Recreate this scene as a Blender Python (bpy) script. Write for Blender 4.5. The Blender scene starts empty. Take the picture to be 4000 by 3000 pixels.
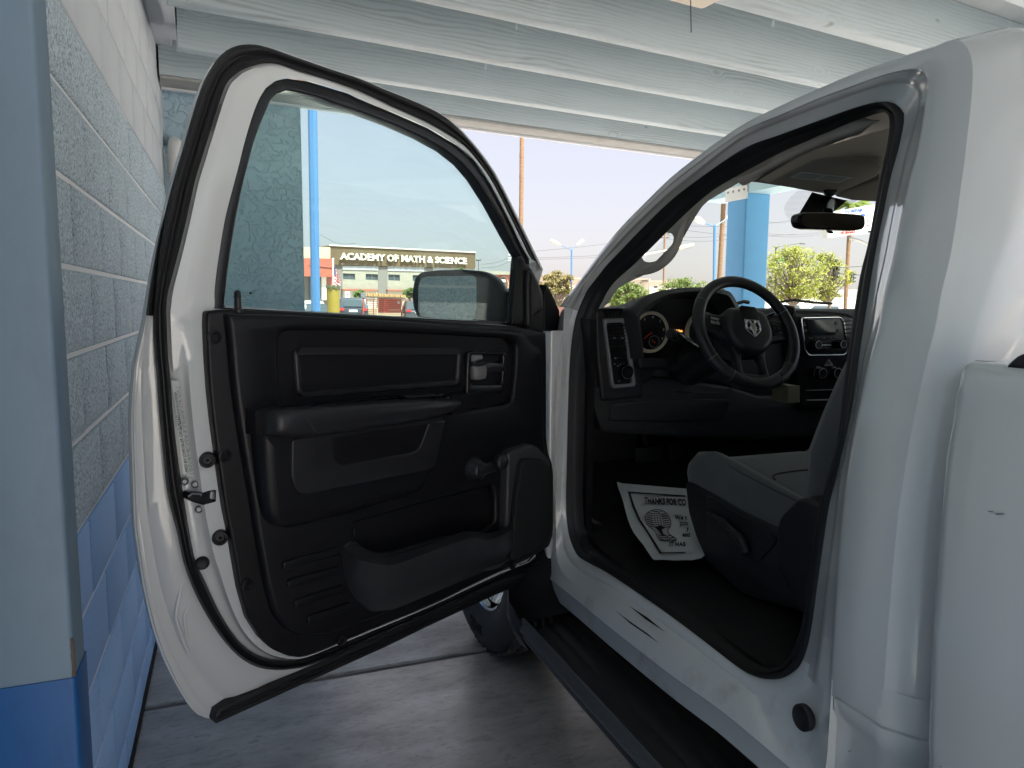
import bpy, bmesh, math, random
import numpy as np
from mathutils import Vector, Matrix, noise
from mathutils.geometry import tessellate_polygon
random.seed(7)
SC = bpy.context.scene
# ------------------------------------------------------------------ camera
FPX, CH = 2850.0, 1.45            # focal length in photo pixels (4000 wide), lens height in metres
def nrm(a): return a/np.linalg.norm(a)
_a = nrm(np.array([898-2000., -(1172-1500.), -FPX]))
_b = nrm(np.array([3898-2000., -(1197.5-1500.), -FPX]))
_up = nrm(np.cross(_b, _a)); _up = -_up if _up[1] < 0 else _up
RW = np.array([np.cross(_a, _up), _a, _up]); CP = np.array([0, 0, CH])
cam = bpy.data.cameras.new('camera'); camo = bpy.data.objects.new('camera', cam)
SC.collection.objects.link(camo); SC.camera = camo
M = Matrix([list(r) for r in RW]).to_4x4(); M.translation = (0, 0, CH); camo.matrix_world = M
cam.sensor_width = 36; cam.lens = 36*FPX/4000; cam.clip_start = 0.05; cam.clip_end = 3000
cam.dof.use_dof = False
# ------------------------------------------------------------------ light
SUN_EL, SUN_AZ = 64, 160          # azimuth clockwise from +Y (the way the truck points)
w = bpy.data.worlds.new('World'); SC.world = w; w.use_nodes = True
nt = w.node_tree; sky = nt.nodes.new('ShaderNodeTexSky'); sky.sky_type = 'NISHITA'; sky.sun_disc = False
sky.sun_elevation = math.radians(SUN_EL); sky.sun_rotation = math.radians(SUN_AZ)
sky.air_density = .8; sky.dust_density = 4.0; sky.ozone_density = 1.0; sky.altitude = 300
bg = nt.nodes['Background']; bg.inputs['Strength'].default_value = 0.075
# even white desert haze over the whole sky
hz = nt.nodes.new('ShaderNodeMix'); hz.data_type = 'RGBA'; hz.inputs[0].default_value = .72
_tc = nt.nodes.new('ShaderNodeTexCoord'); _sx = nt.nodes.new('ShaderNodeSeparateXYZ'); _rp = nt.nodes.new('ShaderNodeValToRGB')
nt.links.new(_tc.outputs['Generated'], _sx.inputs[0]); nt.links.new(_sx.outputs[2], _rp.inputs[0]); nt.links.new(_rp.outputs[0], hz.inputs[7])
_rp.color_ramp.elements[0].position = .0; _rp.color_ramp.elements[0].color = (3.45, 3.12, 3.02, 1)
_rp.color_ramp.elements[1].position = .42; _rp.color_ramp.elements[1].color = (2.95, 3.02, 3.50, 1)
nt.links.new(sky.outputs[0], hz.inputs[6]); nt.links.new(hz.outputs[2], bg.inputs['Color'])
sl = bpy.data.lights.new('sun', 'SUN'); sl.energy = 5.0; sl.angle = math.radians(.5); sl.color = (1, .95, .88)
so = bpy.data.objects.new('sun', sl); SC.collection.objects.link(so)
sd = Vector((math.sin(math.radians(SUN_AZ))*math.cos(math.radians(SUN_EL)), math.cos(math.radians(SUN_AZ))*math.cos(math.radians(SUN_EL)), math.sin(math.radians(SUN_EL))))
so.rotation_euler = sd.to_track_quat('Z', 'Y').to_euler()
vs = SC.view_settings; vs.view_transform = 'Standard'; vs.look = 'None'; vs.gamma = 1; vs.use_curve_mapping = False
vs.exposure = 1.95
# ------------------------------------------------------------------ helpers: photo pixel -> point on a real surface
def ray(u, v): return RW @ nrm(np.array([u-2000., -(v-1500.), -FPX]))
def onP(u, v, p0, n):
    d = ray(u, v); n = np.array(n, float); return Vector(CP + d*(np.dot(np.array(p0)-CP, n)/np.dot(d, n)))
def onX(u, v, x): return onP(u, v, (x, 0, 0), (1, 0, 0))
def onY(u, v, y): return onP(u, v, (0, y, 0), (0, 1, 0))
def onZ(u, v, z): return onP(u, v, (0, 0, z), (0, 0, 1))
def crs(P, n, closed=False):
    """Catmull-Rom through P, n samples in all, even by arc length"""
    P = [Vector(p) for p in P]
    out = []; N = len(P); m = N if closed else N-1
    for i in range(m):
        p0 = P[(i-1) % N] if (closed or i > 0) else P[0]*2-P[1]
        p1 = P[i]; p2 = P[(i+1) % N]
        p3 = P[(i+2) % N] if (closed or i+2 < N) else P[-1]*2-P[-2]
        for k in range(10):
            t = k/10
            out.append(.5*((2*p1)+(p2-p0)*t+(2*p0-5*p1+4*p2-p3)*t*t+(3*p1-p0-3*p2+p3)*t**3))
    out.append((P[0] if closed else P[-1]).copy())
    L = [0]
    for a, b in zip(out, out[1:]): L.append(L[-1]+(b-a).length)
    res = []; j = 0; cnt = n if closed else n-1
    for i in range(n):
        s = L[-1]*i/cnt
        while j < len(L)-2 and L[j+1] < s: j += 1
        d = L[j+1]-L[j]; t = 0 if d == 0 else (s-L[j])/d
        res.append(out[j].lerp(out[j+1], min(1, max(0, t))))
    return res
WL = {}
COL = SC.collection
def tag(o, label=None, cat=None, group=None, kind=None):
    if label: o['label'] = label
    if cat: o['category'] = cat
    if group: o['group'] = group
    if kind: o['kind'] = kind
    return o
def wl(o): return WL.get(o.name, Vector((0, 0, 0))) if o else Vector((0, 0, 0))
def thing(name, label, cat, loc, group=None):
    o = bpy.data.objects.new(name, None); COL.objects.link(o); o.location = loc; o.empty_display_size = .1
    WL[o.name] = Vector(loc); return tag(o, label, cat, group)
class MB:
    def __init__(s): s.v = []; s.f = []
    def add(s, vs, fs):
        b = len(s.v); s.v += [Vector(x) for x in vs]; s.f += [tuple(i+b for i in f) for f in fs]; return s
    def box(s, c, h, ax=None):
        c = Vector(c); X, Y, Z = ax or (Vector((1, 0, 0)), Vector((0, 1, 0)), Vector((0, 0, 1)))
        vs = [c+X*h[0]*i+Y*h[1]*j+Z*h[2]*k for i in (-1, 1) for j in (-1, 1) for k in (-1, 1)]
        return s.add(vs, [(0, 1, 3, 2), (4, 6, 7, 5), (0, 4, 5, 1), (2, 3, 7, 6), (0, 2, 6, 4), (1, 5, 7, 3)])
    def bb(s, x0, x1, y0, y1, z0, z1): return s.box(((x0+x1)/2, (y0+y1)/2, (z0+z1)/2), ((x1-x0)/2, (y1-y0)/2, (z1-z0)/2))
    def tube(s, P, r, n=8, closed=False, cap=True, flat=None):
        P = [Vector(p) for p in P]; N = len(P); rr = r if isinstance(r, (list, tuple)) else [r]*N
        ref = None; rings = []
        for i, p in enumerate(P):
            t = (P[(i+1) % N]-P[i-1]) if closed else (P[min(i+1, N-1)]-P[max(i-1, 0)])
            t.normalize()
            if ref is None: ref = t.orthogonal().normalized() if flat is None else Vector(flat)
            ref = (ref-t*ref.dot(t)).normalized(); b = t.cross(ref)
            rings.append([p+(ref*math.cos(2*math.pi*k/n)+b*math.sin(2*math.pi*k/n))*rr[i] for k in range(n)])
        base = len(s.v)
        for q in rings: s.v += q
        for i in range(N if closed else N-1):
            j = (i+1) % N
            for k in range(n): s.f.append((base+i*n+k, base+i*n+(k+1) % n, base+j*n+(k+1) % n, base+j*n+k))
        if cap and not closed:
            s.f.append(tuple(base+k for k in range(n))[::-1]); s.f.append(tuple(base+(N-1)*n+k for k in range(n)))
        return s
    def cyl(s, c, ax, r, h, n=20, prof=None, X=None):
        """lathe about ax: prof = list of (radius factor, height) """
        c = Vector(c); ax = Vector(ax).normalized(); X = Vector(X).normalized() if X else ax.orthogonal().normalized(); Y = ax.cross(X)
        prof = prof or [(0, 0), (r, 0), (r, h*.85), (r*.93, h), (0, h)]
        base = len(s.v); m = len(prof)
        for (rad, hh) in prof:
            for k in range(n): s.v.append(c+ax*hh+(X*math.cos(2*math.pi*k/n)+Y*math.sin(2*math.pi*k/n))*max(rad, 1e-5))
        for i in range(m-1):
            for k in range(n): s.f.append((base+i*n+k, base+i*n+(k+1) % n, base+(i+1)*n+(k+1) % n, base+(i+1)*n+k))
        return s
    def loft(s, rings, closed=False, flip=False):
        base = len(s.v); n = len(rings[0])
        for q in rings: s.v += [Vector(p) for p in q]
        for i in range(len(rings)-1):
            for k in range(n if closed else n-1):
                f = (base+i*n+k, base+i*n+(k+1) % n, base+(i+1)*n+(k+1) % n, base+(i+1)*n+k)
                s.f.append(f[::-1] if flip else f)
        return s
    def cap(s, ring): 
        b = len(s.v); s.v += [Vector(p) for p in ring]; s.f.append(tuple(range(b, b+len(ring)))); return s
    def plate(s, outer, F, t0, t1, b=0.0, holes=(), seg=3, back=True):
        """solid cut from a 2D outline with holes; F(p, t) -> point; rounded front edge of radius b"""
        def area(P): return sum(P[i][0]*P[(i+1) % len(P)][1]-P[(i+1) % len(P)][0]*P[i][1] for i in range(len(P)))/2
        loops = []
        for i, L in enumerate([outer]+list(holes)):
            L = [Vector((p[0], p[1])) for p in L]
            L = [p for j, p in enumerate(L) if (p-L[j-1]).length > 1e-6]
            if (area(L) > 0) != (i == 0): L.reverse()
            loops.append(L)
        def off(L, d):
            out = []
            for i, p in enumerate(L):
                e1 = (p-L[i-1]).normalized(); e2 = (L[(i+1) % len(L)]-p).normalized()
                n1 = Vector((-e1.y, e1.x)); n2 = Vector((-e2.y, e2.x)); m = n1+n2
                if m.length < 1e-4: m = n1.copy()
                m.normalize(); out.append(p+m*d/max(.5, m.dot(n1)))
            return out
        sg = 1 if t1 > t0 else -1
        for L in loops:
            rings = [[F(p, t0) for p in L]]
            if b > 0:
                for k in range(seg+1):
                    a = math.pi/2*k/seg; rings.append([F(p, t1-sg*b*(1-math.sin(a))) for p in off(L, b*(1-math.cos(a)))])
            else: rings.append([F(p, t1) for p in L])
            s.loft(rings, True)
        LI = [off(L, b) for L in loops] if b > 0 else loops
        for LL, t, fl in ([(LI, t1, False)]+([(loops, t0, True)] if back else [])):
            flatp = [p for L in LL for p in L]
            tris = tessellate_polygon([[p.to_3d() for p in L] for L in LL])
            base = len(s.v); s.v += [F(p, t) for p in flatp]
            for q in tris: s.f.append(tuple(base+i for i in (q if not fl else q[::-1])))
        return s
    def obj(s, name, m, parent=None, smooth=True, ang=38, label=None, cat=None, group=None, kind=None, merge=1e-5, orient=True, org=None):
        me = bpy.data.meshes.new(name); o0 = wl(parent)
        own = Vector((0, 0, 0))
        if parent is None and s.v:
            lo = [min(p[i] for p in s.v) for i in range(3)]; hi = [max(p[i] for p in s.v) for i in range(3)]
            own = Vector(org) if org else Vector(((lo[0]+hi[0])/2, (lo[1]+hi[1])/2, lo[2]))
        elif org: own = Vector(org)-o0
        O = o0+own
        me.from_pydata([p-O for p in s.v], [], s.f); me.validate()
        bm = bmesh.new(); bm.from_mesh(me)
        bmesh.ops.remove_doubles(bm, verts=bm.verts, dist=merge)
        if orient: bmesh.ops.recalc_face_normals(bm, faces=bm.faces)
        bm.to_mesh(me); bm.free()
        if smooth:
            me.polygons.foreach_set('use_smooth', [True]*len(me.polygons)); me.set_sharp_from_angle(angle=math.radians(ang))
        for mm in (m if isinstance(m, (list, tuple)) else [m]): me.materials.append(mm)
        o = bpy.data.objects.new(name, me); COL.objects.link(o); o.location = own
        if parent: o.parent = parent
        WL[o.name] = O
        return tag(o, label, cat, group, kind)
def rrect(x0, y0, x1, y1, r, n=4):
    P = []
    for (cx, cy, a0) in ((x1-r, y1-r, 0), (x0+r, y1-r, 90), (x0+r, y0+r, 180), (x1-r, y0+r, 270)):
        for k in range(n+1):
            a = math.radians(a0+90*k/n); P.append((cx+r*math.cos(a), cy+r*math.sin(a)))
    return P
def rpoly(P, r, n=4):
    """round the corners of a polygon"""
    P = [Vector(p[:2]) for p in P]; out = []
    for i, p in enumerate(P):
        rad = r[i] if isinstance(r, (list, tuple)) else r
        a = P[i-1]-p; b = P[(i+1) % len(P)]-p
        d = min(rad, a.length*.45, b.length*.45); A = p+a.normalized()*d; B = p+b.normalized()*d
        for k in range(n+1):
            t = k/n; out.append(A*(1-t)**2+p*2*t*(1-t)+B*t*t)
    return out
def frame(o, x, y):
    o = Vector(o); x = Vector(x).normalized(); y = Vector(y).normalized(); n = x.cross(y)
    return lambda p, t: o+x*p[0]+y*p[1]+n*t
_tx = {}
def text(s, size, F, t0, t1, mb=None, align='CENTER', bold=.0):
    """letters as solid meshes, laid through F"""
    key = (s, align, bold)
    if key not in _tx:
        c = bpy.data.curves.new('lettering', 'FONT'); c.body = s; c.align_x = align; c.resolution_u = 3; c.extrude = .5; c.offset = bold
        o = bpy.data.objects.new('lettering_source', c); COL.objects.link(o)
        dg = bpy.context.evaluated_depsgraph_get(); me = bpy.data.meshes.new_from_object(o.evaluated_get(dg))
        _tx[key] = ([v.co.copy() for v in me.vertices], [tuple(p.vertices) for p in me.polygons])
        bpy.data.objects.remove(o); bpy.data.curves.remove(c); bpy.data.meshes.remove(me)
    V, Fc = _tx[key]; mb = mb or MB()
    return mb.add([F((v.x*size, v.y*size), t0+(t1-t0)*(v.z+.5)) for v in V], Fc)
# ------------------------------------------------------------------ materials
def N(nt, t, **k):
    n = nt.nodes.new(t)
    for a, b in k.items():
        if a.startswith('i_'): n.inputs[a[2:].replace('_', ' ')].default_value = b
        else: setattr(n, a, b)
    return n
def mat(name, col, rough=.5, metal=0, coat=0, spec=.5, var=0, vscale=3, bump=0, bscale=200, bdist=.001, col2=None, mask=(.5, .65), sheen=0, rvar=0, stretch=None, emit=0, bdetail=3):
    m = bpy.data.materials.new(name); m.use_nodes = True; t = m.node_tree; p = t.nodes['Principled BSDF']
    p.inputs['Base Color'].default_value = (*col, 1); p.inputs['Roughness'].default_value = rough
    p.inputs['Metallic'].default_value = metal; p.inputs['Coat Weight'].default_value = coat; p.inputs['Coat Roughness'].default_value = .06
    p.inputs['Specular IOR Level'].default_value = spec; p.inputs['Sheen Weight'].default_value = sheen
    tc = N(t, 'ShaderNodeTexCoord'); src = tc.outputs['Object']
    if stretch:
        mp = N(t, 'ShaderNodeMapping'); mp.inputs['Scale'].default_value = stretch; t.links.new(src, mp.inputs[0]); src = mp.outputs[0]
    if var or col2 or rvar:
        n = N(t, 'ShaderNodeTexNoise', i_Scale=vscale, i_Detail=6, i_Roughness=.62); t.links.new(src, n.inputs['Vector'])
        mr = N(t, 'ShaderNodeMapRange'); t.links.new(n.outputs[0], mr.inputs[0])
        mr.inputs[1].default_value, mr.inputs[2].default_value = mask if col2 else (.25, .75)
        mx = N(t, 'ShaderNodeMix', data_type='RGBA'); t.links.new(mr.outputs[0], mx.inputs[0])
        c2 = col2 or tuple(c*(1-var) for c in col); mx.inputs[6].default_value = (*(col if col2 else tuple(min(1, c*(1+var)) for c in col)), 1); mx.inputs[7].default_value = (*c2, 1)
        t.links.new(mx.outputs[2], p.inputs['Base Color'])
        if rvar:
            r2 = N(t, 'ShaderNodeMapRange'); t.links.new(n.outputs[0], r2.inputs[0]); r2.inputs[1].default_value = .3; r2.inputs[2].default_value = .7
            r2.inputs[3].default_value = rough-rvar; r2.inputs[4].default_value = rough+rvar; t.links.new(r2.outputs[0], p.inputs['Roughness'])
    if bump:
        n = N(t, 'ShaderNodeTexNoise', i_Scale=bscale, i_Detail=bdetail); t.links.new(src, n.inputs['Vector'])
        b = N(t, 'ShaderNodeBump'); b.inputs['Strength'].default_value = bump; b.inputs['Distance'].default_value = bdist
        t.links.new(n.outputs[0], b.inputs['Height']); t.links.new(b.outputs[0], p.inputs['Normal'])
    if emit: p.inputs['Emission Color'].default_value = (*col, 1); p.inputs['Emission Strength'].default_value = emit
    return m
def glassmat(name, tint, refl=1.0, haze=0.0, k=1.0):
    m = bpy.data.materials.new(name); m.use_nodes = True; t = m.node_tree; t.nodes.remove(t.nodes['Principled BSDF']); out = t.nodes['Material Output']
    tr = N(t, 'ShaderNodeBsdfTransparent'); tr.inputs[0].default_value = (*tint, 1)
    gl = N(t, 'ShaderNodeBsdfGlossy'); gl.inputs['Roughness'].default_value = .02; gl.inputs[0].default_value = (refl, refl, refl, 1)
    fr = N(t, 'ShaderNodeFresnel'); ge = N(t, 'ShaderNodeNewGeometry'); ir = N(t, 'ShaderNodeMapRange'); ir.inputs[3].default_value = 1.45; ir.inputs[4].default_value = 1/1.45
    t.links.new(ge.outputs['Backfacing'], ir.inputs[0]); t.links.new(ir.outputs[0], fr.inputs[0]); mx = N(t, 'ShaderNodeMixShader')
    fm_ = N(t, 'ShaderNodeMath', operation='MULTIPLY'); fm_.inputs[1].default_value = k; t.links.new(fr.outputs[0], fm_.inputs[0]); t.links.new(fm_.outputs[0], mx.inputs[0]); t.links.new(tr.outputs[0], mx.inputs[1]); t.links.new(gl.outputs[0], mx.inputs[2]); last = mx.outputs[0]
    if haze:
        df = N(t, 'ShaderNodeBsdfDiffuse'); df.inputs[0].default_value = (.75, .78, .8, 1)
        tc = N(t, 'ShaderNodeTexCoord'); mp = N(t, 'ShaderNodeMapping'); mp.inputs['Scale'].default_value = (6, 6, 60); mp.inputs['Rotation'].default_value = (.15, 0, 0)
        n = N(t, 'ShaderNodeTexNoise', i_Scale=2.2, i_Detail=8, i_Roughness=.7); t.links.new(tc.outputs['Object'], mp.inputs[0]); t.links.new(mp.outputs[0], n.inputs['Vector'])
        mr = N(t, 'ShaderNodeMapRange'); mr.inputs[1].default_value = .5; mr.inputs[2].default_value = .8; mr.inputs[3].default_value = haze*.25; mr.inputs[4].default_value = haze
        t.links.new(n.outputs[0], mr.inputs[0]); m2 = N(t, 'ShaderNodeMixShader'); t.links.new(mr.outputs[0], m2.inputs[0]); t.links.new(last, m2.inputs[1]); t.links.new(df.outputs[0], m2.inputs[2]); last = m2.outputs[0]
    t.links.new(last, out.inputs[0]); return m
def stucco(name, col, scale=14, dist=.006, strength=.8):
    m = mat(name, col, .75, var=.08, vscale=2); t = m.node_tree; p = t.nodes['Principled BSDF']; tc = N(t, 'ShaderNodeTexCoord')
    n = N(t, 'ShaderNodeTexNoise', i_Scale=scale, i_Detail=4, i_Distortion=1.6); t.links.new(tc.outputs['Object'], n.inputs['Vector'])
    r = N(t, 'ShaderNodeValToRGB'); r.color_ramp.elements[0].position = .44; r.color_ramp.elements[1].position = .53; t.links.new(n.outputs[0], r.inputs[0])
    b = N(t, 'ShaderNodeBump'); b.inputs['Strength'].default_value = strength; b.inputs['Distance'].default_value = dist; t.links.new(r.outputs[0], b.inputs['Height'])
    n2 = N(t, 'ShaderNodeTexNoise', i_Scale=90, i_Detail=3); t.links.new(tc.outputs['Object'], n2.inputs['Vector'])
    b2 = N(t, 'ShaderNodeBump'); b2.inputs['Strength'].default_value = .3; b2.inputs['Distance'].default_value = .002; t.links.new(n2.outputs[0], b2.inputs['Height']); t.links.new(b.outputs[0], b2.inputs['Normal'])
    t.links.new(b2.outputs[0], p.inputs['Normal']); return m
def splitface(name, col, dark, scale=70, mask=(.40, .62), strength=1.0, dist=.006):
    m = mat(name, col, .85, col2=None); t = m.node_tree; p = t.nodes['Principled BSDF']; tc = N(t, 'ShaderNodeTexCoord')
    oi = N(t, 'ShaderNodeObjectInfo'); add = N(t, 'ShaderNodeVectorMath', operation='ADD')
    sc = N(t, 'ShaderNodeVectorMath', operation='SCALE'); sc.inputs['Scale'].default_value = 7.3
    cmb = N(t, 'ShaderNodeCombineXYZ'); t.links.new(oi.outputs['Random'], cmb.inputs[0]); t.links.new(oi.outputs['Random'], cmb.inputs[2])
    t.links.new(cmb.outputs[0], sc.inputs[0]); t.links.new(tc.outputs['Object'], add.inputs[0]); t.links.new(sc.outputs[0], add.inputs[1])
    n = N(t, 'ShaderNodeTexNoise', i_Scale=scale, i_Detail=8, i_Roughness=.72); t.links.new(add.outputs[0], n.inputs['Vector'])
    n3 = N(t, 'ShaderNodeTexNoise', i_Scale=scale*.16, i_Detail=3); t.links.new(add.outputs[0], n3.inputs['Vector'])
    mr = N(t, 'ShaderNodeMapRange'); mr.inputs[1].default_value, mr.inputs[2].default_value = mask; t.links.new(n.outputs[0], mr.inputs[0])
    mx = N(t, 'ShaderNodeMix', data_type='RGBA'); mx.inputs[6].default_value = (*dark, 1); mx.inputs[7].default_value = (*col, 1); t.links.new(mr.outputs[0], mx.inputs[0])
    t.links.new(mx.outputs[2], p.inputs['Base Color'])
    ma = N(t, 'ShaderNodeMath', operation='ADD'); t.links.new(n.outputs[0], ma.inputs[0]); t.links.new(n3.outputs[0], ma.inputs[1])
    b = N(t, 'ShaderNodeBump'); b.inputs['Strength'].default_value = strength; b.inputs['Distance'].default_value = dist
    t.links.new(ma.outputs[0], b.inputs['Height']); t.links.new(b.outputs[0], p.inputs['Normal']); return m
def wood(name, col, grain):
    m = mat(name, col, .6); t = m.node_tree; p = t.nodes['Principled BSDF']; tc = N(t, 'ShaderNodeTexCoord'); oi = N(t, 'ShaderNodeObjectInfo')
    cmb = N(t, 'ShaderNodeCombineXYZ'); mu = N(t, 'ShaderNodeMath', operation='MULTIPLY'); mu.inputs[1].default_value = 9; t.links.new(oi.outputs['Random'], mu.inputs[0])
    t.links.new(mu.outputs[0], cmb.inputs[0]); t.links.new(mu.outputs[0], cmb.inputs[2])
    ad = N(t, 'ShaderNodeVectorMath', operation='ADD'); t.links.new(tc.outputs['Object'], ad.inputs[0]); t.links.new(cmb.outputs[0], ad.inputs[1])
    mp = N(t, 'ShaderNodeMapping'); mp.inputs['Scale'].default_value = (.45, 4, 4); t.links.new(ad.outputs[0], mp.inputs[0])
    # knots pull the grain lines around them
    vo = N(t, 'ShaderNodeTexVoronoi', i_Scale=1.0); mk = N(t, 'ShaderNodeMapping'); mk.inputs['Scale'].default_value = (2.0, 1, 4.2); t.links.new(ad.outputs[0], mk.inputs[0]); t.links.new(mk.outputs[0], vo.inputs['Vector'])
    kd = N(t, 'ShaderNodeMapRange'); kd.inputs[1].default_value = .0; kd.inputs[2].default_value = .20; kd.inputs[3].default_value = 1; kd.inputs[4].default_value = 0; t.links.new(vo.outputs['Distance'], kd.inputs[0])
    no = N(t, 'ShaderNodeTexNoise', i_Scale=1.6, i_Detail=3); t.links.new(mp.outputs[0], no.inputs['Vector'])
    sx = N(t, 'ShaderNodeSeparateXYZ'); t.links.new(ad.outputs[0], sx.inputs[0])
    def math_(op, a, b):
        q = N(t, 'ShaderNodeMath', operation=op)
        for i, x in enumerate((a, b)):
            if isinstance(x, (int, float)): q.inputs[i].default_value = x
            else: t.links.new(x, q.inputs[i])
        return q.outputs[0]
    zz = math_('ADD', math_('MULTIPLY', sx.outputs[2], 60), math_('MULTIPLY', no.outputs[0], 7))
    zz = math_('ADD', zz, math_('MULTIPLY', kd.outputs[0], 5.0))
    si = math_('SINE', math_('MULTIPLY', zz, 5.2), 0); rg = math_('POWER', math_('ADD', math_('MULTIPLY', si, .5), .5), 2.2)
    n2 = N(t, 'ShaderNodeTexNoise', i_Scale=1.3, i_Detail=5, i_Roughness=.65); m2 = N(t, 'ShaderNodeMapping'); m2.inputs['Scale'].default_value = (.8, 2, 5); t.links.new(ad.outputs[0], m2.inputs[0]); t.links.new(m2.outputs[0], n2.inputs['Vector'])
    worn = N(t, 'ShaderNodeMapRange'); worn.inputs[1].default_value = .42; worn.inputs[2].default_value = .72; t.links.new(n2.outputs[0], worn.inputs[0])
    kk = N(t, 'ShaderNodeMapRange'); kk.inputs[1].default_value = .72; kk.inputs[2].default_value = .95; kk.inputs[4].default_value = .8; t.links.new(kd.outputs[0], kk.inputs[0])
    amt = math_('MULTIPLY', rg, math_('ADD', math_('MULTIPLY', worn.outputs[0], .55), .02)); amt = math_('MAXIMUM', amt, kk.outputs[0])
    mx = N(t, 'ShaderNodeMix', data_type='RGBA'); mx.inputs[6].default_value = (*col, 1); mx.inputs[7].default_value = (*grain, 1); t.links.new(amt, mx.inputs[0]); t.links.new(mx.outputs[2], p.inputs['Base Color'])
    b = N(t, 'ShaderNodeBump'); b.inputs['Strength'].default_value = .5; b.inputs['Distance'].default_value = .002; b.invert = True; t.links.new(math_('MAXIMUM', math_('MULTIPLY', rg, .6), kk.outputs[0]), b.inputs['Height']); t.links.new(b.outputs[0], p.inputs['Normal'])
    return m
PAINT = mat('white_body_paint', (.70, .715, .715), .16, coat=1.0, var=.02, vscale=2.0, rvar=.04)
JAMB = mat('white_jamb_paint', (.77, .78, .78), .24, coat=.6, col2=(.50, .48, .44), vscale=7, mask=(.56, .80))
RUBBER = mat('black_rubber', (.012, .012, .014), .55, bump=.15, bscale=300, bdist=.0004)
PLAST = mat('black_grained_plastic', (.0095, .0095, .0115), .38, spec=.30, bump=.35, bscale=900, bdist=.0004, rvar=.06, vscale=9)
POD = mat('grey_pod_plastic', (.045, .045, .050), .42, bump=.25, bscale=800, bdist=.0003)
PLAST2 = mat('charcoal_plastic', (.022, .022, .025), .32, spec=.38, bump=.25, bscale=800, bdist=.0003)
PLASTG = mat('smooth_black_plastic', (.014, .014, .017), .25)
BEZEL = mat('grey_bezel_plastic', (.27, .275, .29), .42)
SATIN = mat('satin_silver', (.55, .56, .58), .32, metal=.9)
CHROME = mat('chrome', (.85, .86, .88), .08, metal=1)
FABRIC = mat('dark_grey_seat_cloth', (.090, .097, .100), .9, bump=.5, bscale=1400, bdist=.0005, sheen=.25, var=.15, vscale=8)
CARPET = mat('black_floor_vinyl', (.012, .012, .013), .6, bump=.3, bscale=120, bdist=.002)
HEADL = mat('beige_headliner', (.29, .26, .22), .85, bump=.2, bscale=900, bdist=.0004)
TRIMB = mat('beige_pillar_trim', (.40, .36, .32), .6, bump=.2, bscale=700, bdist=.0003)
GLASS = glassmat('tinted_side_glass', (.86, .96, .945), 1, .10, .6)
WGLASS = glassmat('windshield_glass', (.97, 1.0, .955), .5, .0, .35)
CONC = mat('garage_concrete', (.47, .45, .425), .36, spec=.55, col2=(.25, .238, .225), vscale=3.4, mask=(.38, .66), rvar=.12, bump=.35, bscale=55, bdist=.0015, stretch=(.7, 1.6, 1))
def grime(m, scale, dark, lo, hi, stretch=(1, 1, 1)):
    t = m.node_tree; p = t.nodes['Principled BSDF']; src = p.inputs['Base Color'].links[0].from_socket
    tc = N(t, 'ShaderNodeTexCoord'); mp = N(t, 'ShaderNodeMapping'); mp.inputs['Scale'].default_value = stretch; n_ = N(t, 'ShaderNodeTexNoise', i_Scale=scale, i_Detail=9, i_Roughness=.75)
    t.links.new(tc.outputs['Object'], mp.inputs[0]); t.links.new(mp.outputs[0], n_.inputs['Vector']); r = N(t, 'ShaderNodeMapRange'); r.inputs[1].default_value = lo; r.inputs[2].default_value = hi
    t.links.new(n_.outputs[0], r.inputs[0]); mx = N(t, 'ShaderNodeMix', data_type='RGBA', blend_type='MULTIPLY'); mx.inputs[7].default_value = (*dark, 1)
    t.links.new(r.outputs[0], mx.inputs[0]); t.links.new(src, mx.inputs[6]); t.links.new(mx.outputs[2], p.inputs['Base Color']); return m
grime(CONC, 22, (.62, .60, .60), .50, .66, (1, 2.5, 1)); grime(CONC, 160, (.45, .42, .42), .66, .74)
JOINT = mat('joint_sealant', (.16, .155, .15), .7)
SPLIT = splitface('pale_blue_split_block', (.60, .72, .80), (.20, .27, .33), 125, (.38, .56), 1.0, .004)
SMOOTHB = splitface('pale_smooth_block', (.52, .565, .61), (.36, .41, .46), 130, (.30, .42), .25, .002)
LOWB = splitface('blue_smooth_block', (.29, .50, .86), (.13, .26, .54), 110, (.30, .44), .45, .003)
MORT = mat('pale_mortar', (.78, .78, .80), .9, bump=.4, bscale=80, bdist=.003)
MORTB = mat('blue_mortar', (.66, .72, .88), .85, bump=.4, bscale=90, bdist=.003)
STUC = stucco('pale_blue_stucco', (.42, .57, .66), 14, .009, .9)
COLP = mat('slate_blue_paint', (.16, .235, .31), .5, var=.06, vscale=3, bump=.15, bscale=30, bdist=.002)
COLN = mat('navy_paint', (.008, .095, .30), .45, var=.05, vscale=3, bump=.15, bscale=30, bdist=.002)
grime(COLP, 6, (.80, .80, .78), .52, .75, (1, 1, .35)); grime(COLN, 7, (.75, .72, .70), .52, .72, (1, 1, .4))
WOOD = wood('white_washed_wood', (.47, .545, .585), (.20, .22, .22))
WHITEW = mat('pale_lilac_paint', (.60, .62, .66), .6, bump=.3, bscale=20, bdist=.002)
DECK = mat('white_soffit_board', (.48, .53, .56), .7, var=.04, vscale=1.5)
POSTB = mat('bright_blue_paint', (.10, .34, .62), .5, var=.05, vscale=4, bump=.3, bscale=12, bdist=.003)
PVC = mat('white_pvc', (.72, .72, .70), .45, var=.05)
STEEL = mat('grey_steel', (.28, .29, .30), .45, metal=.7)
PAPER = mat('white_paper', (.72, .74, .75), .7, var=.03, vscale=9)
INK = mat('black_ink', (.01, .01, .012), .6)
TYRE = mat('tyre_rubber', (.035, .035, .038), .75, bump=.3, bscale=150, bdist=.001)

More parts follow.
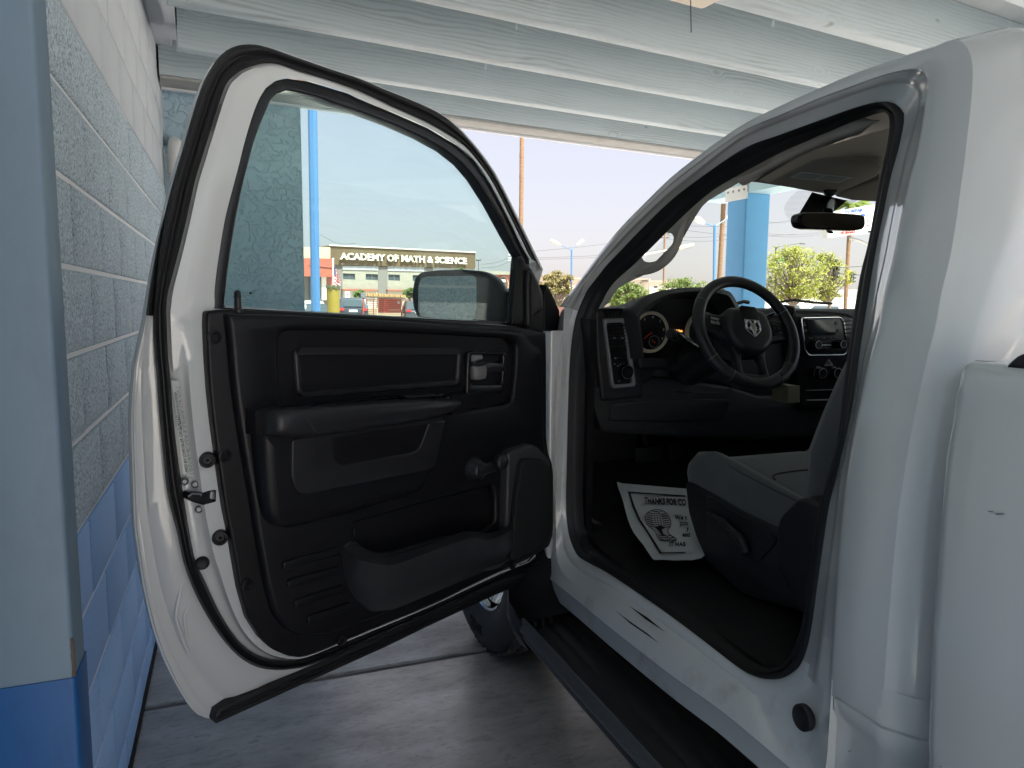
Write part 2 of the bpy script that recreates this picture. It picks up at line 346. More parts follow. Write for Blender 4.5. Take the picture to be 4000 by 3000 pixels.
# ================================================================== THE SETTING
XW = -.34                                   # face of the block wall
def structure(mb, name, m, **k): return mb.obj(name, m, None, kind='structure', **k)
g = MB(); g.add([(-1500, -1500, -.03), (1500, -1500, -.03), (1500, 1500, -.03), (-1500, 1500, -.03)], [(0, 1, 2, 3)])
structure(g, 'ground', mat('pale_parking_concrete', (.50, .465, .42), .9, var=.12, vscale=.25, bump=.3, bscale=40, bdist=.003), smooth=False, orient=False)
FZ = lambda p, t: Vector((p[0], p[1], t))
for (x0, y0, x1, y1) in ((-.335, 2.771, 4.9, 6.2), (-.335, -4.5, 4.9, 2.742)):
    structure(MB().plate(rrect(x0, y0, x1, y1, .004, 1), FZ, -.12, 0, .008), 'concrete_slab', CONC)
structure(MB().bb(-.335, 4.9, 2.7425, 2.7705, -.1, -.009), 'slab_joint', JOINT, smooth=False)
# ---- block wall
wall = thing('block_wall', 'painted block wall on the left with rough pale blocks over smooth blue ones', 'wall', (XW, 2.6, 0))
MB().bb(XW-.2, XW-.006, -.2, 5.0, .9, 2.95).obj('mortar', MORT, wall, smooth=False)
MB().bb(XW-.2, XW-.004, -.2, 5.0, -.02, .9).obj('mortar', MORTB, wall, smooth=False)
_bc = {}
def block(kind, L, h, var):
    key = (kind, round(L, 3), round(h, 3), var)
    if key in _bc: return _bc[key]
    rnd = random.Random(hash(str(key)) % 9999); rnd.seed(len(_bc)*3+1)
    m = MB(); ny, nz = (6, 3) if kind == 'split' else (1, 1); e = .004
    G = []
    for j in range(nz+1):
        row = []
        for i in range(ny+1):
            edge = i in (0, ny) or j in (0, nz)
            x = (0 if edge else rnd.uniform(.002, .013)) if kind == 'split' else .0
            row.append(Vector((x, e+(L-2*e)*i/ny, e+(h-2*e)*j/nz)))
        G.append(row)
    m.loft(G)
    b = [Vector((-.03, 0, 0)), Vector((-.03, L, 0)), Vector((-.03, L, h)), Vector((-.03, 0, h))]
    o1 = [Vector((-.004, 0, 0)), Vector((-.004, L, 0)), Vector((-.004, L, h)), Vector((-.004, 0, h))]
    f = [G[0][0], G[0][-1], G[-1][-1], G[-1][0]]
    m.loft([b, o1], True)
    m.add(o1+G[0], [(0, 1)+tuple(range(4+ny, 3, -1))]); m.add(o1+G[-1], [(3, 2)+tuple(range(4+ny, 3, -1))])
    m.add(o1+[r[0] for r in G], [(0, 3)+tuple(range(4+nz, 3, -1))]); m.add(o1+[r[-1] for r in G], [(1, 2)+tuple(range(4+nz, 3, -1))])
    me = bpy.data.meshes.new('block'); me.from_pydata(m.v, [], m.f)
    bm = bmesh.new(); bm.from_mesh(me); bmesh.ops.remove_doubles(bm, verts=bm.verts, dist=1e-5); bmesh.ops.recalc_face_normals(bm, faces=bm.faces); bm.to_mesh(me); bm.free()
    me.polygons.foreach_set('use_smooth', [True]*len(me.polygons)); me.set_sharp_from_angle(angle=math.radians(50))
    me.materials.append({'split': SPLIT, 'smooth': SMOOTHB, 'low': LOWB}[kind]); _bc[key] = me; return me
zb = [0.0, .112]+[.112+.2015*k for k in range(1, 15)]
for c in range(len(zb)-1):
    z0, z1 = zb[c], zb[c+1]
    kind = 'low' if z1 < .95 else ('split' if z1 < 2.2 else 'smooth')
    y = .0-(c % 2)*.2; gp = {'split': .013, 'smooth': .005, 'low': .013}[kind]; gy = {'split': .002, 'smooth': .004, 'low': .003}[kind]
    while y < 4.98:
        a, b2 = max(y, -.1)+gy, min(y+.4, 5.0)
        if b2-a > .05:
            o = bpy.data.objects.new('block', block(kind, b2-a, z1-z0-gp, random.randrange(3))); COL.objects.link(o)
            o.parent = wall; o.location = (random.uniform(-.0015, .002), a-2.6, z0+gp/2)
        y += .4
MB().bb(XW-.01, XW+.010, -.2, 5.0, -.02, .006).obj('base_gap', mat('black_base_gap', (.015, .015, .016), .9), wall, smooth=False)
# side wall beyond the column, behind the photographer
MB().bb(XW-.2, XW-.002, -2.0, -.202, -.02, 2.95).obj('stucco_side_wall', STUC, None, smooth=False, label='pale blue stucco wall continuing behind the slate blue column', cat='wall')
# ---- column at the left edge
cz = onX(278, 2675, -.2).z
col = thing('painted_column', 'slate blue column with navy base at the left edge of the view', 'column', (-.27, 1.06, 0))
FC = lambda p, t: Vector((p[0], p[1], t))
MB().plate(rrect(-.3395, 1.02, -.2, 1.095, .006, 3), FC, cz, 2.9).obj('column_shaft', COLP, col)
MB().plate(rrect(-.3395, 1.018, -.198, 1.097, .006, 3), FC, 0, cz).obj('column_base', COLN, col)
ch = MB(); rnd = random.Random(4)
for k in range(16):
    v_ = 2545+8.2*k; e_ = onX(262+.115*(v_-2545), v_, -.2); ch.box(Vector((-.2005, 1.0215+rnd.uniform(0, .002), e_.z)), (.0012+rnd.random()*.0012, .0016, .0022+rnd.random()*.0016))
ch.obj('chipped_edge', mat('bare_rust_edge', (.12, .09, .07), .8), col, smooth=False, kind='stuff')
# ---- stucco wing wall
sw = thing('stucco_wall', 'pale blue stucco wing wall facing the camera behind the open door', 'wall', (0, 5.1, 0))
MB().bb(-.55, .46, 5.0, 5.28, 0, 2.955).obj('stucco_face', STUC, sw, smooth=False)
MB().bb(-.336, .47, 4.985, 4.999, 0, .9).obj('blue_dado', LOWB, sw, smooth=False)
# ---- pvc pipe
pp = thing('drain_pipe', 'white plastic pipe turning into the stucco in the wall corner', 'pipe', (-.265, 4.9, 0))
c0 = onY(688, 700, 4.9); px_ = c0.x; zt = onY(690, 600, 4.9).z
P = [Vector((px_, 4.88, 0)), Vector((px_, 4.88, zt))]+[Vector((px_, 4.88+.07*(1-math.cos(a)), zt+.07*math.sin(a))) for a in (math.pi*k/14 for k in range(1, 8))]+[Vector((px_, 5.0, zt+.07))]
MB().tube(P, .037, 18).obj('pipe', PVC, pp)
MB().tube([Vector((px_, 4.88, zt-.12)), Vector((px_, 4.88, zt-.01))], .044, 18).obj('coupling', PVC, pp)
MB().tube([Vector((px_, 4.88, .9)), Vector((px_, 4.88, .95))], .044, 18).obj('coupling', PVC, pp)
# ---- carport roof
ZJ, ZD = 2.69, 2.965; SL = .13
roof = thing('carport_roof', 'white washed timber joists and boards of the carport ceiling', 'roof', (2, 1, ZJ))
ax = (Vector((1, SL, 0)).normalized(), Vector((-SL, 1, 0)).normalized(), Vector((0, 0, 1)))
def plank(name, xa, xb, y0, y1, z0, z1, m, b=.004):
    """timber lying along the joist direction; y0..y1 measured at X=0"""
    L = (xb-xa)*math.hypot(1, SL)/1; c = Vector(((xa+xb)/2, SL*(xa+xb)/2+(y0+y1)/2, (z0+z1)/2))
    F = lambda p, t: ax[0]*t+ax[1]*p[0]+Vector((0, 0, 1))*p[1]
    mb = MB().plate(rrect(-(y1-y0)/2, -(z1-z0)/2, (y1-y0)/2, (z1-z0)/2, b, 2), F, -L/2, L/2)
    o = mb.obj(name, m, None); base = o.location.copy()
    o.parent = roof; o.location = c+base-roof.location; WL[o.name] = c+base; return o
jy = [4.14, 3.52, 2.94, 2.34, 1.74, 1.14, .54, -.06, -.66, -1.26, -1.86]
for i, y in enumerate(jy):
    plank('joist', -.205, 5.0, y, y+.085+.008*math.sin(i*3), ZJ+.003*math.sin(i*2.3), ZD-.003, WOOD)
plank('fascia_beam', -.335, 5.3, 4.71, 4.83, ZJ+.012, ZD-.003, WOOD)
plank('soffit_strip', -.335, 5.3, 4.712, 4.90, ZJ-.008, ZJ+.010, mat('weathered_grey_board', (.36, .36, .35), .8, var=.15, vscale=8))
plank('fascia_board', -.335, 5.3, 4.90, 4.94, ZJ-.02, ZD+.1, WHITEW)
for i in range(7):
    y0 = 4.90-i*1.0
    for (xa, xb) in ((-.6, 1.46), (1.463, 2.68), (2.683, 3.9), (3.903, 5.3)):
        plank('deck_board', xa, xb, y0-.997, y0, ZD, ZD+.02, DECK, .002)
MB().bb(-.339, -.256, -2.0, 4.70, 2.862, ZD-.004).obj('ledger', WHITEW, roof, smooth=False)
MB().bb(-.2555, -.207, -2.0, 4.36, 2.80, ZD-.004).obj('ledger_trim', WHITEW, roof, smooth=False)
MB().bb(4.20, 4.46, -2.2, 5.95, 2.41, ZJ-.022).obj('side_beam', mat('pale_blue_beam_paint', (.42, .60, .68), .6, var=.08, bump=.3, bscale=8, bdist=.004, stretch=(1, .2, 1)), roof, smooth=False)
pt = thing('carport_post', 'bright blue square post under the beam, seen through the windshield', 'post', (4.33, 5.45, 0))
MB().plate(rrect(4.20, 5.3, 4.46, 5.56, .015, 3), FC, 0, 2.408).obj('post_shaft', POSTB, pt)
bk = MB().plate(rpoly([(5.28, 2.36), (5.58, 2.36), (5.58, 2.48), (5.28, 2.48)], .01), lambda p, t: Vector((4.198-t, p[0], p[1])), 0, .008, .002)
bko = bk.obj('bracket', PVC, pt)
for yy in (5.32, 5.39, 5.47, 5.54): MB().cyl((4.189, yy, 2.44), (-1, 0, 0), .010, .006, 8).obj('bolt', STEEL, bko)
for (y, lab) in ((-2.3, 'bright blue square carport post standing behind the truck'),):
    p2 = thing('carport_post', lab, 'post', (4.33, y, 0)); MB().plate(rrect(4.20, y-.13, 4.46, y+.13, .015, 3), FC, 0, 2.408).obj('post_shaft', POSTB, p2)
# light fixture with its pull cord
fx = thing('ceiling_fixture', 'cream batten fixture with a thin pull cord at the top of the ceiling', 'light fixture', tuple(onZ(2640, 0, 2.60)))
a = onZ(2640, 18, 2.66); bz = onZ(2748, 22, 2.66)
MB().plate(rrect(-.22, -.36, .070, .02, .012), frame((bz.x-.06, bz.y-.01, 2.70), ax[0], ax[1]), -.045, .0, .006).obj('fixture_body', mat('cream_enamel', (.78, .68, .55), .5), fx)
q0 = onZ(2703, -120, 2.66); q1 = onY(2700, 127, q0.y)
MB().tube([Vector((q0.x, q0.y, 2.70)), Vector((q0.x-.001, q0.y, (2.66+q1.z)/2)), Vector((q1.x, q0.y, q1.z))], .0018, 5).obj('pull_cord', INK, fx)
# ================================================================== THE TRUCK
truck = thing('pickup_truck', 'white regular cab pickup truck parked with its driver door wide open', 'truck', (1.98, 1.6, 0))
def tum(z): return .26*max(0, z-1.22)
def S(u, v, off=0.0):
    """pixel -> point on the truck's flank (leaning in above the belt line), 'off' metres inboard"""
    x = .95+off
    for _ in range(12):
        p = onX(u, v, x); x = .95+off+tum(p.z)
    return onX(u, v, x)
IN = .066                                                   # depth of the door opening's step
stn = [  # R1 (jamb / seal), R2, R3 (crease), R4 (outer), R5, R6
 ((2262, 1212), (2238, 1206), (2205, 1200), (2187, 1197)),
 ((2316, 1103), (2298, 1097), (2281, 1090), (2271, 1086)),
 ((2443, 962), (2428, 945), (2410, 929), (2399, 918)),
 ((2598, 806), (2583, 792), (2560, 775), (2549, 762)),
 ((2706, 719), (2693, 702), (2672, 676), (2657, 663)),
 ((2900, 585), (2896, 545), (2890, 521), (2880, 500)),
 ((3049, 527), (3049, 474), (3049, 450), (3045, 415)),
 ((3198, 473), (3198, 416), (3198, 386), (3198, 346)),
 ((3323, 428), (3330, 368), (3330, 338), (3330, 290)),
 ((3430, 398), (3455, 328), (3462, 292), (3480, 236)),
 ((3492, 403), (3545, 320), (3572, 272), (3640, 187)),
 ((3524, 432), (3592, 352), (3618, 300), (3740, 154)),
 ((3532, 465), (3590, 420), (3621, 345), (3800, 260)),
 ((3512, 572), (3548, 572), (3584, 572), (3772, 590)),
 ((3480, 690), (3518, 700), (3550, 700), (3757, 700)),
 ((3447, 850), (3486, 850), (3516, 850), (3737, 850)),
 ((3420, 980), (3458, 1000), (3487, 1000), (3712, 1000)),
 ((3393, 1150), (3425, 1150), (3451, 1150), (3676, 1150)),
 ((3374, 1270), (3404, 1270), (3430, 1280), (3655, 1270)),
 ((3355, 1400), (3373, 1400), (3395, 1400), (3621, 1400)),
 ((3333, 1560), (3345, 1560), (3360, 1560), (3585, 1560)),
 ((3305, 1700), (3316, 1700), (3334, 1700), (3557, 1700)),
 ((3262, 1880), (3280, 1870), (3304, 1870), (3530, 1870)),
 ((3234, 2000), (3262, 2020), (3287, 2020), (3508, 2020)),
 ((3198, 2249), (3232, 2249), (3268, 2249), (3486, 2249)),
 ((3165, 2480), (3205, 2470), (3255, 2470), (3468, 2470)),
 ((3140, 2570), (3185, 2610), (3246, 2620), (3456, 2640)),
 ((3125, 2598), (3175, 2665), (3240, 2716), (3446, 2760)),
]
def ring(k, off): return [S(*s[k], off) for s in stn]
def blend(k0, k1, f, off): return [S(s[k0][0]*(1-f)+s[k1][0]*f, s[k0][1]*(1-f)+s[k1][1]*f, off) for s in stn]
n = 130
def RS(r): return crs(r, n)
top = 11                                                     # stations up to here border the sky
def outer(k):
    """surfaces past the flank: roof skin along the top, rounded cab corner down the back"""
    out = []
    for i, s in enumerate(stn):
        p = S(*s[3], 0)
        a = min(1, max(0, (i-9)/3.0))                      # 0 roof .. 1 corner
        fy_ = min(1, max(0, (1.42-p.y)/.25)); roofp = p+Vector(((.012*k)*(1-fy_)+(.03*k+.05*k*k)*fy_, -.002*k, .003*k*(1-fy_)+(.030, .048, .056)[k-1]*fy_))
        ww = .050*(1+1.5*max(0, p.z-1.38)); corn = p.copy()
        for kk, (th, ln) in enumerate(((34, ww), (62, .030), (86, .06))[:k]): corn += Vector((ln*math.sin(math.radians(th)), -ln*math.cos(math.radians(th)), 0))
        out.append(roofp*(1-a)+corn*a)
    return out
rings = [RS(ring(0, IN)), RS(blend(0, 1, .12, IN-.004)), RS(blend(0, 1, .85, .046)), RS(ring(1, .040)), RS(blend(1, 2, .35, .024)), RS(blend(1, 2, .85, .018)), RS(ring(2, .006)), RS(blend(2, 3, .06, .0)), RS(blend(2, 3, .5, -.004)), RS(ring(3, 0))]
o1, o2, o3 = RS(outer(1)), RS(outer(2)), RS(outer(3))
def fext(p, i):
    f = min(1, max(0, (1.30-p.y)/.12)); f = f*f*(3-2*f)
    return Vector((p.x+.02+.44*f, p.y-.002, p.z+(.012*f if i < n*.4 else 0)))
far = [fext(p, i) for i, p in enumerate(o3)]
MB().loft(rings).obj('cab_side', PAINT, truck, ang=60)
MB().loft([rings[-1], o1, o2, o3, far]).obj('cab_corner', PAINT, truck, ang=80)
for (u, v, w_, h_) in ((3392, 905, 5, 9), (3905, 2008, 30, 3), (3870, 1998, 16, 2), (3315, 2935, 4, 3), (3700, 730, 3, 3)):
    xx_ = .008 if u > 3800 else 0; a_ = S(u, v, -.001) if u < 3800 else onX(u, v, .9115)
    MB().plate(rpoly([(-w_/5700, -h_/5700), (w_/5700, -h_/5700), (w_/5700, h_/5700), (-w_/5700, h_/5700)], .0006, 3), lambda p, t, a_=a_: a_+Vector((-t, p[0]-p[1]*.2, p[1]-.3*p[0])), -.004, .0006, 0).obj('paint_chip', mat('rusty_chip', (.16, .13, .10), .7), truck, smooth=False)
# lower flank of the cab below the crease, recessed a little
zc = onX(3434, 2839, .95).z
low = []
for (yy, xo) in [(onX(3240, 2716, .955).y+.0, .006), (onX(3260, 2730, .95).y, 0), (S(3450, 2800).y+.02, 0), (S(3450, 2800).y, 0)]:
    low.append((.95+xo, yy))
yc = low[-1][1]
low += [(.95+.050*math.sin(math.radians(34))*f, yc-.050*math.cos(math.radians(34))*f) for f in (.1, .5, 1)]
low += [(low[-1][0]+.0265, low[-1][1]-.014)]; low += [(low[-1][0]+.06, low[-1][1]-.004), (1.6, low[-1][1]-.006)]
def lowring(z, off): return [Vector((x+off, y+off*.3, z)) for (x, y) in low]
ztop = S(3446, 2760).z
MB().loft([crs(lowring(z, o), 50) for z, o in ((ztop+.03, .0), (zc+.012, .0), (zc+.003, .002), (zc, .010), (zc-.003, .004), (zc-.03, .006), (zc-.045, .016), (.42, .022))]).obj('cab_corner_lower', PAINT, truck, ang=50)
# sill and front pillar of the door opening
sill = [  # R1, R2, R3, R4 with inboard offsets
 ((3140, 2570), (3185, 2610), (3236, 2640), (3250, 2650)),
 ((3117, 2609), (3150, 2680), (3215, 2790), (3238, 2850)),
 ((3063, 2646), (3090, 2725), (3180, 2880), (3226, 2990)),
 ((3002, 2653), (3020, 2740), (3120, 2925), (3190, 3080)),
 ((2941, 2636), (2950, 2700), (3040, 2900), (3080, 2995)),
 ((2873, 2592), (2890, 2660), (2950, 2800), (2985, 2915)),
 ((2717, 2473), (2745, 2545), (2785, 2670), (2819, 2778)),
 ((2548, 2351), (2575, 2420), (2595, 2510), (2615, 2632)),
 ((2378, 2239), (2390, 2290), (2395, 2350), (2392, 2459)),
 ((2309, 2202), (2312, 2250), (2290, 2310), (2262, 2352)),
 ((2261, 2172), (2250, 2212), (2205, 2250), (2140, 2254)),
 ((2237, 2123), (2212, 2160), (2175, 2180), (2118, 2222)),
 ((2222, 2063), (2196, 2090), (2172, 2080), (2122, 2150)),
 ((2216, 1973), (2192, 1985), (2170, 1985), (2120, 1985)),
 ((2219, 1792), (2196, 1792), (2178, 1800), (2110, 1800)),
 ((2225, 1551), (2204, 1551), (2189, 1551), (2112, 1551)),
 ((2231, 1401), (2210, 1401), (2196, 1401), (2120, 1401)),
 ((2243, 1290), (2222, 1285), (2200, 1290), (2150, 1290)),
 ((2262, 1212), (2238, 1206), (2205, 1200), (2160, 1197)),
]
def sr(k, offs): return crs([S(*s[k], offs(i)) for i, s in enumerate(sill)], 130)
def fo(i, a, b, c0=9.5, c1=12.5): f = min(1, max(0, (i-c0)/(c1-c0))); return a*(1-f)+b*f
rs = [sr(0, lambda i: IN), sr(1, lambda i: fo(i, .050, .046)), sr(2, lambda i: fo(i, .022, .028)), sr(3, lambda i: fo(i, .0, .085))]
def mixr(a, b, f): return [p.lerp(q, f) for p, q in zip(a, b)]
rs = [rs[0], mixr(rs[0], rs[1], .2)+[], rs[1], mixr(rs[1], rs[2], .15), mixr(rs[1], rs[2], .9), rs[2], mixr(rs[2], rs[3], .92), rs[3]]
for p in rs[1]: p.x -= .006
for k, p in enumerate(rs[3]): p.x += .005
body = MB().loft(rs)
lower = []
for i, s in enumerate(sill[:13]):
    p = S(*s[3], 0); lower.append(p)
l0 = rs[-1][:82]
body.loft([l0, [p+Vector((.004, 0, -.008)) for p in l0], [p+Vector((.006, 0, -.058)) for p in l0], [p+Vector((.03, 0, -.07)) for p in l0], [p+Vector((.12, 0, -.075)) for p in l0]])
body.obj('door_sill', JAMB, truck, ang=45)
# scuffs on the sill
sc = MB()
for (a, b, wd) in (((2374, 2358), (2582, 2518), .010), ((2463, 2370), (2606, 2474), .007)):
    A = S(*a, .022); B = S(*b, .022); d = (B-A).normalized()
    m = (A+B)/2; nn = Vector((-.8, 0, .6)); sdv = d.cross(nn).normalized()
    q = [A, m+sdv*wd*.5, B, m-sdv*wd*.5]; sc.add([p+nn*.006 for p in q], [(0, 1, 2, 3)])
sc.obj('sill_scuff', INK, truck, smooth=False)
# black plug in the rear lower corner
pc = S(3137, 2802, .012)
pl = MB().cyl(pc+Vector((-.004, 0, 0)), (-1, .0, .08), .021, .010, 28, prof=[(.024, -.01), (.024, .000), (.021, .002), (.017, -.001), (0, -.001)])
pl.obj('plug', RUBBER, truck)
# weatherstrip round the opening
R0 = [(2314, 1212), (2323, 1200), (2345, 1150), (2381, 1099), (2453, 1034), (2526, 962), (2634, 853), (2743, 755), (2851, 687), (2999, 606), (3149, 537), (3298, 474), (3397, 440), (3440, 434), (3468, 446), (3477, 475), (3465, 572), (3447, 647), (3412, 850), (3390, 970), (3364, 1063), (3341, 1190), (3313, 1380), (3290, 1548), (3277, 1700), (3225, 1900), (3195, 2020), (3165, 2220), (3135, 2420), (3105, 2520), (3060, 2595), (3005, 2612), (2940, 2595), (2870, 2545), (2717, 2425), (2548, 2303), (2378, 2190), (2300, 2130), (2268, 2080), (2256, 1980), (2258, 1800), (2263, 1551), (2270, 1401), (2290, 1290)]
R1 = [s[0] for s in stn]+[s[0] for s in sill[1:-1]]
a_ = crs([S(*p, IN) for p in R1], 220, True)
def near(r1, pts):
    """pair ring points by nearest position along both loops"""
    return pts
i_ = crs([S(*p, IN+.03) for p in R0], 220, True)
def align(A, B):
    """B resampled so that every point is the closest one to A's, kept in order"""
    out = []
    for p in A: out.append(min(B, key=lambda q: (q-p).length))
    return out
i2 = align(a_, crs([S(*p, IN+.03) for p in R0], 900, True))
def lerpo(f, off): return [p.lerp(q, f)+Vector((off, 0, 0)) for p, q in zip(a_, i2)]
MB().loft([lerpo(0, .002), lerpo(.03, -.004), lerpo(.15, -.010), lerpo(.34, -.008), lerpo(.42, .0), lerpo(.55, .0), lerpo(.62, -.005), lerpo(.8, -.006), lerpo(.95, -.002), lerpo(1, .008), lerpo(1.0, .02)], True).obj('door_opening_seal', RUBBER, truck, ang=70)
# hinge pillar furniture
def onS(u, v, off): return S(u, v, off)
FX = lambda p, t: Vector((p[0], p[1], p[2]))
def rim(name, pts, off, r, m, parent=truck): return MB().tube(crs([S(u, v, off) for u, v in pts], 40, True), r, 6, True).obj(name, m, parent)
pk = [(2128, 1448), (2160, 1446), (2171, 1455), (2172, 1505), (2165, 1517), (2128, 1517)]
pkt = rim('latch_pocket', pk, .050, .004, PAINT)
MB().plate(rpoly([(0, 0), (.05, 0), (.05, .056), (0, .056)], .008), lambda p, t: S(2140, 1512, .056)+Vector((.0+t, -p[0]*.6, p[1])), .004, .0).obj('pocket_back', STEEL, pkt)
MB().cyl(S(2148, 1481, .058), (-.3, -1, 0), .011, .02, 14).obj('pocket_bolt', SATIN, pkt)
MB().plate(rrect(-.028, -.030, .028, .030, .006), lambda p, t: S(2150, 1612, .050)+Vector((-t, p[0]*.8, p[1])), -.005, .010, .004).obj('pillar_grommet', RUBBER, truck)
MB().cyl(S(2147, 1690, .052), (-1, -.5, 0), .020, .012, 20).obj('pillar_plug', RUBBER, truck)
# ---- roof skin, bonnet, fender, windshield surround
RX = 1.98
def roofgrid():
    G = []
    for j in range(9):
        y = 2.0-1.35*j/8+.0; row = []
        for i in range(13):
            x = 1.55+.86*i/12; row.append(Vector((x, y, 0)))
        G.append(row)
    return G
rf = MB(); sec = []
for (y, z, xh) in ((None, 1.835, .70), (1.44, 1.885, .70), (1.3, 1.915, .69), (1.0, 1.935, .68), (.82, 1.935, .68), (.74, 1.90, .68), (.71, 1.82, .70)):
    sec.append([Vector((RX-xh+2*xh*k/12, (1.53+.33*(1-((k-6)/6)**2)) if y is None else y-.06*((k-6)/6)**2+(.16*(1-((k-6)/6)**2) if y == 1.44 else 0), z-.02*((k-6)/6)**2+(.05*(1-((k-6)/6)**2) if y is None else 0))) for k in range(13)])
rf.loft(sec).obj('roof_skin', PAINT, truck)
rr = [S(*s[3], 0) for s in stn[:11]]; rr = [p+Vector((.24, 0, .055 if i > 4 else .02)) for i, p in enumerate(rr)]
MB().loft([[Vector((2*RX-p.x, p.y, p.z)) for p in r_] for r_ in (rings+[o1, o2, o3, far])]).obj('cab_side', PAINT, truck, ang=60)
fe = [(2.19, 1.30), (2.25, 1.33), (2.9, 1.31), (3.3, 1.25), (3.42, 1.05), (3.44, .72), (3.40, .60)]
for sx in (1, -1):
    X = lambda x: x if sx == 1 else 2*RX-x
    ang_ = [math.radians(a) for a in range(0, 181, 12)]
    arch = [(2.98+.50*math.cos(a), .42+.50*math.sin(a)) for a in ang_]
    outl = [(2.17, .55), (2.17, 1.36), (2.9, 1.34), (3.35, 1.28), (3.62, 1.1), (3.68, .6), (3.48, .5)]+arch[1:-1]+[(2.46, .42)]
    MB().plate(outl, lambda p, t: Vector((X(.965-t+.0), p[0], p[1])), -.05, 0, .012).obj('fender', PAINT, truck)
hd = MB(); hs = []
for (y, z) in ((2.30, 1.375), (2.6, 1.385), (3.0, 1.37), (3.35, 1.33), (3.6, 1.25), (3.70, 1.1), (3.72, .95)):
    hs.append([Vector((1.05+1.86*k/12, y, z-.035*abs((k-6)/6)**3+(.02 if 3 < k < 9 else 0))) for k in range(13)])
hd.loft(hs).obj('bonnet', PAINT, truck)
MB().plate(rrect(-.93, .45, .93, .95, .05), frame((RX, 3.74, 0), (1, 0, 0), (0, 0, 1)), .1, -.02, .01).obj('grille', PLASTG, truck)
MB().plate(rrect(-.95, .42, .95, .66, .05), frame((RX, 3.86, 0), (1, 0, 0), (0, 0, 1)), .14, -.02, .02).obj('front_bumper', CHROME, truck)
# windshield
def wsp(s_, h):
    x = 1.11+1.74*s_; c = 1-((x-RX)/.88)**2
    yb = 2.13+.42*c; zb_ = 1.405+.01*c; yt = 1.51+.33*c; zt_ = 1.800+.040*c
    return Vector((x+(.07*h*(1-2*s_)), yb+(yt-yb)*h, zb_+(zt_-zb_)*h+.012*math.sin(math.pi*h)))
MB().loft([[wsp(i/20, j/8) for i in range(21)] for j in range(9)]).obj('windshield', WGLASS, truck)
# dotted black band behind the mirror
fr = MB()
P0, Nn = Vector((1.9, 2.15, 1.42)), Vector((0, -.5, -.86))
def wsproj(u, v):
    best = None
    A = wsp(.35, .1); B = wsp(.35, .95); C_ = wsp(.6, .5); nn = (B-A).cross(C_-A).normalized()
    return onP(u, v, tuple(A+Vector((0, -.012, 0))), tuple(nn))
q = [(3172, 750), (3112, 850), (3125, 855), (3230, 850), (3310, 783), (3230, 765)]
fr.add([wsproj(*p) for p in q], [tuple(range(6))]); fr.obj('mirror_band', PLASTG, truck, smooth=False)
dts = MB(); rnd = random.Random(3)
def inq(u, v):
    # left fringe of dots
    t_ = (v-748)/(858-748); lft = 3112-math.sin(t_*math.pi)*20-(40*t_)*(1-t_)*1.6-10*t_-(0 if t_ < .3 else 28*(t_-.3)); rgt = 3172-58*t_
    return lft < u < rgt
for i in range(34):
    for j in range(24):
        u = 3060+i*3.6+(j % 2)*1.8; v = 748+j*4.7
        if inq(u, v): 
            c = wsproj(u, v); r_ = .0009+.0000*i; dts.add([c+Vector((r_*1.2*math.cos(a), 0, r_*math.sin(a))) for a in (0, 1.26, 2.51, 3.77, 5.03)], [(0, 1, 2, 3, 4)])
        u2 = 3235+i*3.6+(j % 2)*1.8; v2 = 783+j*2.6-(u2-3235)*.02
        if u2 < 3345 and v2 < 783+(3345-u2)*.42+4: 
            c = wsproj(u2, v2); dts.add([c+Vector((r_*1.2*math.cos(a) if 0 else .0012*math.cos(a), 0, .001*math.sin(a))) for a in (0, 1.26, 2.51, 3.77, 5.03)], [(0, 1, 2, 3, 4)])
dts.obj('band_dots', PLASTG, truck, smooth=False, kind='stuff')
# cowl and wipers
MB().bb(1.08, 2.88, 2.22, 2.62, 1.36, 1.395).obj('cowl', PLAST, truck)
MB().tube([onY(3030, 1183, 2.60), onY(3100, 1172, 2.6), onY(3180, 1182, 2.6), onY(3250, 1186, 2.6)], .006, 6).obj('wiper', RUBBER, truck)
MB().tube([onY(2870, 1188, 2.58), onY(2905, 1178, 2.58), onY(2925, 1182, 2.58)], .008, 6).obj('wiper', RUBBER, truck)
# ---- bed
BY = onX(3632, 2700, .93).y; bz = onX(3857, 1420, .93).z
xb = .925
BO = [(0, .44), (0, .80), (-.004, .82), (-.012, 1.0), (-.012, 1.24), (0.0, bz-.05), (.006, bz-.012), (.016, bz-.002), (.03, bz)]
def bedsec(y, dx): return [Vector((xb+x+dx, y, z)) for (x, z) in BO]
bsl = [bedsec(BY+.0, .10), bedsec(BY, .022), bedsec(BY-.003, .010), bedsec(BY-.010, .003), bedsec(BY-.022, 0)]+[bedsec(BY-.1-.35*k, 0) for k in range(6)]
bsl = [[p for p in r_] for r_ in bsl]
bedm = MB().loft(bsl)
bedm.bb(xb+.02, xb+.09, -1.2, BY-.012, .50, bz-.002)
bedm.obj('bed_side', PAINT, truck, ang=60)
MB().bb(xb+.09, 2*RX-xb-.09, BY-.06, BY-.012, .5, bz-.01).obj('bed_front', PAINT, truck)
MB().bb(2*RX-xb-.09, 2*RX-xb, -1.2, BY, .5, bz).obj('bed_side', PAINT, truck)
MB().bb(xb+.09, 2*RX-xb-.09, -1.2, BY-.06, .66, .70).obj('bed_floor', PAINT, truck)
c1 = onX(3929, 1415, xb+.02); 
MB().plate(rpoly([(c1.y, bz-.006), (c1.y-.02, bz+.016), (-1.2, bz+.020), (-1.2, bz-.006)], .01), lambda p, t: Vector((xb+.014+t, p[0], p[1])), .085, 0, .005).obj('bed_rail_cap', RUBBER, truck)
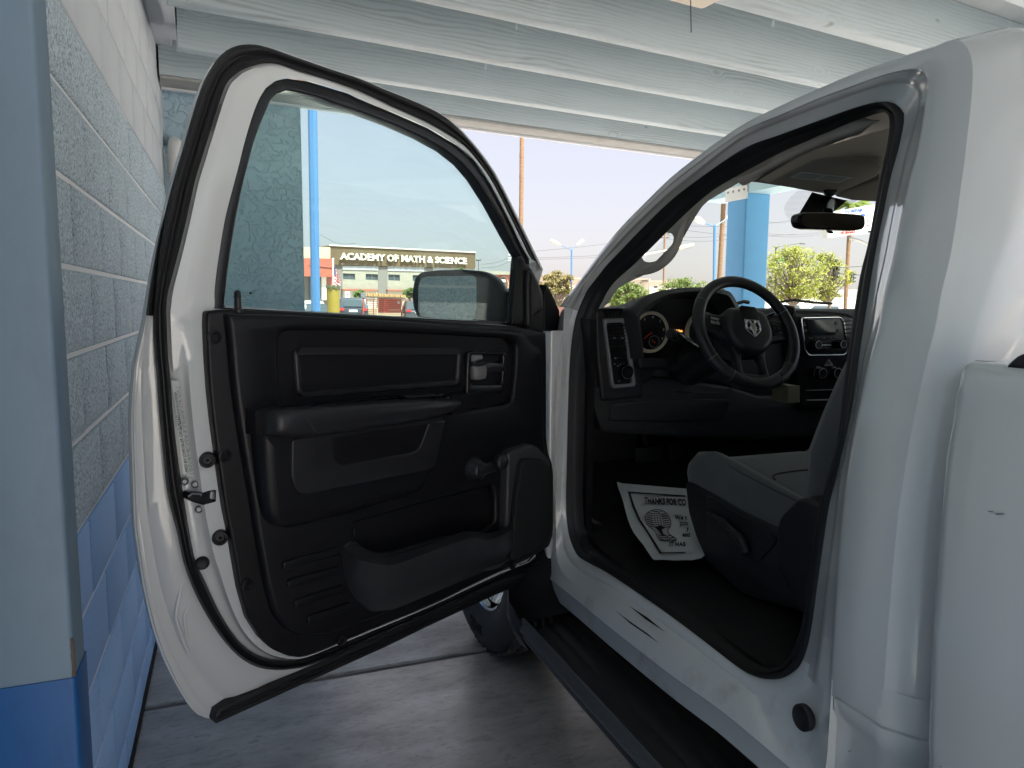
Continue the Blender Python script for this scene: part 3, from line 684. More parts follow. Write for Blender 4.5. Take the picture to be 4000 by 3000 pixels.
# crease low on the bed side
zq = onX(3634, 2952, xb).z
MB().bb(xb-.004, xb+.01, -1.2, BY-.03, zq-.02, zq-.005).obj('bed_crease', PAINT, truck)
# ---- cab back wall, far side, floor, headliner
MB().bb(1.10, 2.86, .80, .84, .6, 1.32).obj('cab_back_panel', PLAST, truck)
MB().loft([[Vector((1.16+.0, .80, 1.32)), Vector((1.16, .86, 1.80))], [Vector((2.80, .80, 1.32)), Vector((2.80, .86, 1.80))]]).obj('rear_window', glassmat('privacy_glass', (.12, .13, .13)), truck)
for (z0, z1) in ((.6, 1.34),): MB().bb(2.80, 2.9, .85, 2.3, z0, z1).obj('far_door_trim', PLAST, truck)
MB().add([(2.80, .85, 1.34), (2.80, 2.15, 1.34), (2.74, 1.5, 1.76), (2.72, .9, 1.78)], [(0, 1, 2, 3)]).obj('far_door_glass', GLASS, truck, smooth=False)
MB().bb(1.05, 2.9, .84, 2.7, .62, .66).obj('floor_pan', CARPET, truck)
fl = MB(); rows = []
for (y, z) in ((.9, .67), (1.6, .672), (1.9, .68), (2.3, .72), (2.55, .86), (2.7, 1.0)):
    rows.append([Vector((1.06+1.7*k/16, y, z+(.16*math.exp(-((k-8.5)/2.2)**2)))) for k in range(17)])
fl.loft(rows).obj('floor_covering', CARPET, truck)
MB().bb(1.07, 1.092, 2.09, 2.75, .62, 1.40).obj('kick_panel', PLAST, truck)
MB().bb(1.10, 2.86, 2.62, 2.70, .6, 1.36).obj('firewall', CARPET, truck)
hl = []
for (y, z) in ((1.62, 1.79), (1.5, 1.82), (1.3, 1.83), (1.0, 1.835), (.84, 1.82)):
    hl.append([Vector((1.225+1.51*k/14, 1.50+.33*(1-((k-7)/7)**2) if y > 1.55 else (1.38+.2*(1-((k-7)/7)**2) if y > 1.4 else y), z-.035*abs((k-7)/7)**3)) for k in range(15)])
MB().loft(hl).obj('headliner', HEADL, truck)
MB().bb(1.17, 1.24, .90, .94, .66, 1.78).obj('rear_pillar_trim', PLAST, truck)
# ---- wheel (front left)
WC = Vector((.985, 2.80, .405)); steer = math.radians(-3)
wx = Vector((-math.cos(steer), math.sin(steer), 0)); wy = Vector((0, 0, 1))
whl = MB(); R_ = .405; Wd = .13
tp = [(.235, .02), (.245, .035), (.29, .055), (.34, .062), (.372, .052), (.392, .034), (.400, .012), (.402, -.02), (.402, -.18), (.400, -.21), (.392, -.235), (.34, -.26), (.235, -.24)]
ty = MB().cyl(WC, wx, 1, 1, 72, prof=tp, X=wy).obj('tyre', TYRE, truck, ang=35)
tb = MB(); rnd = random.Random(5)
for k in range(54):
    for j, xo in enumerate((.012, -.035, -.085, -.135, -.185)):
        a = 2*math.pi*(k+.5*(j % 2))/54; rad = Vector((0, 0, 1))*math.cos(a)+wx.cross(wy)*math.sin(a); tan = wx.cross(rad)
        tt = (tan+wx*.35*(-1)**j).normalized(); bx = rad.cross(tt)
        c = WC+wx*xo+rad*.404
        tb.box(c, (.019, .018 if j in (0, 4) else .020, .007), (tt, bx, rad))
tb.obj('tread', TYRE, ty, smooth=False, kind='stuff')
rimm = MB().cyl(WC, wx, 1, 1, 48, prof=[(.236, .022), (.232, .030), (.222, .026), (.212, -.02), (.208, -.09), (.0, -.09)], X=wy)
rimm.cyl(WC, wx, 1, 1, 48, prof=[(.0, -.02), (.06, -.018), (.085, -.03), (.13, -.045), (.19, -.035), (.208, -.005)], X=wy)
rimo = rimm.obj('rim', CHROME, truck, ang=40)
for k in range(8):
    a = 2*math.pi*k/8+.2; d = wy*math.cos(a)+wx.cross(wy)*math.sin(a); MB().cyl(WC+d*.15+wx*(-.040), wx, .022, .004, 12).obj('rim_hole', PLASTG, rimo)
# raised lettering on the side wall, lower part of the wheel
def fw(p, t, phi0=0, r0=.30):
    a = phi0-p[0]/r0; rr_ = r0+p[1]
    return WC+(wy*math.cos(a)+wx.cross(wy)*math.sin(a))*rr_+wx*(.0585+t)
ph = math.radians(180)
lt = text('YEAR', .052, lambda p, t: fw(p, t, ph, .295), -.004, .006, bold=.02)
lt.obj('sidewall_lettering', INK, ty, smooth=False)
MB().bb(1.1, 1.5, 2.5, 3.45, .55, 1.1).obj('wheel_well', CARPET, truck)
MB().bb(1.25, 2.7, -1, 3.5, .42, .56).obj('chassis', CARPET, truck)
# ---- running board
def zr(u, v, z): return onZ(u, v, z)
z0 = .47
oa, ob = zr(2019, 2459, z0-.03), zr(2500, 3000, z0-.03); ia, ib = zr(2039, 2425, z0), zr(2609, 3000, z0)
xo = (oa.x+ob.x)/2; xi = (ia.x+ib.x)/2; yf = oa.y; 
prof = [(xo+.024, z0-.066), (xo+.006, z0-.050), (xo, z0-.030), (xo+.010, z0-.010), (xi-.006, z0-.002), (xi, z0)]
tbp = crs([Vector((a, 0, b)) for a, b in prof], 16)
rib = [Vector((p.x, 0, p.z+(.0030 if k % 2 else -.0010) if k > 5 else p.z)) for k, p in enumerate(crs([Vector((a, 0, b)) for a, b in prof], 25))]
fullp = [Vector((xo+.05, 0, z0-.072))]+rib+[Vector((xi+.004, 0, z0-.004)), Vector((xi+.006, 0, z0-.012))]
xe = 1.03; q = [Vector((xi+.006+(xe-xi-.006)*k/12, 0, z0-.012-(.004 if k % 3 == 1 else 0))) for k in range(1, 13)]
fullp += q+[Vector((xe, 0, z0-.07)), Vector((xo+.05, 0, z0-.072))]
rb = MB().loft([[Vector((p.x, yy, p.z)) for p in fullp] for yy in (yf, yf-.5, yf-1.0, yf-1.6, yf-2.2)])
rb.obj('running_board', mat('black_running_board', (.018, .018, .019), .36, bump=.1, bscale=200, bdist=.0004), truck, ang=25)
stp = [(.0 if k % 2 else 1) for k in range(15)]
sp_ = crs([Vector((a, 0, b)) for a, b in prof[2:]], 29); tr_r = []
for k, p in enumerate(sp_): tr_r.append(Vector((p.x-.0012, 0, p.z+(.0052 if (k//2) % 2 else .0022))))
MB().loft([[Vector((p.x, yy, p.z)) for p in tr_r] for yy in (yf-.002, yf-.7, yf-1.4, yf-2.2)]).obj('step_tread_strip', mat('dark_step_strip', (.018, .020, .026), .35), truck, ang=60)
RIBM = mat('step_rib_highlight', (.16, .17, .19), .28, spec=.8)  # lighter grey paints the rib highlights in, against the dark strip
for k in range(7):
    p = tr_r[2+4*k]; MB().tube([Vector((p.x-.001, yf-.004, p.z+.001)), Vector((p.x-.001, yf-1.1, p.z+.001)), Vector((p.x-.001, yf-2.2, p.z+.001))], .0021, 6).obj('step_rib', RIBM, truck)
# end cap
ec = MB(); capsec = []
for (yy, xl, zt_, zb_) in ((yf-.03, xo-.006, z0+.004, z0-.088), (yf+.03, xo-.010, z0+.006, z0-.095), (yf+.09, xo-.002, z0+.03, z0-.09), (yf+.14, xo+.02, z0+.085, z0-.06), (yf+.18, xo+.05, z0+.16, 0+z0), (yf+.22, xo+.08, z0+.19, z0+.05)):
    capsec.append([Vector((xl+.03, yy, zb_)), Vector((xl, yy, (zt_*.6+zb_*.4))), Vector((xl+.006, yy, zt_-.012)), Vector((xl+.03, yy, zt_)), Vector((1.02, yy, zt_+.002)), Vector((1.02, yy, zb_)), Vector((xl+.03, yy, zb_))])
ec.loft([crs(s_, 28) for s_ in capsec]); 
ec.obj('running_board_end_cap', PLAST, truck, ang=50)
gr_ = MB()
for k in range(3): gr_.plate(rrect(xo+.035+.026*k, yf-.045, xo+.049+.026*k, yf+.03, .005), FZ, z0-.01, z0+.007, .003)
gr_.obj('end_cap_ridges', PLAST, truck)
# ================================================================== THE OPEN DOOR
DH = Vector((.95, 2.13, 0)); DD = Vector((-.886, -.463, 0)).normalized(); DN = Vector((-DD.y, DD.x, 0))
if DN.y > 0: DN = -DN
def DP(u, v, t=0.0): return onP(u, v, tuple(DH+DN*t), tuple(DN))
def D2(u, v, t=0.0): q = DP(u, v, t)-DH; return Vector((q.dot(DD), q.z))
def FD(p, t): return DH+DD*p[0]+Vector((0, 0, 1))*p[1]+DN*t
def d2(px, t): return [D2(u, v, t) for u, v in px]
W1 = [(2069, 1030), (2067, 1010), (2033, 951), (1988, 856), (1920, 725), (1852, 625), (1784, 567), (1671, 499), (1536, 440), (1400, 384), (1359, 364), (1205, 317), (1124, 306), (1079, 315), (1038, 344), (1011, 389), (983, 462), (955, 557), (928, 665), (904, 755), (880, 850), (864, 940), (845, 1067), (838, 1140), (836, 1206)]
TR = [(810, 1215), (808, 1271), (813, 1391), (822, 1527), (835, 1650), (858, 1824), (882, 1988), (905, 2100), (919, 2187), (939, 2302), (972, 2418), (1021, 2495), (1069, 2539), (1127, 2563), (1175, 2567), (1242, 2548), (1320, 2515), (1500, 2440), (1700, 2357), (1808, 2303), (1953, 2234), (2062, 2195), (2091, 2166)]
W2 = [(2095, 1020), (2078, 1014), (2042, 942), (1988, 833), (1920, 702), (1843, 598), (1784, 546), (1671, 479), (1536, 418), (1404, 356), (1269, 308), (1155, 274), (1088, 251), (1033, 248), (975, 262), (934, 281), (893, 317), (871, 362), (844, 444), (816, 534), (789, 620), (762, 710), (731, 850), (696, 994), (664, 1112), (653, 1166),
      (650, 1215), (653, 1290), (658, 1400), (666, 1475), (675, 1600), (687, 1720), (699, 1810), (728, 2002), (760, 2177), (799, 2264), (857, 2389), (915, 2481), (972, 2539), (1040, 2572), (1117, 2583), (1184, 2577), (1271, 2543), (1500, 2452), (1700, 2365), (1899, 2274), (2062, 2200), (2094, 2177)]
W3 = [(2112, 1050), (2100, 1020), (2056, 928), (2010, 833), (1942, 698), (1888, 616), (1830, 544), (1762, 476), (1694, 431), (1603, 390), (1513, 354), (1404, 308), (1269, 263), (1133, 215), (1033, 181), (970, 173), (920, 180), (884, 197), (848, 231), (816, 281), (789, 335), (753, 444), (717, 570), (676, 710), (650, 820), (626, 950), (612, 1060), (604, 1150),
      (597, 1230), (598, 1316), (604, 1397), (611, 1466), (617, 1557), (625, 1650), (637, 1776), (654, 1930), (690, 2075), (717, 2196), (751, 2293), (799, 2389), (857, 2481), (919, 2553), (982, 2597), (1045, 2615), (1107, 2617), (1194, 2604), (1300, 2562), (1500, 2470), (1700, 2383), (1899, 2290), (2062, 2215), (2101, 2200)]
W4 = [(2112, 1052), (2098, 1022), (2053, 930), (2007, 835), (1939, 700), (1886, 618), (1828, 547), (1761, 479), (1693, 434), (1602, 393), (1512, 357), (1403, 311), (1269, 266), (1133, 218), (1033, 184), (970, 176), (920, 183), (886, 200), (851, 234), (819, 283), (792, 337), (756, 446), (720, 572), (679, 712), (646, 850), (620, 960), (594, 1085), (571, 1228),
      (569, 1245), (554, 1313), (530, 1412), (518, 1512), (511, 1650), (515, 1798), (519, 1930), (524, 2060), (551, 2250), (570, 2350), (596, 2457), (640, 2582), (693, 2688), (741, 2765), (780, 2799), (833, 2812), (850, 2790), (886, 2745), (1045, 2675), (1199, 2606), (1300, 2563), (1500, 2471), (1700, 2384), (1899, 2291), (2062, 2216), (2105, 2211)]
def seg3(P, ks, cnt=(70, 70, 50, 30)):
    """resample a traced line in pieces between shared landmarks"""
    idx = [0]+ks+[len(P)-1]; out = []
    for a, b, c in zip(idx, idx[1:], cnt):
        q = crs([(p[0], p[1], 0) for p in P[a:b+1]], c); out += [(p.x, p.y) for p in (q if not out else q[1:])]
    return out
WT = W1+TR
k1 = [W1.index((1038, 344)), len(W1), len(W1)+TR.index((1127, 2563))]
RI = seg3(WT, k1)
R2 = seg3(W2, [W2.index((934, 281)), W2.index((650, 1215)), W2.index((1117, 2583))])
R3 = seg3(W3, [W3.index((884, 197)), W3.index((597, 1230)), W3.index((1107, 2617))])
R4 = seg3(W4, [W4.index((886, 200)), W4.index((569, 1245)), W4.index((833, 2812))])
NN = len(RI)
def mixp(a, b, f): return [(p[0]*(1-f)+q[0]*f, p[1]*(1-f)+q[1]*f) for p, q in zip(a, b)]
def RG(px, t): return [DP(u, v, t(i) if callable(t) else t) for i, (u, v) in enumerate(px)]
# --- white pressed-steel shell
doors = None
lo = lambda i: min(1, max(0, (i-139)/10.))               # 0 on the window frame, 1 below the belt line
SH = [RG(RI, -.030), RG(RI, -.006), RG(mixp(RI, R2, .30), -.005), RG(mixp(RI, R2, .52), -.005), RG(mixp(RI, R2, .62), lambda i: -.005-.012*lo(i)), RG(mixp(RI, R2, .72), lambda i: -.006-.020*lo(i)), RG(mixp(RI, R2, .9), lambda i: -.010-.020*lo(i)), RG(R2, -.034), RG(mixp(R2, R3, .5), -.05), RG(R3, -.052)]
SH += [RG(mixp(R3, R4, .25), lambda i: -.054-.002*lo(i)), RG(mixp(R3, R4, .55), lambda i: -.056-.010*lo(i)), RG(mixp(R3, R4, .66), lambda i: -.058-.022*lo(i)), RG(mixp(R3, R4, .78), lambda i: -.060-.022*lo(i)), RG(mixp(R3, R4, .83), lambda i: -.062-.012*lo(i)), RG(mixp(R3, R4, .90), lambda i: -.062-.014*lo(i)), RG(mixp(R3, R4, .93), lambda i: -.062-.018*lo(i)), RG(mixp(R3, R4, .99), lambda i: -.064-.018*lo(i)), RG(R4, lambda i: -.066-.024*lo(i)), RG(mixp(R3, R4, .97), lambda i: -.074-.024*lo(i))]
shell = MB().loft(SH)
# bonnet-side closure and outer skin
back = [D2(u, v, -.085) for u, v in mixp(R3, R4, .97)]
fr_ = [Vector((.0, back[-1].y)), Vector((-.02, .80)), Vector((-.02, 1.20)), Vector((.01, 1.42))]
outl = [b for b in back[::3]]+fr_
hole = [D2(u, v, -.10) for u, v in W1]+[D2(850, 1210, -.1), D2(2040, 1290, -.1)]
shell.plate(outl, FD, -.075, -.115, .012, [hole])
shell.plate([D2(838, 1206, -.006), D2(2062, 1275, -.006), D2(2130, 1300, -.006), D2(2130, 1450, -.006), D2(2095, 2150, -.006)]+[D2(*p, -.006) for p in TR[::-1]], FD, -.03, -.012, 0)
door = shell.obj('door', PAINT, truck, ang=50)
def dobj(mb, name, m, ang=38, **k): return mb.obj(name, m, door, ang=ang, **k)
# --- black weatherstrip with its double bead along the frame
SEAL = [RG(R2, -.036), RG(mixp(R2, R3, .08), -.022), RG(mixp(R2, R3, .22), -.014), RG(mixp(R2, R3, .36), -.017), RG(mixp(R2, R3, .45), -.026), RG(mixp(R2, R3, .55), -.027), RG(mixp(R2, R3, .64), -.020), RG(mixp(R2, R3, .80), -.018), RG(mixp(R2, R3, .93), -.028), RG(R3, -.046), RG(mixp(R2, R3, .97), -.062)]
dobj(MB().loft(SEAL), 'door_seal', RUBBER, 70)
# outer lip that runs round the window frame only
i0 = 0; i1 = 138
lip3 = R3[:i1]; 
lipo = [(569, 1233), (592, 1076), (624, 904), (640, 850)]
OUT = W3[:W3.index((650, 820))]+[(640, 850), (624, 904), (592, 1076), (569, 1232)]
OO = crs([(p[0], p[1], 0) for p in OUT], 120); OO = [(p.x, p.y) for p in OO]
INN = W3[:W3.index((604, 1150))+1]+[(598, 1234)]
II = crs([(p[0], p[1], 0) for p in INN], 120); II = [(p.x+.5, p.y) for p in II]
dobj(MB().loft([RG(OO, -.078), RG(OO, -.050), RG(mixp(OO, II, .3), -.040), RG(mixp(OO, II, .8), -.040), RG(II, -.050)]), 'frame_lip', RUBBER, 70)
# --- window: black channel, glass
G0 = [(2010, 1262), (2032, 1005), (2033, 1003), (1988, 924), (1920, 797), (1857, 698), (1807, 639), (1739, 585), (1649, 535), (1536, 485), (1400, 434), (1300, 401), (1241, 378), (1155, 358), (1119, 353), (1083, 367), (1060, 389), (1038, 439), (1015, 493), (993, 556), (970, 642), (947, 733), (923, 850), (905, 960), (890, 1067), (877, 1193), (876, 1202)]
chan = [(2034, 1290), (2069, 1040)]+W1[1:]+[(836, 1230)]
dobj(MB().plate(d2(chan, -.014), FD, -.05, -.014, .003, [d2(G0, -.014)]), 'window_channel', PLASTG)
dobj(MB().plate([D2(u, v, -.045) for u, v in ([(2060, 1300), (2062, 1010)]+W1[2:]+[(836, 1240)])], FD, -.047, -.043, 0), 'window_glass', GLASS, smooth=False)
dobj(MB().tube([DP(876, 1203, -.036), DP(1150, 1222, -.036), DP(1602, 1247, -.036), DP(2015, 1268, -.036)], .006, 8), 'window_wiper_strip', SATIN)
# small print on the glass corner
gp = MB()
def FG(u, v, t=-.0425, flip=-1):
    o = DP(u, v, t); return lambda p, tt: o+DD*(p[0]*-flip*-1)*1+Vector((0, 0, 1))*p[1]+DN*tt
for (u, v, L, h) in ((960, 1141, 52, 2), (965, 1147, 44, 2), (958, 1153, 40, 2), (962, 1172, 30, 2), (955, 1181, 26, 2), (962, 1188, 16, 2)):
    a = DP(u-L/2, v, -.0425); b = DP(u+L/2, v+1, -.0425)
    for k in range(int(L/4)):
        p = a.lerp(b, k/(L/4)); gp.box(p, (.0006, .0002, .0004), (DD, DN, Vector((0, 0, 1))))
gp.cyl(DP(979, 1145, -.0425), DN, .003, .0003, 10); gp.tube([DP(993+5*math.cos(a), 1140+5*math.sin(a), -.0425) for a in (k*math.pi/5 for k in range(10))], .0004, 4, True)
dobj(gp, 'glass_marking', INK, smooth=False, kind='stuff')
# --- trim panel (two levels)
T = [(836, 1213), (880, 1209), (1150, 1219), (1602, 1244), (1900, 1267), (2050, 1277), (2134, 1300), (2136, 1431), (2136, 1708), (2143, 1768), (2158, 1810), (2163, 1852), (2164, 2033), (2161, 2093), (2146, 2136), (2110, 2155), (2085, 2172), (2062, 2188)]
Tout = T+TR[::-1][2:]
panel = MB()
t_a, t_b = .016, .038
recess = rpoly(d2([(1087, 1345), (1102, 1300), (1145, 1289), (1430, 1292), (1750, 1308), (1990, 1321), (2020, 1348), (2017, 1450), (2005, 1560), (1985, 1578), (1790, 1608), (1780, 1545), (1520, 1545), (1150, 1592), (1107, 1600), (1095, 1480)], t_b), .03, 5)
pocket = rpoly(d2([(1382, 2048), (1600, 1985), (1926, 1896), (1935, 1945), (1935, 2040), (1860, 2092), (1700, 2105), (1515, 2160), (1440, 2150), (1390, 2095)], t_b), .012, 4)
inner = rpoly(d2([(893, 1226), (1150, 1232), (1602, 1257), (1900, 1280), (2045, 1292), (2085, 1345), (2120, 1360), (2125, 1431), (2128, 1708), (2135, 1768), (2150, 1812), (2155, 2033), (2140, 2110), (2060, 2165), (1940, 2215), (1808, 2275), (1500, 2405), (1300, 2478), (1200, 2488), (1120, 2462), (1075, 2400), (1045, 2290), (1009, 2090), (990, 1960), (962, 1810), (930, 1600), (915, 1480), (903, 1331), (894, 1250)], t_b), .02, 4)
panel.plate(rpoly(d2(Tout, t_a), .006, 2), FD, -.010, t_a, .006)
panel.plate(inner, FD, .010, t_b, .012, [recess, pocket])
rfl = rpoly(d2([(1080, 1285), (2030, 1300), (2025, 1590), (1780, 1620), (1090, 1625)], .018), .01)
panel.plate(rfl, FD, .010, .018, 0)
tpanel = dobj(panel, 'trim_panel', PLAST, 45)
# inner pad in the recess
pad = rpoly(d2([(1147, 1380), (1160, 1366), (1800, 1368), (1812, 1385), (1805, 1498), (1790, 1512), (1185, 1552), (1160, 1540)], .030), .012)
dobj(MB().plate(pad, FD, .016, .030, .012, [rpoly(d2([(1178, 1378), (1790, 1376), (1784, 1484), (1188, 1530)], .03), .008)], 3), 'recess_border', PLAST2, 50)
dobj(MB().plate(rpoly(d2([(1170, 1374), (1795, 1372), (1790, 1490), (1180, 1536)], .021), .005), FD, .014, .021, 0), 'recess_pad', PLAST)
# release handle
dobj(MB().plate(rpoly(d2([(1830, 1376), (1848, 1372), (1980, 1374), (1978, 1440), (1965, 1535), (1955, 1541), (1823, 1547), (1826, 1440)], .034), .008), FD, .014, .034, .006, [rpoly(d2([(1843, 1386), (1968, 1386), (1962, 1490), (1955, 1502), (1842, 1502)], .034), .008)]), 'handle_bezel', PLASTG)
dobj(MB().plate(rpoly(d2([(1843, 1386), (1968, 1386), (1962, 1490), (1840, 1505)], .010), .004), FD, -.002, .008, 0), 'handle_cup', PLASTG)
hl_ = [DP(1842, 1440, .032), DP(1870, 1446, .040), DP(1895, 1438, .042), DP(1930, 1435, .038), DP(1965, 1436, .028)]
hm = MB(); secs = []
for k, p in enumerate(crs(hl_, 9)):
    hgt = (.021, .021, .020, .019, .017, .015, .014, .013, .012)[k]
    secs.append([p+Vector((0, 0, hgt*math.sin(a)))+DN*(.007*math.cos(a)) for a in (2*math.pi*j/14 for j in range(14))])
hm.loft(secs, True); hm.cap(secs[0]); hm.cap(secs[-1]); dobj(hm, 'release_handle', PLAST2, 60)
hs_ = MB(); secs = []
for k, p in enumerate(crs([DP(1843, 1456, .036), DP(1868, 1458, .0455), DP(1895, 1452, .0475)], 6)):
    secs.append([p+Vector((0, 0, .019*math.sin(a)))+DN*(.006*math.cos(a)) for a in (2*math.pi*j/14 for j in range(14))])
hs_.loft(secs, True); hs_.cap(secs[0]); hs_.cap(secs[-1]); dobj(hs_, 'handle_insert', mat('dull_silver_plastic', (.17, .165, .165), .4), 60)
dobj(MB().plate(rpoly(d2([(1845, 1385), (1888, 1385), (1890, 1405), (1862, 1412), (1843, 1428)], .022), .006), FD, .004, .022, .006), 'handle_insert', BEZEL)
# --- bolster under the armrest
bol = rpoly(d2([(1022, 1700), (1030, 1800), (1048, 1950), (1066, 2030), (1090, 2062), (1135, 2078), (1200, 2068), (1380, 2020), (1680, 1930), (1705, 1860), (1748, 1660), (1748, 1610), (1022, 1660)], .085), [.02]*13, 3)
def FDb(p, t):
    """bulging face: thick under the arm rest, fading to the panel at the bottom"""
    zt, zb_ = 1.16, .83; f = min(1, max(0, (p[1]-zb_)/(zt-zb_))); fr = min(1, max(0, (p[0]-.30)/.25))
    k = .55+.45*f
    return FD(p, .03+(t-.03)*k*(.30+.70*fr))
dobj(MB().plate(bol, FDb, .03, .085, .03, seg=5), 'armrest_bolster', PLAST, 60)
ins = rpoly(d2([(1140, 1716), (1145, 1860), (1160, 1917), (1205, 1940), (1711, 1834), (1745, 1640), (1400, 1670)], .088), [.01, .01, .02, .03, .02, .01, .01], 4)
insh = rpoly(d2([(1305, 1713), (1312, 1800), (1335, 1820), (1642, 1764), (1680, 1645)], .088), [.008, .02, .02, .02, .008], 4)
dobj(MB().plate(ins, FDb, .06, .0885, .005, [insh]), 'bolster_insert', PLAST2, 45)
dobj(MB().plate(insh, FDb, .05, .074, 0), 'insert_recess', PLAST, 45)
# --- arm rest bar with pull pocket
armc = [((1010, 1660), .036, .055), ((1030, 1656), .050, .085), ((1075, 1652), .052, .105), ((1180, 1650), .052, .112), ((1300, 1640), .050, .112), ((1500, 1617), .048, .108), ((1650, 1600), .044, .102), ((1740, 1588), .038, .090), ((1780, 1576), .026, .070), ((1796, 1570), .012, .05)]
am = MB(); secs = []
cc = crs([DP(*c[0], c[2]) for c in armc], 40)
for k, p in enumerate(cc):
    f = k/39*(len(armc)-1); i = min(int(f), len(armc)-2); r = f-i
    h = armc[i][1]*(1-r)+armc[i+1][1]*r; h *= .62
    dd = .030 if 2 < k < 38 else .02
    sec = []
    for j in range(20):
        a = 2*math.pi*j/20; cx, sy = math.cos(a), math.sin(a)
        cx = math.copysign(abs(cx)**.7, cx); sy = math.copysign(abs(sy)**.7, sy)
        sec.append(p+Vector((0, 0, h*sy))+DN*(dd*cx-.012))
    secs.append(sec)
am.loft(secs, True); am.cap(secs[0]); am.cap(secs[-1]); arm = dobj(am, 'armrest', PLAST2, 70)
pk_ = rpoly(d2([(1120, 1590), (1300, 1572), (1560, 1548), (1770, 1540), (1790, 1570), (1700, 1600), (1250, 1640), (1100, 1630)], .055), .006, 3)
dobj(MB().plate(pk_, FD, .03, .052, .004, [rpoly(d2([(1160, 1592), (1300, 1578), (1550, 1556), (1700, 1548), (1715, 1590), (1250, 1640), (1150, 1625)], .052), .006)]), 'pull_pocket', PLASTG)
dobj(MB().plate(rpoly(d2([(1580, 1548), (1715, 1540), (1712, 1548), (1600, 1558), (1640, 1574), (1735, 1562), (1760, 1545), (1782, 1550), (1770, 1575), (1640, 1588)], .075), .004), FD, .04, .075, .003), 'pull_cup', PLAST2)
for (u, v) in ((1030, 1640), (1770, 1575)): dobj(MB().box(DP(u, v, .05), (.035, .03, .026), (DD, DN, Vector((0, 0, 1)))), 'armrest_mount', PLAST)
# arm rest seam
dobj(MB().tube(crs([DP(1192, 1628, .131), DP(1215, 1655, .136), DP(1222, 1675, .137), DP(1238, 1688, .133), DP(1248, 1694, .128)], 10), .0009, 5), 'armrest_seam', POD)
# --- window crank
cr = MB().cyl(DP(1877, 1838, .066)-DN*.028, DN, .027, .05, 28, prof=[(.034, 0), (.034, .006), (.030, .010), (.026, .030), (.020, .036), (.0, .038)])
A, B = DP(1866, 1842, .072), DP(1972, 1808, .078); d_ = (B-A).normalized(); u_ = d_.cross(DN)
sc_ = []
for k in range(9):
    p = A.lerp(B, k/8); hh = .016-.004*abs(k/8-.5); sc_.append([p+u_*hh*math.sin(a)+DN*.008*math.cos(a) for a in (2*math.pi*j/12 for j in range(12))])
cr.loft(sc_, True); cr.cap(sc_[0]); cr.cap(sc_[-1])
crk = dobj(cr, 'window_crank', PLAST2, 50)
kb = MB().cyl(DP(1966, 1808, .105)-DN*.030, DN, .02, .03, 24, prof=[(.012, 0), (.014, .006), (.022, .012), (.023, .028), (.018, .034), (0, .036)]); dobj(kb, 'crank_knob', PLAST2, 50)
# --- map pocket: ribbed back, lip, body
dobj(MB().plate(rpoly(d2([(1370, 2040), (1940, 1880), (1950, 2080), (1400, 2190)], .012), .004), FD, .004, .012, 0), 'pocket_back', PLASTG)
rb_ = MB()
for k in range(30):
    f = k/29; a = D2(1385+8*f, 2052+100*f, .016); b = D2(1926-4*f, 1900+150*f, .016)
    rb_.tube([FD(a, .013), FD(b, .013)], .0016, 5)
dobj(rb_, 'pocket_ribs', PLAST, kind='stuff', smooth=True)
# pocket bin = loft between rear rim, front rim and the foot
rim_in = [(1385, 2062), (1389, 2108), (1410, 2135), (1464, 2160), (1515, 2173), (1620, 2148), (1717, 2115), (1795, 2082), (1840, 2077), (1913, 2083), (1968, 2062), (1982, 2020), (1980, 1950)]
rim_out = [(1329, 2133), (1345, 2150), (1380, 2172), (1432, 2197), (1503, 2209), (1560, 2200), (1717, 2142), (1838, 2103), (1870, 2104), (1908, 2112), (1990, 2076), (2000, 2050), (2000, 1976)]
foot = [(1330, 2140), (1338, 2215), (1352, 2280), (1375, 2325), (1410, 2362), (1455, 2390), (1560, 2372), (1700, 2312), (1800, 2270), (1860, 2245), (1930, 2215), (1965, 2200), (1990, 2190)]
tin = [.020, .030, .050, .075, .085, .090, .090, .088, .080, .078, .060, .040, .030]
tout = [.030, .050, .080, .110, .120, .125, .125, .125, .118, .112, .100, .085, .07]
tft = [.036, .036, .036, .036, .036, .036, .036, .036, .036, .036, .036, .036, .036]
def L3(px, ts, k=60): return crs([DP(u, v, t) for (u, v), t in zip(px, ts)], k)
A_, B_, C_2 = L3(rim_in, tin), L3(rim_out, tout), L3(foot, tft)
dn = [p+Vector((0, 0, -.11))-DN*.0 for p in A_]
bf = [min(1, max(0, (k-2)/14.)) for k in range(60)]
md = [b.lerp(c, .5)+DN*(.002+.026*f) for b, c, f in zip(B_, C_2, bf)]; md2 = [b.lerp(c, .82)+DN*(.002+.020*f) for b, c, f in zip(B_, C_2, bf)]; md1 = [b.lerp(c, .2)+DN*.010*f for b, c, f in zip(B_, C_2, bf)]
rim_hi = [p.lerp(q, .12)+DN*.002 for p, q in zip(B_, A_)]; rim_h2 = [p.lerp(q, .9)+DN*.001 for p, q in zip(B_, A_)]
dobj(MB().loft([dn, [p-DN*.004 for p in A_], A_, rim_h2, rim_hi, B_, md1, md, md2, C_2]), 'map_pocket', mat('pocket_plastic', (.030, .030, .034), .42, bump=.25, bscale=800, bdist=.0003), 32)
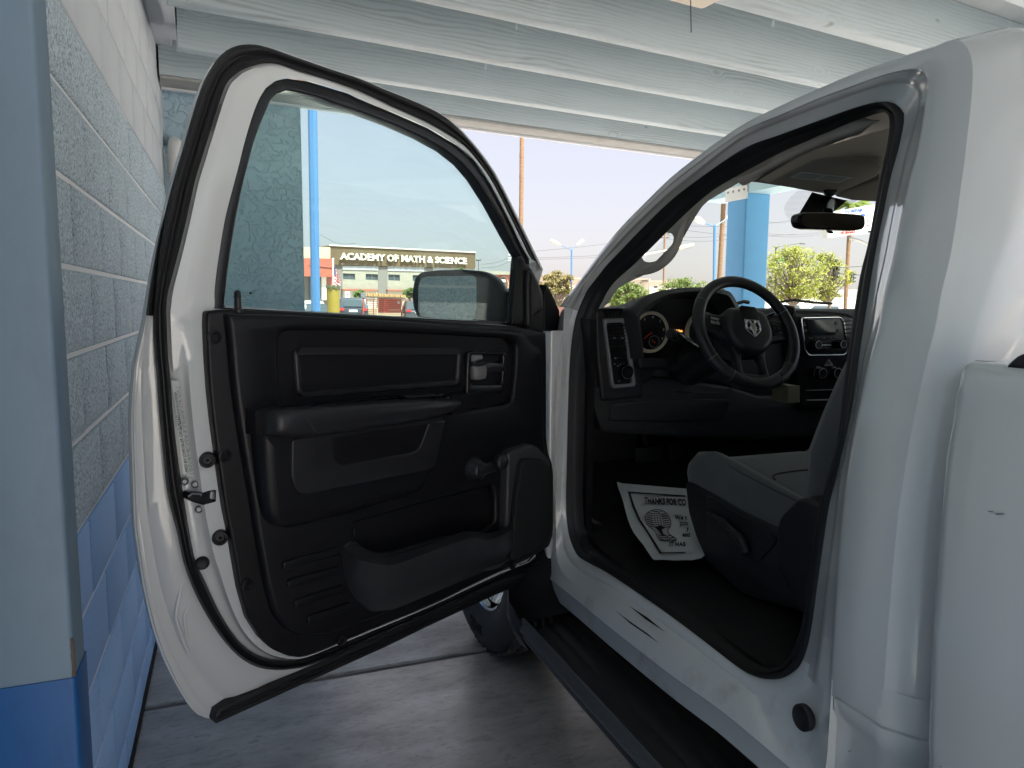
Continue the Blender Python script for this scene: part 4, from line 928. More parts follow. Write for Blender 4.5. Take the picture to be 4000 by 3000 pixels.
# --- speaker pod
pod = d2([(1995, 1772), (2010, 1762), (2085, 1737), (2110, 1745), (2160, 1800), (2165, 1860), (2166, 2040), (2160, 2095), (2143, 2130), (2110, 2155), (1990, 2200), (1975, 2195), (1985, 2100), (1992, 1900)], .075)
dobj(MB().plate(rpoly(pod, .008, 3), FD, .03, .066, .010), 'speaker_pod', POD)
gr = d2([(2040, 1812), (2052, 1794), (2122, 1796), (2155, 1825), (2163, 1920), (2163, 2060), (2148, 2110), (2115, 2150), (2000, 2192), (2006, 2100), (2022, 1920)], .086)
dobj(MB().plate(rpoly(gr, .01, 4), FD, .06, .084, .006), 'speaker_grille', mat('speaker_mesh', (.010, .010, .011), .8, bump=.6, bscale=1800, bdist=.0006))
# --- pressed ribs low on the trim
for (a, b) in (((1100, 2210), (1319, 2150)), ((1119, 2280), (1328, 2223)), ((1147, 2359), (1338, 2296)), ((1196, 2422), (1366, 2365))):
    A = FD(D2(*a, .038), .036); B = FD(D2(*b, .038), .036); d_ = (B-A).normalized(); L = (B-A).length
    F = lambda p, t, A=A, d_=d_: A+d_*p[0]+(DN.cross(d_))*p[1]+DN*t
    dobj(MB().plate(rrect(0, -.010, L, .010, .006), F, -.002, .009, .005), 'pressed_rib', PLAST)
# --- screws
for (u, v, t) in ((839, 1317, .018), (879, 1780, .018), (968, 2283, .018), (1338, 2500, .018), (2004, 2207, .018)):
    p = DP(u, v, t)
    sc_ = MB().cyl(p-DN*.004, DN, .012, .004, 18, prof=[(.014, 0), (.014, .005), (.010, .006), (.007, .003), (0, .003)]); so_ = dobj(sc_, 'screw', PLAST)
    MB().tube([p+DN*.0015+DD*(-.004)*math.cos(a)+Vector((0, 0, .0045*math.sin(a))) for a in (math.pi*k/8-.9 for k in range(9))], .0011, 5).obj('screw_glint', SATIN, None) if False else None
# --- lock rod
dobj(MB().cyl(DP(930, 1212, .006), (0, 0, 1), .006, .045, 14, prof=[(.011, -.005), (.011, .002), (.0078, .004), (.0072, .026), (.0080, .027), (.0080, .030), (.0072, .031), (.0080, .033), (.0072, .035), (.006, .040), (0, .043)]), 'lock_rod', PLAST2)
# --- bump stops, plugs, latch, bolts on the white edge
for (u, v, r) in ((808, 1794, .0165), (857, 2096, .0165)):
    dobj(MB().cyl(DP(u, v, -.008), DN+DD*.35, r, .016, 24, prof=[(r, 0), (r, .010), (r*.9, .016), (r*.55, .018), (r*.5, .012), (r*.2, .012), (0, .016)]), 'bump_stop', RUBBER)
dobj(MB().cyl(DP(790, 2200, -.026), DN+DD*.4, .012, .006, 20, prof=[(.015, 0), (.013, .004), (.009, .001), (0, .001)]), 'drain_plug', RUBBER)
for (u, v) in ((722, 1880), (763, 1891), (777, 1989)):
    dobj(MB().cyl(DP(u, v, -.020), DN+DD*.5, .007, .005, 14, prof=[(.008, 0), (.008, .003), (.006, .005), (.004, .003), (0, .003)]), 'latch_bolt', STEEL)
lt_ = [(729, 1935), (740, 1922), (786, 1924), (810, 1916), (836, 1912), (841, 1914), (841, 1959), (791, 1972), (757, 1963), (733, 1950)]
dobj(MB().plate(rpoly(d2(lt_, -.008), .003), FD, -.03, -.0035, .002), 'latch', PLASTG)
dobj(MB().plate(rpoly(d2([(822, 1921), (838, 1918), (839, 1950), (820, 1948)], -.002), .002), FD, -.003, 0, .001).tube([DP(735, 1940, -.002), DP(752, 1928, .0), DP(788, 1930, 0), DP(783, 1936, 0)], .002, 6), 'latch_claw', SATIN)
# --- certification label
lb = [(668, 1486), (697, 1488), (757, 1865), (729, 1862)]
tl = -.0155
def labp(a, b, t=0):
    f = lambda i: DP(*lb[i], -.019+.0)
    p0, p1, p2_, p3_ = DP(*lb[0], -.012), DP(*lb[1], -.010), DP(*lb[2], -.010), DP(*lb[3], -.012)
    return p0.lerp(p1, a).lerp(p3_.lerp(p2_, a), b)+DN*t
dobj(MB().loft([[labp(i/3, j/12, .001) for i in range(4)] for j in range(13)]), 'certification_label', mat('pale_label', (.55, .58, .57), .4))
bc = MB(); yb = .12; rnd = random.Random(11)
def lq(mb, a0, a1, b0, b1, t=.0016): mb.add([labp(a0, b0, t), labp(a1, b0, t), labp(a1, b1, t), labp(a0, b1, t)], [(0, 1, 2, 3)])
while yb < .50:
    hh = rnd.choice((.003, .003, .006, .009)); lq(bc, .12, .42, yb, yb+hh); yb += hh+rnd.choice((.003, .004, .006))
for col_ in range(5):
    y_ = .06+.04*(col_ % 2)
    while y_ < .97:
        L = rnd.uniform(.008, .05); x_ = .50+.10*col_
        if not (y_ < .5 and x_ < .45): lq(bc, x_, x_+.045, y_, min(.97, y_+L))
        y_ += L+rnd.uniform(.008, .03)
dobj(bc, 'label_print', mat('grey_print', (.10, .10, .11), .6), smooth=False, kind='stuff')
_lt = text('MFD BY CHRYSLER GROUP LLC', .0085, lambda p, t: labp(.30-0*p[1], .95, t)+(labp(.3, .0)-labp(.3, 1)).normalized()*p[0]+(labp(0, .9)-labp(1, .9)).normalized()*p[1], .0015, .0019, align='LEFT')
dobj(_lt, 'label_lettering', INK, smooth=False)
# --- crease lines pressed in the lower rear corner
for (pts, wd) in (([(722, 2260), (708, 2290), (687, 2400), (692, 2430), (715, 2500), (735, 2545)], .004), ([(755, 2315), (722, 2400), (721, 2430), (728, 2480)], .003)):
    dobj(MB().tube(crs([DP(u, v, -.0575) for u, v in pts], 30), wd, 8), 'pressed_crease', PAINT, 80)
# --- black strip along the bottom edge
st = d2([(833, 2813), (843, 2775), (886, 2745), (1199, 2606), (1500, 2473), (1700, 2385), (1899, 2292), (2025, 2242), (2101, 2211), (2116, 2215), (2122, 2245), (2018, 2281), (1931, 2325), (1700, 2432), (1500, 2529), (1200, 2664), (843, 2826)], -.055)
strip = MB().plate(st, FD, -.10, -.05, .006)
for (a, b) in (((860, 2790), (2110, 2228)), ((850, 2808), (2115, 2238))):
    strip.tube([DP(*a, -.048), DP(*b, -.048)], .004, 6)
dobj(strip, 'bottom_strip', RUBBER)
# --- mirror sail trim
sail = d2([(2031, 1003), (2024, 1100), (2010, 1268), (2052, 1276), (2068, 1300), (2073, 1330), (2086, 1349), (2134, 1349), (2134, 1194), (2127, 1136), (2115, 1103), (2100, 1071), (2081, 1044), (2066, 1033), (2050, 1000)], .022)
dobj(MB().plate(rpoly(sail, .004, 2), FD, -.004, .012, .004), 'mirror_sail_trim', PLAST)
dobj(MB().plate(rpoly(d2([(2066, 1050), (2062, 1110), (2064, 1270), (2072, 1290), (2092, 1240), (2128, 1215), (2128, 1170), (2112, 1110), (2090, 1062)], .028), .012, 4), FD, .0, .028, .016, seg=5), 'sail_bulge', PLAST, 60)
dobj(MB().plate(rpoly(d2([(2031, 1005), (2010, 1262), (2022, 1264), (2043, 1016)], -.008), .001), FD, -.016, -.004, .003), 'division_bar', PLASTG)
# outside mirror seen through the glass
mc = DP(1752, 1166, -.30)
mN = Vector((-.675, -.737, 0)).normalized(); mX = Vector((0, 0, 1)).cross(mN).normalized(); mX = mX if mX.x > 0 else -mX
mF = lambda u, v, t=0: onP(u, v, tuple(mc+mN*t), tuple(mN))
def m2(px, t=0):
    out = []
    for u, v in px: q = mF(u, v, t)-mc; out.append(Vector((q.dot(mX), q.z)))
    return out
FM = lambda p, t: mc+mX*p[0]+Vector((0, 0, 1))*p[1]+mN*t
hous = [(1612, 1210), (1604, 1150), (1616, 1085), (1640, 1062), (1700, 1055), (1800, 1052), (1880, 1058), (1920, 1078), (1945, 1105), (1960, 1150), (1958, 1262), (1700, 1262), (1630, 1245)]
H0 = m2(hous, 0); H0 = rpoly(H0, .012, 3)
cen = sum(H0, Vector((0, 0)))/len(H0)
hr = [[FM(cen+(p-cen)*k, t) for p in H0] for k, t in ((.90, .004), (.965, .0), (1, -.012), (1.0, -.04), (.97, -.075), (.86, -.115), (.6, -.145), (.2, -.155))]
mh = MB().loft(hr, True); mh.cap(hr[0]); mh.cap(hr[-1]); dobj(mh, 'mirror_housing', PLAST, 60)
mg = rpoly(m2([(1643, 1088), (1670, 1080), (1850, 1078), (1862, 1090), (1862, 1200), (1852, 1248), (1835, 1256), (1700, 1243), (1645, 1235), (1632, 1210), (1634, 1120)], .008), .006, 3)
dobj(MB().plate(mg, FM, .003, .008, .001), 'mirror_glass', mat('mirror_silver', (.62, .70, .70), .03, metal=1), smooth=False)
hm_ = MB(); o_ = mF(1831, 1238, .0085)
for k in range(3): hm_.tube([o_+mX*(-.003+.003*k)+Vector((0, 0, -.003)), o_+mX*(-.003+.003*k)+Vector((0, 0, .004))], .0005, 4)
hm_.tube([o_+mX*a+Vector((0, 0, b)) for a, b in ((-.004, -.004), (-.007, -.003), (-.007, .004), (.007, .004), (.007, -.003), (.004, -.004))], .0005, 4)
dobj(hm_, 'heater_mark', INK, smooth=False)
ms = MB().tube(crs([mF(1940, 1180, -.05), DP(1990, 1185, -.2), DP(2080, 1180, -.14), DP(2130, 1180, -.10)], 12), [.05]*12, 16)
dobj(ms, 'mirror_arm', PLAST, 60)
dobj(MB().plate(rpoly(d2([(2018, 1262), (2034, 1140), (2060, 1060), (2095, 1080), (2128, 1200), (2130, 1300)], -.12), .01), FD, -.16, -.12, .012), 'mirror_foot', PLAST)
mfp = [(2135, 1110), (2150, 1130), (2175, 1186), (2187, 1215), (2188, 1302), (2128, 1302), (2126, 1150)]
dobj(MB().plate(rpoly(d2(mfp, -.08), .004), FD, -.12, -.08, .004), 'hinge_cover', PLAST)
# ================================================================== INSIDE THE CAB
def y2(px, Y): return [Vector((onY(u, v, Y).x, onY(u, v, Y).z)) for u, v in px]
def FY(Y): return lambda p, t: Vector((p[0], Y-t, p[1]))
def ypl(px, Y, t0, t1, b=0, holes=(), r=0, rn=4, seg=3, mb=None):
    """plate facing the cab, its outline traced at its own face"""
    f = lambda P: rpoly(y2(P, Y-t1), r, rn) if r else y2(P, Y-t1)
    return (mb or MB()).plate(f(px), FY(Y), t0, t1, b, [f(h) for h in holes], seg)
DY = 2.24
DPL = mat('dash_black_plastic', (.020, .021, .024), .5, bump=.3, bscale=900, bdist=.0004)
DTOP = mat('dash_top_grey', (.050, .054, .058), .6, bump=.3, bscale=700, bdist=.0005)
GLOW = mat('dial_face_black', (.008, .008, .009), .35)
# main body of the dashboard, a section swept across the cab
sec = []
for x in [1.12+.0, 1.14]+[1.2+.1*k for k in range(16)]+[2.76]:
    c = .05*(1-((x-1.95)/.85)**2)
    sec.append([Vector((x, y, z)) for y, z in ((2.50+c*3, 1.415), (2.44+c, 1.432), (2.34+c*.5, 1.436), (2.285, 1.428), (2.262, 1.410), (2.255, 1.36), (2.26, 1.20), (2.27, 1.06), (2.33, 1.00), (2.60, .96))])
dash = MB().loft(sec); dash.cap(sec[0]); dash = dash.obj('dashboard', DTOP, truck, ang=60)
def ob(mb, name, m, ang=38, **k): return mb.obj(name, m, dash, ang=ang, **k)
# face skin
ob(ypl([(2330, 1225), (2420, 1215), (2520, 1215), (3420, 1240), (3420, 1520), (3330, 1560), (2960, 1560), (2830, 1500), (2560, 1440), (2520, 1560), (2330, 1600), (2300, 1400)], DY, -.05, .010, .006, r=.02), 'dash_face', DPL)
# knee panel
kn = ypl([(2290, 1500), (2500, 1500), (2560, 1470), (2850, 1510), (2960, 1545), (3300, 1545), (3300, 1700), (2950, 1720), (2700, 1710), (2350, 1690)], DY, -.04, .02, .012, r=.02); ob(kn, 'knee_panel', DPL)
ob(ypl([(2390, 1575), (2540, 1560), (2850, 1560), (2830, 1640), (2600, 1650), (2380, 1645)], DY-.02, -.01, .006, .004, r=.01), 'fuse_cover', DPL)
ob(MB().tube(crs([onY(u, v, DY-.032) for u, v in ((2640, 1530), (2780, 1535), (2838, 1530), (2850, 1515), (2862, 1512), (2890, 1522))], 20), .0022, 6), 'knee_highlight_edge', PLAST2)
# left end: vent stack
ob(ypl([(2322, 1212), (2335, 1205), (2440, 1202), (2475, 1225), (2500, 1320), (2520, 1555), (2350, 1570), (2330, 1400)], DY, 0, .030, .014, r=.02, seg=5), 'vent_stack', DPL)
ob(MB().loft([[onY(u, v, yy) for u, v in pts] for pts, yy in (([(2362, 1206), (2400, 1199), (2432, 1200), (2448, 1206)], 2.10), ([(2355, 1202), (2396, 1193), (2436, 1196), (2462, 1212)], 2.22))]), 'stack_top', DTOP)
for k in range(6):
    ob(ypl([(2360+13*k, 1216), (2364+13*k, 1216), (2372+12.6*k, 1236), (2368+12.6*k, 1236)], DY-.03, 0, .008, .0), 'defroster_slat', PLAST2)
ob(ypl([(2353, 1212), (2440, 1213), (2448, 1238), (2364, 1240)], DY-.03, -.01, .002, 0), 'defroster_slot', GLOW)
bz_o = [(2360, 1248), (2375, 1244), (2445, 1243), (2455, 1250), (2487, 1500), (2480, 1512), (2400, 1518), (2390, 1508)]
bz_i = [(2372, 1262), (2440, 1260), (2472, 1498), (2402, 1504)]
ob(ypl(bz_o, DY-.03, 0, .014, .006, [bz_i], r=.010), 'switch_bezel', BEZEL, 50)
ob(ypl([(2366, 1256), (2448, 1252), (2480, 1506), (2396, 1510)], DY-.03, -.005, .001, 0), 'switch_panel', GLOW)
for k in range(8):
    f = k/7; ob(ypl([(2374+11*f, 1268+98*f), (2440+14*f, 1267+98*f), (2440+14*f, 1271+98*f), (2374+11*f, 1272+98*f)], DY-.03, 0, .009, .0), 'vent_slat', PLAST2)
for u_ in (2402, 2431): ob(ypl([(u_, 1318), (u_+5, 1317), (u_+5, 1323), (u_, 1324)], DY-.03, 0, .013, .001), 'vent_tab', SATIN)
ob(ypl([(2412, 1394), (2441, 1393), (2443, 1402), (2413, 1403)], DY-.03, 0, .006, .002, r=.003), 'dimmer_wheel', PLAST2)
ob(ypl([(2401, 1396), (2407, 1396), (2407, 1402), (2401, 1402)], DY-.03, 0, .002, 0), 'switch_mark', BEZEL)
ob(ypl([(2450, 1394), (2456, 1394), (2456, 1401), (2450, 1401)], DY-.03, 0, .002, 0), 'switch_mark', BEZEL)
for (u, v, w_) in ((2402, 1422, 5), (2414, 1430, 7), (2424, 1424, 4), (2437, 1423, 6), (2450, 1428, 6), (2418, 1489, 5), (2437, 1502, 3), (2444, 1501, 8), (2456, 1501, 3), (2460, 1500, 2)):
    ob(ypl([(u-w_/2, v-2), (u+w_/2, v-2), (u+w_/2, v+1.5), (u-w_/2, v+1.5)], DY-.03, 0, .002, 0), 'switch_mark', BEZEL)
kc = onY(2441, 1451, DY-.033)
kn_ = ob(MB().cyl(kc, (0, -1, 0), .022, .018, 32, prof=[(.026, 0), (.024, .004), (.0235, .018), (.0215, .021), (.020, .019), (0, .018)]), 'headlight_knob', PLASTG)
MB().tube([kc+Vector((.0225*math.cos(a), -.0195, .0225*math.sin(a))) for a in (math.radians(x) for x in range(60, 300, 12))], .0010, 5).obj('knob_ring', SATIN, kn_)
# instrument hood: arched brow over the cluster
outb = [(2502, 1400), (2491, 1320), (2476, 1240), (2474, 1208), (2520, 1165), (2580, 1140), (2650, 1127), (2730, 1122), (2790, 1128), (2840, 1135), (2862, 1152), (2885, 1195), (2905, 1240), (2915, 1290)]
inb = [(2517, 1400), (2508, 1320), (2500, 1245), (2508, 1228), (2560, 1190), (2600, 1163), (2660, 1150), (2740, 1145), (2800, 1152), (2835, 1160), (2850, 1172), (2868, 1205), (2885, 1240), (2895, 1290)]
def yr(px, Y, k=60): return crs([onY(u, v, Y) for u, v in px], k)
O_, I_ = yr(outb, 2.13), yr(inb, 2.125)
Ob = [p+Vector((0, .26, -.045)) for p in O_]; O1 = [p+Vector((0, .03, -.0)) for p in O_]
Od = yr([(a*.35+b*.65, c*.35+d_*.65) for (a, c), (b, d_) in zip(outb, inb)], 2.112)
hood = MB().loft([Ob, O1, O_, Od, I_, [p+Vector((0, .03, 0)) for p in I_], [p+Vector((-.0, .13, -.03)) for p in I_]])
ob(hood, 'instrument_hood', DTOP, 50)
ob(ypl([(2498, 1240), (2600, 1160), (2840, 1160), (2890, 1250), (2900, 1420), (2500, 1420)], 2.225, -.01, .010, 0), 'cluster_face', GLOW)
# left flank of the cluster
ob(ypl([(2470, 1215), (2500, 1235), (2506, 1350), (2515, 1400), (2612, 1402), (2612, 1440), (2500, 1440), (2480, 1330)], DY-.03, -.02, .030, .010, r=.010), 'cluster_surround', DPL)
# tachometer
tc_ = onY(2541, 1297, 2.205); rad = .071
tm = MB().cyl(tc_, (0, -1, 0), 1, 1, 48, prof=[(rad-.010, .001), (rad-.009, .006), (rad, .007), (rad+.002, .003), (rad+.003, -.004)]); tach = ob(tm, 'dial_ring', mat('pale_gold_ring', (.62, .55, .42), .35))
tdf = MB().cyl(tc_, (0, -1, 0), 1, 1, 48, prof=[(rad-.008, .002), (0, .002)]); tdf = ob(tdf, 'dial_face', GLOW)
WH = mat('white_print', (.75, .75, .72), .6); RED = mat('red_needle', (.75, .05, .03), .4)
FT = lambda p, t: tc_+Vector((p[0], -.003-t, p[1]))
nums = MB()
for k in range(8):
    a = math.radians(232-k*37); c = ((rad-.019)*math.cos(a), (rad-.019)*math.sin(a))
    if k > 2: text(str(k), .012, lambda p, t, c=c: FT((p[0]+c[0], p[1]+c[1]-.004), t), 0, .0006, nums, bold=.01)
nums.obj('dial_numbers', WH, tdf, smooth=False)
tk = MB()
for k in range(30):
    a = math.radians(232-k*9.3); tk.tube([tc_+Vector(((rad-.008)*math.cos(a), -.0085, (rad-.008)*math.sin(a))), tc_+Vector(((rad-.002)*math.cos(a), -.0085, (rad-.002)*math.sin(a)))], .0004, 4)
tk.obj('dial_ticks', INK, tach, smooth=False, kind='stuff')
MB().tube([tc_+Vector((.001, -.009, 0)), tc_+Vector((-.030, -.009, -.022))], [.0020, .0012], 6).obj('dial_needle', RED, tdf)
tg = onY(2553, 1334, 2.197)
MB().cyl(tg, (0, -1, 0), 1, 1, 30, prof=[(.0, .002), (.018, .002), (.019, .004), (.0205, .004), (.021, 0)]).obj('small_dial', GLOW, tdf)
MB().tube([tg+Vector((.003, -.006, -.004)), tg+Vector((-.011, -.006, .006))], [.0016, .0009], 6).obj('dial_needle', RED, tdf)
MB().tube([tg+Vector((.0205*math.cos(a), -.004, .0205*math.sin(a))) for a in (k*math.pi/12 for k in range(24))], .0008, 5, True).obj('small_dial_ring', BEZEL, tdf)
sp = onY(2745, 1297, 2.205)
ob(MB().cyl(sp, (0, -1, 0), 1, 1, 48, prof=[(rad-.010, .001), (rad-.009, .006), (rad, .007), (rad+.002, .003), (rad+.003, -.004)]), 'dial_ring', mat('pale_gold_ring', (.62, .55, .42), .35))
AMB = mat('amber_display', (1, .45, .1), .5, emit=.9)
text('50.7mi', .012, lambda p, t: onY(2650, 1297, 2.205)+Vector((p[0], -t, p[1])), 0, .0005).obj('odometer_digits', AMB, tdf, smooth=False)
# indicator stalk
st0, st1 = onY(2705, 1350, 1.99), onY(2617, 1302, 1.955)
stk = MB().tube([onY(2740, 1365, 2.02), st0, st0.lerp(st1, .45), st0.lerp(st1, .5), st0.lerp(st1, .95), st1], [.010, .011, .015, .0185, .0185, .016], 18)
stko = stk.obj('indicator_stalk', PLASTG, truck)
MB().tube([st0+Vector((0, -.006, .014)), st0.lerp(st1, .75)+Vector((0, -.008, .017))], .0014, 5).obj('stalk_print', SATIN, stko)
# steering column shroud
c0, c1 = Vector((1.55, 2.02, 1.315)), Vector((1.55, 2.28, 1.21))
MB().tube([c0, c0.lerp(c1, .3), c1], [.055, .062, .075], 20).obj('column_shroud', DPL, truck)
# gear lever
g0, g1, g2 = onY(2955, 1268, 1.96), onY(3005, 1236, 1.97), onY(3062, 1213, 2.02)
gl_ = MB().tube(crs([c0+Vector((.03, -.01, .03)), g0, g1, g2], 12), [.009]*5+[.008]*5+[.010, .012], 12)
glo = gl_.obj('gear_lever', PLASTG, truck)
gk = onY(3083, 1215, 2.02)
MB().tube([gk+Vector((-.03, .012, .004)), gk+Vector((-.020, .006, .006)), gk, gk+Vector((.010, -.004, -.002)), gk+Vector((.014, -.005, -.003))], [.012, .017, .020, .019, .012], 20).obj('lever_knob', PLAST2, glo)
# ---- steering wheel
SWc = Vector((1.55, 1.93, 1.36)); tl_ = math.radians(27)
sy_ = Vector((0, math.sin(tl_), math.cos(tl_))); rot_ = math.radians(6)
sx_ = (Vector((1, 0, 0))*math.cos(rot_)-sy_*math.sin(rot_)); sy2 = (sy_*math.cos(rot_)+Vector((1, 0, 0))*math.sin(rot_)); sn = sx_.cross(sy2).normalized()
if sn.y > 0: sn = -sn
def FSW(p, t): return SWc+sx_*p[0]+sy2*p[1]+sn*t
LEATH = mat('black_leather', (.022, .022, .025), .40, bump=.35, bscale=700, bdist=.0005)
Rw = .178
swm = MB(); secs = []
for k in range(72):
    a = 2*math.pi*k/72; r1 = .0165+.0022*max(0, math.cos(2*(a)))+.0015*max(0, -math.sin(a)); rr_ = Rw
    sec_ = []
    for j in range(14):
        b = 2*math.pi*j/14; sec_.append(FSW(((rr_+r1*1.12*math.cos(b))*math.cos(a), (rr_+r1*1.12*math.cos(b))*math.sin(a)*1.02), r1*math.sin(b)*.95+.006))
    secs.append(sec_)
swm.loft(secs+[secs[0]], True); swo = swm.obj('steering_wheel', LEATH, truck, ang=80)
def wob(mb, name, m, ang=40): return mb.obj(name, m, swo, ang=ang)
for a0 in (150, 214, 240, 298, 322, 28):
    a = math.radians(a0); q = [FSW(((Rw+.0198*math.cos(b))*math.cos(a), (Rw+.0198*math.cos(b))*math.sin(a)*1.02), .0178*math.sin(b)+.006) for b in (2*math.pi*j/20 for j in range(20))]
    wob(MB().tube(q, .0009, 4, True), 'rim_seam', BEZEL)
spoke = [(-.168, .050), (-.13, .056), (-.085, .052), (-.06, .066), (.0, .072), (.06, .066), (.085, .052), (.13, .056), (.168, .050), (.172, -.01), (.12, -.020), (.085, -.030), (.062, -.060), (.054, -.10), (.060, -.150), (.064, -.168), (.0, -.180), (-.064, -.168), (-.060, -.150), (-.054, -.10), (-.062, -.060), (-.085, -.030), (-.12, -.020), (-.172, -.01)]
hole = [(-.030, -.082), (.030, -.082), (.040, -.105), (.038, -.145), (-.038, -.145), (-.040, -.105)]
wob(MB().plate(rpoly(spoke, .014), FSW, -.022, .004, .008, [rpoly(hole, .012)]), 'wheel_spokes', LEATH, 50)
hub = rpoly([(a_*1.12, b_*1.05) for a_, b_ in [(-.072, .040), (-.060, .070), (.0, .078), (.060, .070), (.072, .040), (.080, .0), (.072, -.036), (.038, -.074), (.0, -.082), (-.038, -.074), (-.072, -.036), (-.080, .0)]], .02, 5)
FSB = lambda p, t: FSW((p[0]*1.08, p[1]*1.08-.022), t)
wob(MB().plate(hub, FSW, -.03, .034, .024, seg=6), 'airbag_cover', LEATH, 70)
wob(MB().plate(rpoly([(-.030, .078), (.030, .078), (.036, .03), (.0, .004), (-.036, .03)], .008), FSW, .01, .0365, .004), 'cover_centre', PLAST)
sh = [(-.026, .042), (.026, .042), (.028, .010), (.0, -.016), (-.028, .010)]
sh = [(a_, b_+.004) for a_, b_ in sh]
badge = wob(MB().plate(rpoly(sh, .004), FSB, .036, .0395, .001, [rpoly([(p[0]*.90, (p[1]-.018)*.88+.018) for p in sh], .003)]), 'badge', CHROME)
MB().plate(rpoly([(p[0]*.93, (p[1]-.018)*.92+.018) for p in sh], .003), FSB, .034, .0372, 0).obj('badge_field', INK, swo)
# ram's head: brow and muzzle, with two curling horns
rh = MB().plate(rpoly([(-.008, .034), (.008, .034), (.0095, .020), (.005, .004), (.003, -.006), (-.003, -.006), (-.005, .004), (-.0095, .020)], .004), FSB, .037, .0425, .002, seg=4)
for s_ in (-1, 1):
    pth = [(.006, .034), (.013, .040), (.021, .036), (.0235, .026), (.020, .015), (.0125, .011), (.0085, .016), (.0125, .022)]
    rh.tube(crs([FSB((s_*a_, b_), .040) for a_, b_ in pth], 18), [.0042]*4+[.0040]*4+[.0034]*4+[.0026]*3+[.0018]*3, 10)
wob(rh, 'badge_emblem', CHROME, 70)
for s_ in (-1, 1):
    bo = rpoly([(s_*.094, .042), (s_*.132, .046), (s_*.138, .006), (s_*.100, -.006)], .005)
    pd = wob(MB().plate(bo, FSW, 0, .0075, .003), 'switch_pod', PLASTG)
    for (xa, ya, xb_, yb_) in ((.101, .028, .132, .038), (.101, .012, .115, .025), (.118, .013, .133, .026)):
        MB().plate(rpoly([(s_*xa, ya), (s_*xb_, ya+.002), (s_*xb_, yb_), (s_*xa, yb_-.002)], .002), FSW, .006, .0105, .0015).obj('switch_button', SATIN if s_ < 0 else PLAST2, swo)
# ---- centre stack
CY = 2.20
ob(ypl([(3095, 1222), (3330, 1232), (3350, 1300), (3370, 1600), (3130, 1600), (3105, 1400)], CY, -.06, .010, .012, r=.02), 'centre_stack', PLASTG)
rdo = [(3128, 1240), (3285, 1237), (3300, 1255), (3315, 1375), (3300, 1388), (3160, 1390), (3145, 1370)]
ob(ypl(rdo, CY, .006, .020, .002, [[(3133, 1243), (3283, 1240), (3296, 1257), (3311, 1373), (3298, 1384), (3162, 1386), (3149, 1368)]], r=.012), 'radio_ring', CHROME)
rad_ = ypl([(3133, 1243), (3283, 1240), (3297, 1257), (3312, 1373), (3299, 1384), (3162, 1386), (3149, 1368)], CY, .004, .016, .002, r=.010)
rado = ob(rad_, 'radio', PLASTG)
ob(ypl([(3150, 1246), (3255, 1245), (3268, 1300), (3258, 1310), (3172, 1311), (3164, 1306)], CY, .012, .020, .002, r=.006), 'radio_screen', mat('radio_screen_glass', (.035, .045, .055), .12))
for (u, v) in ((3189, 1346), (3286, 1344)):
    p = onY(u, v, CY-.03); kb_ = ob(MB().cyl(p+Vector((0, .02, 0)), (0, -1, 0), 1, 1, 28, prof=[(.0165, 0), (.0155, .028), (.013, .033), (0, .033)]), 'radio_knob', PLASTG)
    MB().tube([p+Vector((.0138*math.cos(a), -.012, .0138*math.sin(a))) for a in (k*math.pi/12 for k in range(24))], .0014, 6, True).obj('knob_ring', SATIN, kb_)
ob(ypl([(3206, 1346), (3248, 1346), (3248, 1350), (3206, 1350)], CY, .012, .020, .001), 'radio_trim_bar', SATIN)
for k in range(3):
    for vv in (1334, 1356): ob(ypl([(3203+16*k, vv), (3217+16*k, vv), (3217+16*k, vv+9), (3203+16*k, vv+9)], CY, .012, .019, .002), 'radio_button', PLAST2)
for k in range(5): ob(ypl([(3160+24*k, 1318), (3176+24*k, 1318), (3177+24*k, 1324), (3161+24*k, 1324)], CY, .012, .0175, .001), 'radio_button', PLAST2)
for (u, v) in ((3141, 1264), (3147, 1292), (3267, 1262), (3272, 1292)): ob(ypl([(u-5, v-6), (u+5, v-6), (u+5, v+6), (u-5, v+6)], CY, .012, .0175, .001, r=.002), 'radio_button', PLAST2)
text('MENU', .006, lambda p, t: onY(3142, 1272, CY-.018)+Vector((p[0], -t, p[1])), 0, .0004).obj('radio_print', BEZEL, rado, smooth=False)
hz_ = [(3228, 1425), (3238, 1408), (3250, 1425)]
ob(ypl(hz_, CY, .008, .016, .002, r=.003), 'hazard_button', mat('dull_red_plastic', (.10, .03, .03), .4))
ob(ypl([(3222, 1429), (3238, 1403), (3256, 1428)], CY, .006, .013, .002, [hz_], r=.004), 'hazard_frame', SATIN)
for (u, v) in ((3197, 1456), (3256, 1455), (3314, 1452)):
    p = onY(u, v, CY-.02); ko = ob(MB().cyl(p+Vector((0, .012, 0)), (0, -1, 0), 1, 1, 28, prof=[(.026, 0), (.024, .010), (.019, .014), (.0185, .034), (.016, .038), (0, .037)]), 'climate_knob', PLASTG)
    MB().tube([p+Vector((.0185*math.cos(a), -.024, .0185*math.sin(a))) for a in (k*math.pi/12 for k in range(24))], .0010, 6, True).obj('knob_ring', SATIN, ko)
for (vv, hh, mm) in ((1524, 3, BEZEL), (1562, 4, SATIN)): ob(ypl([(3155, vv), (3300, vv-4), (3300, vv-4+hh), (3155, vv+hh)], CY, .006, .018, .001), 'stack_trim_bar', mm)
for k in range(6): ob(ypl([(3297+k*3, 1252+k*16), (3340+k*2, 1250+k*16), (3340+k*2, 1254+k*16), (3297+k*3, 1257+k*16)], CY, .004, .022, .001), 'centre_vent_slat', PLAST2)
ob(ypl([(3020, 1255), (3035, 1258), (3047, 1325), (3030, 1322), (2985, 1318), (2975, 1262)], CY+.03, -.02, .012, .004, r=.006), 'left_centre_vent', PLAST2)
